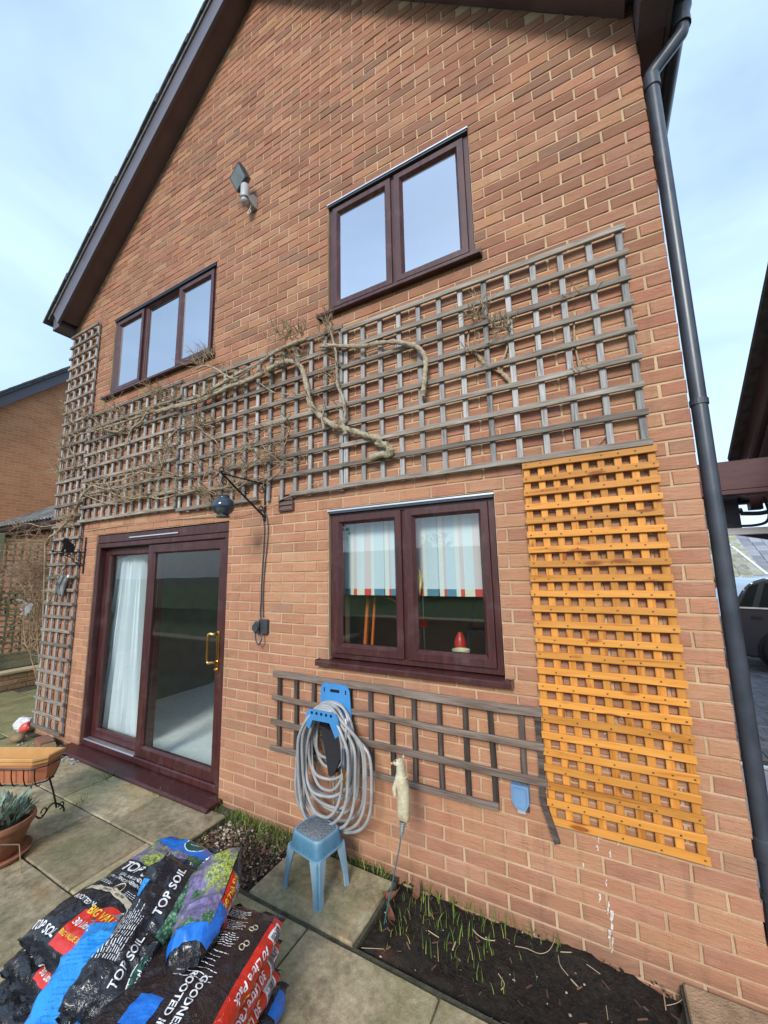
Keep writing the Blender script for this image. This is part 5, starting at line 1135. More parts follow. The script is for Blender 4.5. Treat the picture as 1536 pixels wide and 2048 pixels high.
# dark laurel behind the fence, bare twiggy bush in front
def leaf_cloud(name, c, r, n, s, m, label, cat, trunk=True, seed=1, group=None):
    rr = random.Random(seed); t = empty(name, (c[0], c[1], 0), label, cat, group); mb = MB()
    blobs = [(Vector((rr.gauss(0, .42)*r[0], rr.gauss(0, .42)*r[1], rr.gauss(0, .42)*r[2])), rr.uniform(.3, .55)) for _ in range(16)]
    for _ in range(n):
        b, q = rr.choice(blobs); d = Vector((rr.gauss(0, 1), rr.gauss(0, 1), rr.gauss(0, 1))).normalized(); p = Vector(c)+b+Vector((d.x*r[0]*q, d.y*r[1]*q, d.z*r[2]*q))*rr.uniform(.6, 1)
        if p.z < .05: continue
        a = Vector((rr.uniform(-1, 1), rr.uniform(-1, 1), rr.uniform(-1, .5))).normalized()*s*rr.uniform(.6, 1.3); bb_ = a.cross(Vector((rr.uniform(-1, 1), rr.uniform(-1, 1), 1))).normalized()*s*.45
        mb.add([p-a, p+bb_, p+a, p-bb_], [(0, 1, 2, 3)])
    mb.build('crown', m, t)
    if trunk:
        mb = MB(); base = Vector((c[0], c[1], -.05))
        for _ in range(7): b, q = rr.choice(blobs); mb.tube(smooth_path([base, base.lerp(Vector(c)+b, .5)+Vector((rr.uniform(-.1, .1), rr.uniform(-.1, .1), 0)), Vector(c)+b], 4), [.05*(1-.06*i) for i in range(9)], 6)
        mb.build('trunk', TWIG, t)
    return t
LD = NT('dark_leaf'); v_ = LD.n('ShaderNodeNewGeometry').outputs['Random Per Island']; DLEAF = LD.pbsdf(LD.ramp(v_, (0, (.015, .028, .010)), (1, (.05, .075, .025))), .5)
LG = NT('hedge_leaf'); v_ = LG.n('ShaderNodeNewGeometry').outputs['Random Per Island']; GLEAF = LG.pbsdf(LG.ramp(v_, (0, (.025, .05, .012)), (1, (.085, .12, .03))), .5)
leaf_cloud('evergreen_bush', (-10.3, 2.0, 1.2), (.55, 1.4, .95), 2600, .05, DLEAF, 'dark evergreen bush growing behind the trellis fence', 'bush', seed=3)
tb = empty('bare_bush', (-6.9, .25, .1), 'tangle of bare brown twigs at the house corner beside the fence', 'bush')
mb = MB(); base = Vector((-6.62, .12, .0))
for i in range(14):
    tip = Vector((-6.80+rng.gauss(0, .13), rng.gauss(.03, .12), 1.95+rng.gauss(0, .2))); q = base.lerp(tip, .5)+Vector((U(-.15, .1), U(-.1, .1), U(-.1, .2)))
    twig_pts = smooth_path([base+Vector((U(-.05, .05), U(-.05, .05), U(.4, 1.2))), q, tip], 4); mb.tube(twig_pts, [.007*(1-.09*j) for j in range(len(twig_pts))], 5)
def free_spray(p, d, L, r, depth):
    pts = [p]; q = p.copy(); dd = d.normalized()
    for i in range(4):
        dd = (dd+Vector((U(-.45, .45), U(-.4, .4), U(-.45, .35)))).normalized(); q = q+dd*L/4; pts.append(q.copy())
        if depth and rng.random() < .6: free_spray(q.copy(), dd+Vector((U(-1, 1), U(-1, 1), U(-1, 1))), L*.6, r*.65, depth-1)
    mb.tube(pts, [r*(1-.16*i) for i in range(5)], 4)
for _ in range(150):
    free_spray(Vector((-6.68+rng.gauss(0, .10), rng.gauss(.0, .12), 1.86+rng.gauss(0, .20))), Vector((U(-1, .6), U(-1, 1), U(-.8, .9))), U(.12, .40), .0045, 2)
LT = plain('bare_twig', (.30, .195, .115), .85, var=.35, vs=4)
mb.build('twig', LT, tb, kind='stuff')
m = MB(); m.tube(smooth_path([base, base+Vector((.04, .0, .6)), base+Vector((.10, -.06, 1.2)), wp(91, 1091, -.07)], 5), .012, 8); m.build('trunk', TWIG, tb, smooth=True)
# white metal lizard
gz = empty('lizard_ornament', (-9.2, .75, 1.1), 'white metal curled lizard ornament hanging on the trellis fence', 'wall ornament')
zz_ = lambda x, y: xp(x/7.68, y/7.68+1000, -9.2)
out = [(235, 1530), (290, 1520), (350, 1535), (400, 1570), (440, 1600), (480, 1580), (510, 1605), (480, 1640), (478, 1690), (440, 1730), (400, 1750), (410, 1780), (385, 1770), (360, 1760), (310, 1770), (300, 1750), (340, 1725), (350, 1700), (310, 1690), (300, 1660), (330, 1665), (370, 1680), (390, 1650), (385, 1620), (330, 1625), (310, 1600), (340, 1600), (370, 1595), (360, 1560), (310, 1545), (260, 1545)]
pts = [zz_(*q) for q in out]
m = MB(); o_ = len(m.v); m.v = [tuple(p) for p in pts]+[(p.x+.012, p.y, p.z) for p in pts]; n_ = len(pts); m.f = [tuple(range(n_))[::-1], tuple(range(n_, 2*n_))]+[(i, (i+1) % n_, n_+(i+1) % n_, n_+i) for i in range(n_)]
m.build('lizard_cutout', WHITE, gz)

# ---------------------------------------------------------------- neighbours on the left
NB = far_brick_mat('neighbour_brick', (.44, .175, .08), (.52, .225, .108), (.48, .31, .17), (R(90), 0, R(90)))
nh = empty('neighbour_house', (-17, 4, 0), 'neighbouring brick house seen beyond the fence with a tiled verge', 'house')
m = MB(); NX = -13.0
def nslope(y): return 6.08+(y-1.21)*.985
m.prism([(-2.0, -.2), (9.5, -.2), (9.5, nslope(-2)), (3.75, nslope(3.75)), (-2.0, nslope(-2))], lambda a, b, t: (t, a, b-.12), NX-9, NX); m.build('wall', NB, nh)
d = Vector((0, 1, .985)).normalized(); nn_ = Vector((0, -.985, 1)).normalized()
m = MB(); p0 = Vector((NX+.10, -2.3, nslope(-2.3))); L_ = 8.6; m.obox(p0+d*L_/2+nn_*-.05, d, Vector((1, 0, 0)), nn_, L_/2, .11, .10); m.build('bargeboard', BARGE, nh)
m = MB(); m.obox(p0+d*L_/2+nn_*.09+Vector((-4.4, 0, 0)), d, Vector((1, 0, 0)), nn_, L_/2, 4.6, .03); rf_ = m.build('roof', ROOFTILE, nh)
tme = MB().box(-.2, .2, -.17, .17, -.02, .02, .004).mesh('roof_tile', ROOFTILE)
for i in range(24): p = p0+d*(.2+i*.34)+nn_*.135+Vector((0.02, 0, 0)); inst('roof_tile', tme, rf_, p, (math.atan(.985)+U(-.03, 0), 0, 0))
GT = NT('mossy_pantile'); v = GT.coord('World'); rnd = GT.rand(); c = GT.ramp(GT.noise(v, 5, 5, .65), (.35, (.10, .10, .098)), (.6, (.20, .195, .19))); c = GT.mix(GT.ramp(GT.noise(v, 3.3, 5, .65), (.56, 0.0), (.70, .75)), c, (.17, .19, .055)); GTILE = GT.pbsdf(GT.hsv(c, val=GT.math('MULTIPLY_ADD', rnd, .7, .65)), .9, 0, GT.bump(GT.noise(v, 40, 4), .6, .01))
MT = NT('moss_covered_tile'); v = MT.coord('World'); c = MT.ramp(MT.noise(v, 6, 5, .65), (.35, (.16, .16, .14)), (.6, (.30, .30, .27))); c = MT.mix(MT.ramp(MT.noise(v, 4, 5, .65), (.46, 0.0), (.62, .75)), c, (.22, .22, .07)); MOSSTILE = MT.pbsdf(MT.hsv(c, val=MT.math('MULTIPLY_ADD', MT.rand(), .6, .7)), .9)
ga = empty('neighbour_garage', (-11, 3, 0), 'neighbouring garage with a mossy tiled roof below the brick gable', 'garage')
gx0, gx1, gy0 = -13.0, -9.0, 1.35; gsl = math.atan(.55)
m = MB(); m.box(gx0+.01, gx1-.25, gy0+.25, gy0+4, -.08, 2.80); m.build('wall', far_brick_mat('garage_brick', (.20, .09, .055), (.26, .12, .07), (.3, .21, .13), (R(90), 0, 0)), ga)
dv = Vector((0, math.cos(gsl), math.sin(gsl))); nv_ = Vector((0, -math.sin(gsl), math.cos(gsl)))
m = MB(); m.obox(Vector(((gx0+gx1)/2, gy0, 2.92))+dv*1.35, Vector((1, 0, 0)), dv, nv_, (gx1-gx0)/2-.02, 1.35, .02); gr = m.build('roof', ROOFTILE, ga)
gt = MB()
for i in range(9):
    x = -.15+.3*i/8; gt.v += [(x, -.20, .016*math.cos(i*math.pi/2)-.004), (x, .20, .016*math.cos(i*math.pi/2)+.0)]
for i in range(8): gt.f.append((2*i, 2*i+2, 2*i+3, 2*i+1))
o_ = len(gt.v)
for i in range(9): gt.v.append((gt.v[2*i][0], -.20, gt.v[2*i][2]-.02))
for i in range(8): gt.f.append((2*i, 2*i+2, o_+i+1, o_+i))
gtm = gt.mesh('roof_tile', GTILE)
for j in range(8):
    for i in range(14):
        p = Vector((gx0+.16+i*.285, gy0, 2.92))+dv*(.17+j*.335)+nv_*.045; inst('roof_tile', gtm, gr, p, (gsl+.05, 0, U(-.01, .01)))
m = MB(); cx_, cz_ = gy0-.04, 2.84; m.prism([(cx_+.06*math.cos(a), cz_+.06*math.sin(a)) for a in [math.pi+i*math.pi/8 for i in range(9)]], lambda a, b, t: (t, a, b), gx0, gx1-.1); m.build('gutter', GUTTER, ga)
m = MB(); m.box(gx0, gx1-.1, gy0+.02, gy0+.04, 2.72, 2.88); m.build('fascia', BARGE, ga)

# ---------------------------------------------------------------- right: drive, gateway, garage, car, bungalows
k = NT('dark_block_paving'); v = k.coord('World'); BLK = k.pbsdf(k.hsv(k.ramp(k.noise(v, 9, 5, .6), (.3, (.085, .08, .085)), (.7, (.17, .16, .165))), val=k.math('MULTIPLY_ADD', k.rand(), .5, .75)), .6, 0, k.bump(k.noise(v, 90, 4), .5, .004))
m = MB(); m.box(.89, 9, -3.6, 9.0, -.08, -.012); m.box(.12, .885, .35, 9.0, -.08, -.012); drive = structure(m.build('driveway', JOINT))
blm = MB().box(-.098, .098, -.048, .048, -.03, .0, .004).mesh('paving_block', BLK)
blocks = []
for a in range(-20, 90):
    for b in range(-4, 46):
        # herringbone on a 0.1 m lattice
        x = .15+b*.1; y = .45+a*.1
        m4 = (a-b) % 4
        if m4 == 0: blocks.append((x+.1, y+.05, 0))
        elif m4 == 2: blocks.append((x+.05, y, 1))
def vis(bk):
    p = proj(Vector((bk[0], bk[1], 0)))
    if p is None or not (1440 < p[0] < 1560 and 1200 < p[1] < 2060): return 0
    return 1.0/((Vector((bk[0], bk[1], 0))-CAM).length)
blocks = [b for b in blocks if b[0] < 4.4 and (b[0] > .9 or b[1] > 2.6) and (b[1] > 2.6)]
blocks.sort(key=vis, reverse=True)
for x, y, r_ in blocks[:260]: inst('paving_block', blm, drive, (x, y, U(-.003, .001)), (0, 0, R(90)*r_))
m = MB()
for x, y, r_ in blocks[260:]:
    hx_, hy_ = (.098, .048) if not r_ else (.048, .098); m.box(x-hx_, x+hx_, y-hy_, y+hy_, -.03, U(-.003, .001))
m.build('block_paving', BLK, drive, kind='stuff')
k = NT('wet_concrete'); v = k.coord('World'); CONC = k.pbsdf(k.ramp(k.noise(v, 4, 5, .6), (.3, (.16, .18, .21)), (.7, (.25, .275, .31))), .35, 0, k.bump(k.noise(v, 60, 4), .2, .004))
m = MB(); m.box(.13, 3.6, .36, 2.36, -.011, .012); structure(m.build('concrete_path', CONC))
m = MB(); m.box(.13, 3.6, 2.385, 2.44, -.011, .03, .005); m.thing('threshold_strip', ALU, 'shiny metal threshold strip where the concrete path meets the blocks', 'threshold')
k = NT('oxblood_paint'); v = k.coord('World', (1, 6, 6)); OXB = k.pbsdf(k.ramp(k.noise(v, 5, 5, .6), (.3, (.045, .010, .014)), (.7, (.085, .024, .028))), .55)
gw = empty('gateway_beam', (.12, 2.6, 0), 'dark red timber beam bridging the side passage beside the downpipe', 'beam')
m = MB(); m.box(.0, 4.2, 2.45, 2.60, 2.43, 2.71, .006); m.build('beam', OXB, gw); m = MB(); m.box(.0, 4.2, 2.44, 2.61, 2.39, 2.428); m.build('beam_trim', OXB, gw)
m = MB(); m.box(3.9, 4.05, 2.46, 2.59, -.08, 2.385); m.build('post', OXB, gw)
gr2 = empty('side_garage', (2.6, 1.8, 0), 'dark tiled garage roof overhanging beyond the red beam', 'garage')
d = Vector((0, -1.2, .84)).normalized(); nn_ = Vector((0, .84, 1.2)).normalized(); p0 = Vector((.96, 3.05, 2.87)); L_ = 3.4
m = MB(); m.obox(p0+d*L_/2+Vector((2.2, 0, 0))-nn_*.035, d, Vector((1, 0, 0)), nn_, L_/2, 2.28, .025); r2 = m.build('roof', ROOFTILE, gr2)
m = MB(); m.obox(p0+d*L_/2+Vector((.02, 0, 0))-nn_*.15, d, Vector((1, 0, 0)), nn_, L_/2, .014, .10); m.obox(p0+d*L_/2+Vector((.09, 0, 0))-nn_*.23, d, Vector((1, 0, 0)), nn_, L_/2, .012, .03); m.build('bargeboard', BARGE, gr2)
m = MB(); m.obox(p0+d*L_/2+Vector((2.2, 0, 0))-nn_*.21, d, Vector((1, 0, 0)), nn_, L_/2, 2.16, .01); m.build('soffit', SOFFIT, gr2)
for i in range(10): p = p0+d*(.15+i*.34)+nn_*.0+Vector((.14, 0, 0)); inst('roof_tile', tme, r2, p, (math.atan2(.84, -1.2)+math.pi, 0, 0))
m = MB(); m.box(1.35, 4.6, -.2, 2.3, -.08, 3.35); m.build('wall', side_brick, gr2)
m = MB(); m.box(.6, 4.4, 3.2, 3.32, 2.38, 2.62); m.box(1.02, 1.12, 3.1, 3.2, 2.3, 2.8); m.build('rear_beam', OXB, gr2)
m = MB(); m.tube(smooth_path([(1.0, 3.15, 2.42), (.93, 3.15, 2.50), (.84, 3.15, 2.46), (.80, 3.15, 2.36), (.86, 3.15, 2.30), (.96, 3.15, 2.30)], 5), .03, 8); m.tube(smooth_path([(.72, 3.1, 2.62), (.86, 3.1, 2.50), (1.02, 3.1, 2.42)], 3), .022, 8); m.build('rear_gutter', GUTTER, gr2, smooth=True)
m = MB(); m.box(.62, .90, 3.0, 3.2, 2.10, 2.45); m.tube(smooth_path([(.92, 3.05, 2.26), (1.06, 3.05, 2.25), (1.13, 3.05, 2.26)], 3), .022, 8); m.tube(smooth_path([(1.12, 3.05, 2.42), (1.14, 3.05, 2.25), (1.11, 3.05, 2.16), (1.02, 3.05, 2.13), (.9, 3.05, 2.13)], 5), .014, 8); m.build('hopper', BLACKPVC, gr2)
m = MB(); m.box(.15, 4.2, 2.97, 3.02, 2.035, 2.105, .004); m.thing('silver_rail', plain('dull_silver', (.80, .81, .83), .45, .0, var=.06), 'dull silver metal rail spanning the side passage below the red beam', 'rail')
m = MB(); m.bar((.9, 3.4, 2.10), (2.4, 3.4, 1.72), .06, .06); m.thing('diagonal_strut', BLACKPVC, 'black diagonal strut below the silver rail', 'strut')
# car
car = empty('parked_car', (3.3, 7.2, 0), 'dark grey hatchback parked on the block paved drive', 'car')
CP = NT('dark_grey_car_paint'); CPM = CP.pbsdf((.055, .06, .072), .25, .35, None, .5, 1.0); k = NT('car_glass'); CGL = k.pbsdf((.012, .016, .016), .12, 0, None, .25); k = NT('tyre_rubber'); TYR = k.pbsdf((.012, .012, .012), .8)
CX0, CY0 = 1.38, 6.35
prof = [(.03, .30), (.0, .55), (.02, .75), (.05, .92), (.13, 1.05), (.30, 1.32), (.42, 1.43), (.62, 1.50), (1.4, 1.55), (2.2, 1.52), (2.7, 1.40), (3.2, 1.08), (3.9, .95), (4.1, .75), (4.12, .35), (3.95, .22), (.25, .22)]
bm = bmesh.new(); f0 = [bm.verts.new((CX0+a, CY0, b)) for a, b in prof]; fa = bm.faces.new(f0); ex = bmesh.ops.extrude_face_region(bm, geom=[fa])
for q in [e for e in ex['geom'] if isinstance(e, bmesh.types.BMVert)]: q.co.y += 1.68
for q in bm.verts:
    if q.co.z > .95:
        f_ = (q.co.z-.95)/.6; q.co.y += (.09*f_ if q.co.y < CY0+.8 else -.09*f_)
bmesh.ops.bevel(bm, geom=[e for e in bm.edges if abs(e.verts[0].co.y-e.verts[1].co.y) < .02 or True], offset=.035, segments=3, affect='EDGES')
m = MB(); m.addbm(bm); cb2 = m.build('body', CPM, car, smooth=True)
def ysid(z): return CY0+(max(0, (z-.95))/.6*.09)-.006
def side_panel(nm_, pl, m_, off=0.0, par=car):
    mm = MB(); n_ = len(pl); mm.v = [(CX0+a, ysid(b)-off, b) for a, b in pl]+[(CX0+a, ysid(b)+.03, b) for a, b in pl]; mm.f = [tuple(range(n_))]+[tuple(range(n_, 2*n_))[::-1]]+[(i, (i+1) % n_, n_+(i+1) % n_, n_+i) for i in range(n_)]; return mm.build(nm_, m_, par)
side_panel('rear_quarter_window', [(.20, 1.04), (.38, 1.37), (.50, 1.40), (.36, 1.03)], CGL)
side_panel('window', [(.44, 1.02), (.58, 1.41), (1.12, 1.45), (1.12, 1.0)], CGL); side_panel('window', [(1.22, 1.0), (1.22, 1.45), (2.0, 1.43), (2.5, 1.05), (2.5, .98)], CGL)
side_panel('chrome_strip', [(.14, 1.03), (2.5, .965), (2.5, .945), (.14, 1.005)], ALU, .004)
side_panel('door_gap', [(1.165, .30), (1.165, 1.48), (1.175, 1.48), (1.175, .30)], TYR, .002); side_panel('rub_strip', [(.55, .56), (3.2, .52), (3.2, .47), (.55, .50)], CPM, .02)
for a in (.95, 1.95): side_panel('door_handle', [(a, .84), (a+.17, .835), (a+.17, .805), (a, .81)], ALU, .03)
side_panel('fuel_cap_mark', [(.33, .88), (.47, .875), (.47, .84), (.33, .845)], TYR, .003)
side_panel('tail_lamp', [(.01, .72), (.03, .94), (.12, .94), (.10, .72)], plain('red_lamp', (.25, .02, .02), .2), .004)
for a in (.72, 3.30):
    arch = MB(); arch.lathe([(.36, -.012), (.37, -.02), (.37, .05)], (CX0+a, CY0, .32), 26, axis='Y', cap=True); arch.build('wheel_arch', TYR, car)
    m = MB(); m.lathe([(.21, -.05), (.30, -.055), (.325, -.03), (.325, .14), (.3, .15)], (CX0+a, CY0, .32), 32, axis='Y'); wh = m.build('wheel', TYR, car, smooth=True)
    m = MB(); m.lathe([(.205, -.052), (.215, -.058), (.225, -.05), (.215, -.02)], (CX0+a, CY0, .32), 28, axis='Y', cap=False)
    for s_ in range(5): an = R(72*s_+20); ax_ = Vector((math.cos(an), 0, math.sin(an))); m.obox(Vector((CX0+a, CY0-.055, .32))+ax_*.11, ax_, Vector((0, 1, 0)), ax_.cross(Vector((0, 1, 0))), .105, .012, .030)
    m.lathe([(.05, -.068), (.05, -.05)], (CX0+a, CY0, .32), 12, axis='Y'); m.build('alloy_rim', plain('alloy', (.45, .45, .46), .35, .8, var=.05), wh)
# bungalows, slightly down the slope
def bungalow(x0, x1, y0, ze, rise, lab, tile_m, wallm):
    b = empty('bungalow', ((x0+x1)/2, y0, -1.2), lab, 'house'); s_ = math.atan(.6); dv_ = Vector((0, math.cos(s_), math.sin(s_))); n2 = Vector((0, -math.sin(s_), math.cos(s_)))
    m = MB(); m.box(x0+.3, x1-.3, y0+.35, y0+6, -1.5, ze); m.build('wall', wallm, b)
    m = MB(); m.obox(Vector(((x0+x1)/2, y0, ze))+dv_*rise/2, Vector((1, 0, 0)), dv_, n2, (x1-x0)/2, rise/2, .03); r_ = m.build('roof', tile_m, b)
    nr = int(rise/.33); tm2 = MB().box(-.158, .158, -.19, .19, -.02, .02).mesh('roof_tile', tile_m); cnt = 0
    for j in range(nr):
        for i in range(int((x1-x0)/.33)):
            p = Vector((x0+.17+i*.332, y0, ze))+dv_*(.17+j*.33)+n2*(.055+.006*(i % 2)); q = proj(p)
            if q and 1400 < q[0] < 1600 and cnt < 280: inst('roof_tile', tm2, r_, p, (s_+.13, 0, 0)); cnt += 1
    m = MB(); m.box(x0, x1, y0-.1, y0-.0, ze-.1, ze-.02); m.build('gutter', GUTTER, b); m = MB(); m.box(x0+.1, x1-.1, y0+.02, y0+.04, ze-.22, ze-.02); m.build('fascia', BARGE, b)
    return b
BUFF = far_brick_mat('buff_brick', (.34, .26, .14), (.42, .33, .19), (.45, .38, .26), (R(90), 0, 0))
bungalow(2.2, 4.15, 14.0, 1.28, 3.2, 'buff brick bungalow with a moss covered roof behind the car', MOSSTILE, BUFF)
bungalow(4.35, 10.0, 14.6, 1.05, 3.6, 'bungalow with a clean grey tiled roof right of the mossy one', plain('grey_far_tile', (.24, .25, .28), .8, var=.2, vs=3, orand=.25), BUFF)
m = MB(); s_ = math.atan(.6); m.bar((3.55, 16.7, 3.0), (4.25, 13.9, 1.25), .07, .05); m.thing('valley_flashing', WHITE, 'pale flashing strip between the two bungalow roofs', 'flashing')
leaf_cloud('garden_hedge', (3.6, 11.5, .3), (.5, .4, .55), 1200, .05, GLEAF, 'low green hedge in front of the buff bungalow', 'hedge', seed=11)

# ---------------------------------------------------------------- rooms and what stands in them
k = NT('sheer_curtain'); CUR = k.pbsdf((.74, .76, .80), .9)
bs_ = CUR.node_tree.nodes['Principled BSDF']
m = MB(); n_ = 70
for j in range(9):
    t = j/8; z = 2.02-1.98*t
    for i in range(n_+1):
        s_ = i/n_; pin = 1-.38*math.exp(-((t-.15)/.5)**2); xa, xb = -5.62, -4.66
        x = xa+(xb-xa)*(.5+(s_-.5)*(.50+.46*t)) + .13*(1-t); y = .24+.035*math.sin(s_*math.pi*22+math.sin(t*4)*.6)+.012*math.sin(s_*51); m.v.append((x, y, z))
for j in range(8):
    for i in range(n_): a = j*(n_+1)+i; m.f.append((a, a+1, a+n_+2, a+n_+1))
m.thing('curtain', CUR, 'long pale blue curtain behind the left pane of the patio door', 'curtain', smooth=True)
k = NT('reflection_washed_blind'); v = k.coord('World'); sx_ = k.n('ShaderNodeSeparateXYZ'); k.set(sx_.inputs[0], v)
fr_ = k.math('FRACT', k.math('MULTIPLY', sx_.outputs[0], 1/.40))
st2 = k.ramp(fr_, (0.0, (.62, .70, .74)), (.16, (.66, .30, .27)), (.30, (.72, .70, .62)), (.36, (.42, .55, .62)), (.56, (.12, .13, .16)), (.58, (.74, .71, .62)), (.66, (.62, .25, .24)), (.70, (.40, .55, .66)), (.86, (.74, .71, .62)), (.93, (.66, .34, .30)), interp='CONSTANT')
pale = k.mix(k.ramp(sx_.outputs[2], (1.605/4, .0), (1.61/4, 1.0)), st2, k.mix(.40, st2, (.60, .70, .78))) if False else k.mix(.60, st2, (.66, .70, .74))  # pale wash of the window reflection mixed into the stripe colours
BLI = k.pbsdf(pale, .9)
bl = empty('roller_blind', (-1.55, .16, 1.55), 'striped roller blind with painted reflection wash, half lowered in the kitchen window', 'blind')
m = MB(); m.box(-2.12, -.98, .15, .153, 1.60, 2.18); m.build('blind_cloth', BLI, bl)
k = NT('hem_print'); v = k.coord('World'); sx_ = k.n('ShaderNodeSeparateXYZ'); k.set(sx_.inputs[0], v)
HEM = k.pbsdf(k.ramp(k.math('FRACT', k.math('MULTIPLY', sx_.outputs[0], 1/.40)), (0.0, (.70, .66, .52)), (.16, (.62, .06, .06)), (.30, (.70, .66, .52)), (.36, (.10, .22, .30)), (.56, (.03, .03, .05)), (.58, (.70, .66, .52)), (.66, (.60, .06, .06)), (.70, (.10, .22, .32)), (.86, (.70, .66, .52)), (.93, (.62, .08, .06)), interp='CONSTANT'), .8)  # same stripe layout, left without the painted reflection wash
m = MB(); m.box(-2.12, -.98, .149, .156, 1.575, 1.620); m.build('bottom_hem', HEM, bl)
m = MB(); m.tube([(-2.12, .17, 2.16), (-.98, .17, 2.16)], .025, 10); m.build('roller', WHITE, bl)
RED = plain('red_enamel', (.50, .03, .025), .35, var=.1); ORG = plain('orange_enamel', (.55, .14, .03), .35, var=.1)
dl = empty('desk_lamp', (-2.0, .32, 1.15), 'red and orange jointed desk lamp on the inner window ledge', 'lamp')
m = MB(); m.bar((-2.04, .32, 1.18), (-2.0, .32, 1.62), .022, .022); m.bar((-1.98, .32, 1.18), (-1.94, .32, 1.62), .016, .016); m.build('lower_arm', ORG, dl)
m = MB(); m.bar((-1.98, .32, 1.60), (-1.62, .30, 1.47), .014, .014); m.build('upper_arm', ORG, dl)
m = MB(); m.lathe([(.025, .11), (.04, .09), (.095, .0), (.09, .0), (.035, .085)], (-1.62, .30, 1.36), 20); m.build('lamp_shade', RED, dl, smooth=True)
m = MB(); m.lathe([(.001, 0), (.09, 0), (.09, .02), (.02, .03)], (-2.01, .32, 1.15), 18); m.build('base', ORG, dl)
m = MB(); m.box(-2.62, -.28, .275, .55, 1.10, 1.15); m.build('window_ledge', WHITE, house)
sl_ = empty('step_ladder', (-1.3, .9, 0), 'dark blue metal stepladder leaning inside the kitchen', 'ladder'); LBL = plain('dark_blue_metal', (.06, .08, .13), .4, .4)
for dx in (0, .16):
    m = MB(); m.bar((-1.55+dx, .85, .6), (-1.30+dx, .95, 1.75), .05, .025); m.build('rail', LBL, sl_)
for i in range(4): m = MB(); z = .75+i*.25; x = -1.55+.25*(z-.6)/1.15; m.box(x, x+.16, .83, .95, z, z+.02); m.build('step', LBL, sl_)
m = MB(); m.lathe([(.001, 0), (.042, 0), (.042, .09), (.03, .12), (.014, .15), (.001, .15)], (-1.36, .50, 1.15), 18); m.thing('red_canister', RED, 'red canister on the window ledge beside the stepladder', 'canister', smooth=True)
m = MB(); m.lathe([(.001, 0), (.045, 0), (.06, .07), (.055, .07), (.042, .005)], (-1.30, .32, 1.15), 18); m.thing('cream_bowl', plain('cream_glaze', (.66, .60, .40), .3), 'small cream pot at the front of the window ledge', 'pot', smooth=True)
tl_ = empty('table_lamp', (-3.6, 2.3, .7), 'pale table lamp with a wide shade deep in the living room', 'lamp')
m = MB(); m.lathe([(.001, 0), (.06, 0), (.10, .12), (.09, .22), (.03, .28), (.02, .36)], (-3.55, 1.7, .75), 20); m.build('lamp_base', WHITE, tl_, smooth=True); m = MB(); m.lathe([(.22, .33), (.10, .56), (.09, .56), (.21, .33)], (-3.55, 1.7, .75), 24); m.build('lamp_shade', plain('cream_shade', (.5, .47, .4), .8), tl_, smooth=True)
m = MB(); m.box(-3.95, -3.2, 1.45, 1.95, .70, .75, .006)
t_ = empty('side_table', (-3.6, 1.7, -.09), 'dark side table under the lamp in the living room', 'table'); m.build('table_top', DARKWOOD, t_)
for sx2 in (-3.92, -3.23):
    for sy2 in (1.48, 1.92): m = MB(); m.box(sx2-.02, sx2+.02, sy2-.02, sy2+.02, -.088, .698); m.build('leg', DARKWOOD, t_)
bm_ = empty('broom', (-4.05, .9, -.09), 'broom with an orange handle leaning inside the patio door', 'broom')
m = MB(); m.tube([(-4.15, .95, -.05), (-3.85, 1.3, 1.15)], .012, 8); m.build('handle', ORG, bm_); m = MB(); m.box(-4.3, -4.0, .90, .97, -.088, .0, .01); m.build('brush_head', DARKWOOD, bm_)

# ---------------------------------------------------------------- garden behind the viewer, seen in the glass
k = NT('lawn_grass'); v = k.coord('World'); LAWN = k.pbsdf(k.ramp(k.noise(v, 6, 6, .7), (.3, (.05, .10, .018)), (.7, (.11, .18, .035))), .9, 0, k.bump(k.noise(v, 120, 3), .8, .02))
m = MB(); m.box(-30, 30, -40, -4.32, -.07, .86); m.box(-30, -4.75, -4.318, -2.52, -.07, .518); m.box(-30, -9.4, -2.515, 1.2, -.07, .2); structure(m.build('lawn', LAWN))
gwl = empty('garden_wall', (-2, -4.2, 0), 'stepped brick retaining wall of the lawn behind the patio', 'wall')
GWB = far_brick_mat('garden_wall_brick', (.36, .19, .10), (.46, .26, .14), (.40, .30, .18), (R(90), 0, 0)); GWB2 = far_brick_mat('garden_wall_brick_side', (.20, .11, .06), (.28, .16, .085), (.30, .22, .13), (R(90), 0, R(90)))
m = MB(); m.box(-4.5, 6, -4.315, -4.1, -.08, .85); m.box(-8.7, -4.72, -2.515, -2.3, -.08, .56); m.build('brickwork', GWB, gwl); m = MB(); m.box(-4.715, -4.505, -4.315, -2.3, -.08, .50); m.build('side_brickwork', GWB2, gwl)
m = MB(); m.box(-4.48, 6, -4.36, -4.06, .853, .90, .008); m.box(-8.7, -4.74, -2.55, -2.26, .563, .61, .008); m.box(-4.73, -4.49, -4.3, -2.28, .503, .55, .008); m.build('coping', COPE, gwl)
rf = empty('boundary_fence', (-3, -11, .5), 'tall boarded fence across the far end of the lawn', 'fence')
bme2 = MB().box(-.07, .07, -.01, .01, -.85, .85).mesh('board', FENCEWOOD)
for i in range(120): inst('board', bme2, rf, (-14+i*.15, -11+U(-.004, .004), 1.67))
m = MB(); m.box(-14, 4, -11.04, -11.012, 1.1, 1.2); m.box(-14, 4, -11.04, -11.012, 2.1, 2.2); m.build('rail', FENCEWOOD, rf)
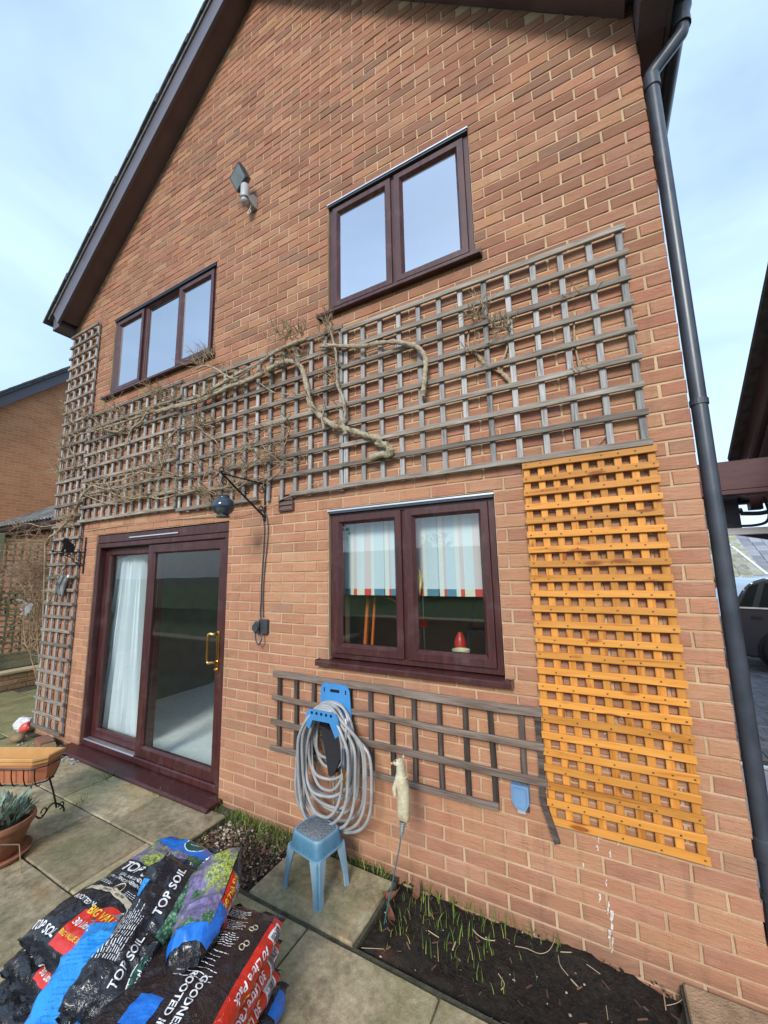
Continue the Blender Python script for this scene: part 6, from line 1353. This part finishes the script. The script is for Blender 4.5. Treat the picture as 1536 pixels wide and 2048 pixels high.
for i, (x, y, r_, lab) in enumerate(((-9.5, -8.5, 1.4, 'broad evergreen shrub at the far left of the lawn'), (-5.0, -9.6, 1.1, 'rounded evergreen shrub against the boarded fence'), (-1.0, -9.8, 1.0, 'small evergreen shrub right of the lawn centre'), (3.0, -9.0, 1.3, 'wide evergreen shrub at the right end of the lawn'))):
    leaf_cloud('garden_shrub', (x, y, .86+r_*.8), (r_, r_*.8, r_*.9), 1500, .09, DLEAF if i % 2 == 0 else GLEAF, lab, 'shrub', seed=20+i, group='shrubs round the lawn')
# ---------------------------------------------------------------- sacks of soil
def film_mat(name, c, rough=.14, bs=11, st=.75):
    k = NT(name); v = k.coord('Object'); h = k.noise(v, bs, 5, .62, 1.2); f = k.noise(v, 90, 3)
    return k.pbsdf(k.hsv(c if hasattr(c, 'is_output') else (*c, 1), val=k.math('MULTIPLY_ADD', f, .3, .85)), rough, 0, k.bump(h, st, .03), .5, .3)
FBLK = film_mat('black_film', (.012, .012, .015)); FRED = film_mat('red_print', (.60, .025, .012), .28, 18, .3); FBLU = film_mat('blue_print', (.012, .16, .60), .28, 18, .3)
FWHT = film_mat('white_print', (.74, .74, .74), .35, 18, .2); FYEL = film_mat('yellow_print', (.80, .50, .03), .35, 18, .2); FGRN = film_mat('dark_green_print', (.012, .075, .05), .3, 18, .3); FCRM = film_mat('cream_print', (.52, .46, .33), .35, 18, .2); FLIM = film_mat('lime_print', (.50, .70, .03), .28, 18, .3); FORG = film_mat('orange_print', (.65, .17, .03), .28, 18, .2); FBRN = film_mat('dark_brown_film', (.022, .013, .012)); FGRY = film_mat('grey_film', (.10, .10, .115), .25)
FCYN = film_mat('bright_blue_print', (.012, .26, .68), .25, 18, .3); FPUR = film_mat('purple_print', (.05, .03, .10))
def picture_mat():
    k = NT('garden_picture_print'); v = k.coord('Object'); n1 = k.noise(k.coord('Object', (1, 1, .4), (.4, .2, 0)), 5.0, 5, .62); n2 = k.noise(v, 60, 5, .7); vv = k.voro(v, 120)
    pur = k.ramp(n2, (.3, (.06, .045, .10)), (.6, (.20, .16, .30)), (.8, (.36, .32, .46))); yel = k.ramp(vv, (.1, (.50, .52, .10)), (.45, (.30, .35, .07)), (.8, (.07, .12, .03))); grn = k.ramp(vv, (.1, (.16, .30, .12)), (.6, (.03, .085, .05)))
    c = k.mix(k.ramp(n1, (.455, 0.0), (.53, 1.0)), pur, yel); c = k.mix(k.ramp(k.noise(k.coord('Object', (1, 1, .4), (3, 1, 2)), 6, 3, .5), (.53, 0.0), (.56, 1.0)), c, grn)
    return k.pbsdf(c, .3, 0, k.bump(k.noise(v, 14, 4, .6, 1), .3, .02), .5, .3)
PICT = picture_mat()
k = NT('leaf_picture_print'); v = k.coord('Object'); vv = k.voro(v, 95); PICG = k.pbsdf(k.ramp(vv, (.1, (.30, .44, .22)), (.45, (.06, .17, .10)), (.8, (.015, .05, .035))), .3)
font_cache = {}
def text_mesh(body, size, bold=.0):
    key = (body, size, bold)
    if key not in font_cache:
        cu = bpy.data.curves.new('t', 'FONT'); cu.body = body; cu.size = size; cu.align_x = 'CENTER'; cu.align_y = 'CENTER'; cu.offset = bold*size; cu.resolution_u = 3
        o = bpy.data.objects.new('t', cu); col.objects.link(o); bpy.context.view_layer.update(); me = bpy.data.meshes.new_from_object(o.evaluated_get(bpy.context.evaluated_depsgraph_get()))
        bm = bmesh.new(); bm.from_mesh(me); bmesh.ops.triangulate(bm, faces=bm.faces); 
        for _ in range(3): bmesh.ops.subdivide_edges(bm, edges=[e for e in bm.edges if e.calc_length() > size*.20], cuts=1); bmesh.ops.triangulate(bm, faces=bm.faces)
        bm.verts.index_update()
        font_cache[key] = ([q.co[:] for q in bm.verts], [[q.index for q in f.verts] for f in bm.faces]); bm.free(); bpy.data.objects.remove(o)
    return font_cache[key]
class Sack:
    def __init__(s, L, W, H, seed, M, wr=.010, pw=.62, bend=None):
        s.L, s.W, s.H, s.seed, s.M, s.wr, s.bend = L, W, H, seed, M, wr, bend
        N = 240; pts = []
        for i in range(N+1):
            ph = math.pi/2-2*math.pi*i/N; c, q = math.cos(ph), math.sin(ph); pts.append((W/2*math.copysign(abs(c)**pw, c), H/2*math.copysign(abs(q)**.75, q)))
        acc = [0.0]
        for i in range(N): acc.append(acc[-1]+math.hypot(pts[i+1][0]-pts[i][0], pts[i+1][1]-pts[i][1]))
        s.pts, s.acc, s.C, s.N = pts, acc, acc[-1], N
    def local(s, a, b, off=0.0):                # a along, b round from the top towards +X
        b = b % s.C; lo, hi = 0, s.N
        while hi-lo > 1:
            m_ = (lo+hi)//2
            if s.acc[m_] <= b: lo = m_
            else: hi = m_
        f = (b-s.acc[lo])/max(1e-9, s.acc[hi]-s.acc[lo]); x = s.pts[lo][0]*(1-f)+s.pts[hi][0]*f; z = s.pts[lo][1]*(1-f)+s.pts[hi][1]*f
        t = min(1.0, abs(2*a/s.L)); k_ = max(0.0, 1-t**5)**.5; z *= (.10+.90*k_); x *= 1-.05*t**6
        r = Vector((x/s.W, 0, z/s.H*1.0)); r = r.normalized() if r.length > 1e-6 else Vector((0, 0, 1))
        q = Vector((x, a, z)); sd = s.seed*7.3
        d = noise.noise((x*7+sd, a*7, z*7))*s.wr+noise.noise((x*17+sd, a*13, z*17))*s.wr*.55+abs(noise.noise((x*30+sd, a*22, z*30)))*s.wr*.4*(.4+t)
        d += ((1-abs(noise.noise((x*9+sd, a*8, z*9+2))))**7-.25)*s.wr*.75+((1-abs(noise.noise((x*16+sd, a*19, z*16+5))))**7-.25)*s.wr*.40
        q = q+r*(d+off); q.z += noise.noise((a*20, sd, x*4))*.010*t**8
        if s.bend: q = s.bend(q)
        return q
    def P(s, a, b, off=0.0): return s.M @ s.local(a, b, off)
    def body(s, name, m, parent, na=72, nb=96):
        mb = MB()
        for i in range(na+1):
            a = -s.L/2+s.L*i/na
            for j in range(nb): mb.v.append(tuple(s.P(a, s.C*j/nb)))
        for i in range(na):
            for j in range(nb): j2 = (j+1) % nb; mb.f.append((i*nb+j, i*nb+j2, (i+1)*nb+j2, (i+1)*nb+j))
        mb.f.append(tuple(range(nb))); mb.f.append(tuple(na*nb+j for j in range(nb))[::-1])
        o = mb.build(name, m, parent, smooth=True)
        for e in (-1, 1):                           # crimped end seams
            f = MB(); n_ = 26
            for i in range(n_+1):
                x = (-.5+i/n_)*s.W*.93
                for k_ in range(3):
                    q = Vector((x*(1+.02*k_), e*(s.L/2-.004+.013*k_+.004*noise.noise((x*30, k_, s.seed))), .010*noise.noise((x*24+s.seed, k_*1.3, e))*(k_+.5)))
                    if s.bend: q = s.bend(q)
                    f.v.append(tuple(s.M @ q))
            for i in range(n_):
                for k_ in range(2): f.f.append((i*3+k_, i*3+k_+1, i*3+4+k_, i*3+3+k_))
            f.v += [(p[0], p[1], p[2]-.0016) for p in f.v]; h_ = len(f.v)//2; f.f += [tuple(h_+q for q in g)[::-1] for g in f.f]
            f.build('end_seam', m, parent, smooth=True)
        return o
    def patch(s, name, m, parent, a0, a1, b0, b1, off=.0016, na=None, nb=None, shape=None):
        na = max(na or 4, int((a1-a0)/.009)); nb = max(nb or 4, int((b1-b0)/.010)); mb = MB()
        for i in range(na+1):
            for j in range(nb+1):
                a, b = a0+(a1-a0)*i/na, b0+(b1-b0)*j/nb
                if shape: a, b = shape(i/na, j/nb, a, b)
                mb.v.append(tuple(s.P(a, b, off)))
        for i in range(na):
            for j in range(nb): q = i*(nb+1)+j; mb.f.append((q, q+1, q+nb+2, q+nb+1))
        return mb.build(name, m, parent, smooth=True)
    def text(s, body, size, ac, bc, m, parent, rot=0.0, bold=.012, off=.0046, name='lettering'):
        vs, fs = text_mesh(body, size, bold); cr, sr = math.cos(rot), math.sin(rot); mb = MB()
        # text x runs along +b, text y runs along -a when rot = 0... rot turns it on the film
        mb.v = [tuple(s.P(ac+(-x*sr+y*cr), bc+(x*cr+y*sr), off)) for x, y, z in vs]; mb.f = [tuple(f) for f in fs]
        return mb.build(name, m, parent)
    def barcode(s, ac, bc, la, lb, parent):
        s.patch('barcode_panel', FWHT, parent, ac-la/2, ac+la/2, bc-lb/2, bc+lb/2, .0028)
        mb = MB(); rr = random.Random(s.seed); a = ac-la/2+.006
        while a < ac+la/2-.008:
            w_ = rr.choice((.0015, .0022, .0035)); o = len(mb.v)
            for i in range(5):
                b = bc-lb/2+.008+(lb-.012)*i/4; mb.v += [tuple(s.P(a, b, .0040)), tuple(s.P(a+w_, b, .0040))]
            for i in range(4): mb.f.append((o+2*i, o+2*i+1, o+2*i+3, o+2*i+2))
            a += w_+rr.choice((.0015, .0025))
        mb.build('barcode', FBLK, parent)
    def lines(s, a0, a1, b0, b1, n, m, parent, seed=0, w_=.0022, alongb=True, off=.003):
        mb = MB(); rr = random.Random(seed+s.seed)
        for i in range(n):
            f = (i+.5)/n
            if alongb: a = a0+(a1-a0)*f; p, q = b0, b0+(b1-b0)*rr.uniform(.7, 1)
            else: b = b0+(b1-b0)*f; p, q = a0, a0+(a1-a0)*rr.uniform(.7, 1)
            x = p
            while x < q:
                L_ = rr.uniform(.008, .022); e = min(q, x+L_); o = len(mb.v)
                for t in (x, (x+e)/2, e):
                    if alongb: mb.v += [tuple(s.P(a-w_/2, t, off)), tuple(s.P(a+w_/2, t, off))]
                    else: mb.v += [tuple(s.P(t, b-w_/2, off)), tuple(s.P(t, b+w_/2, off))]
                mb.f += [(o, o+1, o+3, o+2), (o+2, o+3, o+5, o+4)]; x = e+.004
        return mb.build('small_print', m, parent)
    def leaf_logo(s, ac, bc, la, lb, parent, rot=0.0):
        mb = MB(); n_ = 24
        ring = lambda k_, o_: [s.P(ac+la/2*k_*math.cos(t)*(1), bc+lb/2*k_*math.copysign(abs(math.sin(t))**1.35, math.sin(t)), o_) for t in [2*math.pi*i/n_ for i in range(n_)]]
        for k0, k1, m_, o_ in ((0.02, 1.0, FCYN, .0024), (0.02, .90, FGRN, .0034)):
            mb = MB(); A, B, C_ = ring(k0, o_), ring(.5, o_), ring(k1, o_); mb.v = [tuple(q) for q in A+B+C_]
            for r_ in range(2):
                for i in range(n_): j = (i+1) % n_; mb.f.append((r_*n_+i, r_*n_+j, (r_+1)*n_+j, (r_+1)*n_+i))
            mb.build('leaf_emblem', FWHT if m_ is FCYN else m_, parent)
        s.text('westland', la*.20, ac, bc, FWHT, parent, rot, .01, .0044)
def place(x, y, z, rz=0.0, rx=0.0, ry=0.0): return Matrix.Translation((x, y, z)) @ Matrix.Rotation(rz, 4, 'Z') @ Matrix.Rotation(ry, 4, 'Y') @ Matrix.Rotation(rx, 4, 'X')
HP = math.pi/2
def side_label(s, p, sgn=1, near=False):          # red gusset label along the +X side, read upside down from the viewer
    b0 = s.C/4 if sgn > 0 else s.C*3/4
    def sh(i, j, a, b): return (a, b) 
    lo, hi = b0-.058, b0+.050
    def rnd(i, j, a, b):                           # rounded near corner
        t = max(0, .30-i)/.30; return (a, b if j > .5 else b+(hi-lo)*.45*t*t*(1-j*2))
    s.patch('red_label', FRED, p, -s.L/2+.10, s.L/2-.015, lo, hi, .0016, 40, 12, rnd)
    s.barcode(s.L/2-.075, b0-.004, .075, .072, p)
    s.text('30 Litre Pack', .038, .085, b0-.022, FWHT, p, HP, .016); s.text('BIG VALUE', .036, .085, b0+.020, FYEL, p, HP, .018)
SG = 'sacks in the soil bag stack'
def sack(label, loc, L, W, H, seed, M, mat=FBLK, **kw):
    t = empty('soil_sack', loc, label, 'sack', SG); s = Sack(L, W, H, seed, M, **kw); s.body('sack_film', mat, t); return t, s
# right hand pile, bottom to top
zs3 = (.052, .142, .232, .318)
for i, lab in enumerate(('bottom black sack of the right pile with a blue corner band', 'second sack up in the right pile with a red end label', 'third sack up in the right pile, red label under the top one')):
    dx = (.02, -.015, .0)[i]; M_ = place(-1.848+dx, -1.229+(.02, -.012, 0)[i], zs3[i], .27+(.03, -.04, .01)[i]); t, s = sack(lab, (-1.955, -1.19, zs3[i]-.05), .66, .42, .105, 11+i, M_)
    if i == 0:
        s.patch('blue_band', FBLU, t, .20, .30, s.C/4-.05, s.C/4+.02); s.patch('picture_panel', PICG, t, -.16, .10, s.C/4-.05, s.C/4+.03); s.leaf_logo(.25, s.C/4+.045, .10, .05, t, HP)
    else:
        side_label(s, t)
        s.text('TOP SOIL', .070, -s.L/2+.06, .06, FWHT, t, math.pi, .012)
t, s = sack('top sack of the right pile, back print ROOTED IN GOODNESS uppermost', (-1.955, -1.19, .27), .66, .42, .110, 21, place(-1.848, -1.224, zs3[3], .27, -.02, .03), FBRN); s21 = s
side_label(s, t)
s.text('ROOTED IN', .034, -.085, .030, FWHT, t, HP+.0, .02); s.text('GOODNESS', .034, -.085, .072, FWHT, t, HP, .02)
s.lines(-.02, .10, -.045, .115, 7, FWHT, t, 3); s.lines(.115, .17, .01, .11, 7, FWHT, t, 4); s.lines(.185, .235, .00, .10, 7, FWHT, t, 5); s.lines(.25, .29, -.01, .09, 6, FWHT, t, 6)
for q, bb_ in ((.130, .128), (.150, .136), (.205, .122), (.222, .132)):
    mb = MB(); pts = [s.P(q+.010*math.cos(a), bb_+.010*math.sin(a), .0034) for a in [2*math.pi*i/14 for i in range(14)]]; mb.tube(pts, .0016, 5, closed=True); mb.build('print_ring', FCRM, t)
s.patch('green_corner', FGRN, t, .225, .322, -.135, -.035); s.patch('white_swoosh', FWHT, t, .225, .30, -.160, -.137, .002); s.patch('blue_flash', FBLU, t, -.18, -.09, -.10, -.01)
s.text('TOP SOIL', .072, -.245, .07, FWHT, t, math.pi, .012)
# left hand pile
for i, lab in enumerate(('lime yellow sack at the bottom of the left pile', 'plain crumpled black sack in the left pile above the lime one', 'second sack down in the left pile with TOP SOIL on its end')):
    M_ = place(-2.45+(-.13, -.05, -.01)[i], -1.09+(-.17, -.09, -.03)[i], zs3[i], (.16, .05, .02)[i]); t, s = sack(lab, (-2.45, -1.1, zs3[i]-.05), .62, .42, .105, 31+i, M_, FLIM if i == 0 else FBLK, wr=.014)
    if i == 0:
        for a0, a1, m_ in ((-.29, -.255, FWHT), (-.252, -.236, FORG), (-.18, -.145, FPUR), (-.14, -.125, FORG), (-.12, -.085, FWHT)): s.patch('print_stripe', m_, t, a0, a1, s.C*.60, s.C*1.05, .002, 3, 30, lambda i, j, a, b: (a+.03*math.sin(j*5), b))
    if i == 2:
        s.text('TOP SOIL', .042, -s.L/2+.055, -.075, FWHT, t, 0, .02); s.patch('red_panel', FRED, t, -s.L/2+.012, -s.L/2+.10, -.005, .19); s.text('BIG VALUE', .026, -s.L/2+.062, .06, FYEL, t, 0, .02); s.text('30 Litre Pack', .024, -s.L/2+.032, .075, FWHT, t, 0, .016); s.patch('red_gusset', FRED, t, -.28, .05, s.C/4-.05, s.C/4+.05)
t, s = sack('top sack of the left pile with a red corner and blue far end', (-2.44, -1.08, .28), .63, .42, .115, 41, place(-2.435, -1.075, .325, .015, .015, -.03))
s.patch('blue_end', FBLU, t, .235, .312, -.19, .20, .0018, None, None, lambda i, j, a, b: (a-.03*math.sin(j*3.1)*(1-i), b)); s.leaf_logo(.270, .06, .085, .13, t, 0)
s.patch('picture_panel', PICT, t, .085, .236, -.195, .20, .0012)
s.text('TOP SOIL', .070, .045, .0, FWHT, t, 0, .014); s.text('IDEAL FOR GENERAL', .020, .000, -.01, FWHT, t, 0, .012); s.text('PLANTING & PREPARATION', .020, -.022, -.0, FWHT, t, 0, .012)
s.lines(-.062, -.045, -.15, -.06, 3, FWHT, t, 1, .002); s.lines(-.072, -.050, .05, .14, 3, FWHT, t, 2, .002)
mb = MB(); mb.tube([s.P(-.060+.024*math.cos(a), .0+.024*math.sin(a), .004) for a in [2*math.pi*i/20 for i in range(20)]], .0022, 6, closed=True); mb.build('print_ring', FCRM, t)
s.patch('cream_ribbon', FCRM, t, -.112, -.088, -.165, .165, .0022, 4, 24, lambda i, j, a, b: (a+.020*math.sin(j*math.pi), b)); s.text('ENRICHED & WEED FREE', .013, -.084, .0, FBLK, t, 0, .01, .004)
s.text('ROOTED IN', .026, -.155, -.075, FWHT, t, 0, .018); s.text('TOP SOIL', .040, -s.L/2+.035, -.115, FWHT, t, 0, .018)
s.patch('red_panel', FRED, t, -s.L/2+.01, -.125, -.02, .31, .002, 16, 26, lambda i, j, a, b: (a-(.055*(1-j*4) if j < .25 else 0)*i-.05*max(0, j-.45)*i, b))
s.text('BIG VALUE', .042, -.170, .095, FYEL, t, 0, .02, .0056); s.text('30 Litre Pack', .036, -.222, .085, FWHT, t, 0, .016, .0056); s.text('BIG VALUE 30 Litre', .022, -.268, .075, FYEL, t, 0, .016, .0056)
mb = MB(); 
for q in range(3): mb.v.append(tuple(s.P(-.150+(.030 if q == 2 else 0), .185+(-.02, .02, 0)[q], .0046)))
mb.f = [(0, 1, 2)]; mb.build('tree_emblem', FWHT, t)
s.barcode(-.222, .225, .066, .055, t); s.text('BIG VALUE', .034, -.150, .245, FYEL, t, HP*.9, .016, .0056); s.text('30 Litre', .030, -.150, .285, FWHT, t, HP*.9, .014, .0056)
# slumped sack leaning in front, blue back label up
t, s = sack('slumped sack in front of the piles with a bright blue back label', (-2.18, -1.47, .0), .42, .30, .085, 51, place(-2.15, -1.385, .315, .50, .30, -.02), FGRY, wr=.016)
s.patch('blue_label', FCYN, t, -.15, .20, -.150, .055, .0018); s.lines(.05, .16, -.12, .02, 8, FBLU, t, 9, .002); s.lines(-.10, .02, -.09, .04, 7, FBLU, t, 8, .002); s.text('SOIL', .05, -.13, .10, FWHT, t, -.6, .012)
# folded sack slung over the gap between the piles
def vb(x0, amp):
    def f(q):
        q = q.copy(); q.z += amp*max(0, q.y+.05)**1.2; q.x *= 1-.55*max(0, (-.02-q.y)/.30); return q
    return f
t, s = sack('folded black sack on top between the piles with white small print', (-2.20, -1.26, .30), .50, .20, .115, 61, place(-2.125, -1.215, .385, .52, .30, .46), FBLK, wr=.018, pw=.75)
s.text('TOP SOIL', .044, .12, .015, FWHT, t, -HP, .018); s.lines(-.13, .06, -.120, -.02, 11, FWHT, t, 3, .0024, False); s.text('TOP SOIL', .036, -.115, .012, FWHT, t, -HP, .012); s.leaf_logo(-.13, .065, .15, .045, t, -HP); s.patch('blue_flash', FCYN, t, .07, .13, -.135, -.085); s.patch('leaf_picture', PICG, t, -.02, .23, .055, .125, .002)
t, s = sack('folded sack on top with a purple and yellow shrub picture and pointed blue end', (-2.0, -1.03, .36), .44, .21, .125, 71, place(-1.995, -1.035, .405, .56, .12, -.42), FBLK, wr=.014, pw=.75, bend=vb(0, .0))
s.patch('blue_end', FBLU, t, -.196, -.06, -.145, .16, .0030); s.patch('picture_panel', PICT, t, -.145, .19, -.122, .112, .0044); s.patch('red_panel', FRED, t, -.10, .075, .117, .205, .0024); s.text('BIG VALUE', .030, .0, .138, FYEL, t, HP, .016, .0062); s.text('30 Litre Pack', .026, -.005, .168, FWHT, t, HP, .014, .0062); s.barcode(.055, .185, .045, .05, t)
s.text('SOIL', .05, .195, -.03, FWHT, t, math.pi, .014, .0056)
# hanging blue gusset of the folded sack
t = empty('empty_sack', (-2.09, -1.33, .1), 'limp empty blue and black sack hanging down between the two piles', 'sack', SG)
mb = MB(); nn3 = 14
def sheet(c0, c1, w0, w1, sd, amp):
    m2 = MB()
    for i in range(nn3+1):
        f = i/nn3; c = Vector(c0).lerp(Vector(c1), f); w_ = w0+(w1-w0)*f
        for j in range(9):
            g = j/8-.5; m2.v.append((c.x+g*w_+.006*noise.noise((f*6, g*5, sd)), c.y+amp*math.sin(g*9+sd)+.02*noise.noise((f*5, g*7, sd+3)), c.z+.012*noise.noise((f*7, g*9, sd+5))))
    for i in range(nn3):
        for j in range(8): a = i*9+j; m2.f.append((a, a+1, a+10, a+9))
    h_ = len(m2.v); m2.v += [(a, b+.003, c) for a, b, c in m2.v]; m2.f += [tuple(q+h_ for q in f)[::-1] for f in m2.f]; return m2
sheet((-2.125, -1.265, .40), (-2.105, -1.55, .05), .05, .085, 1.0, .008).build('blue_film', FBLU, t, smooth=True); sheet((-2.05, -1.25, .41), (-2.02, -1.53, .06), .09, .10, 4.0, .02).build('black_film', FBLK, t, smooth=True)
sheet((-2.09, -1.285, .38), (-2.065, -1.56, .05), .012, .022, 7.0, .002).build('green_stripe', film_mat('pale_green_print', (.22, .42, .20)), t, smooth=True)
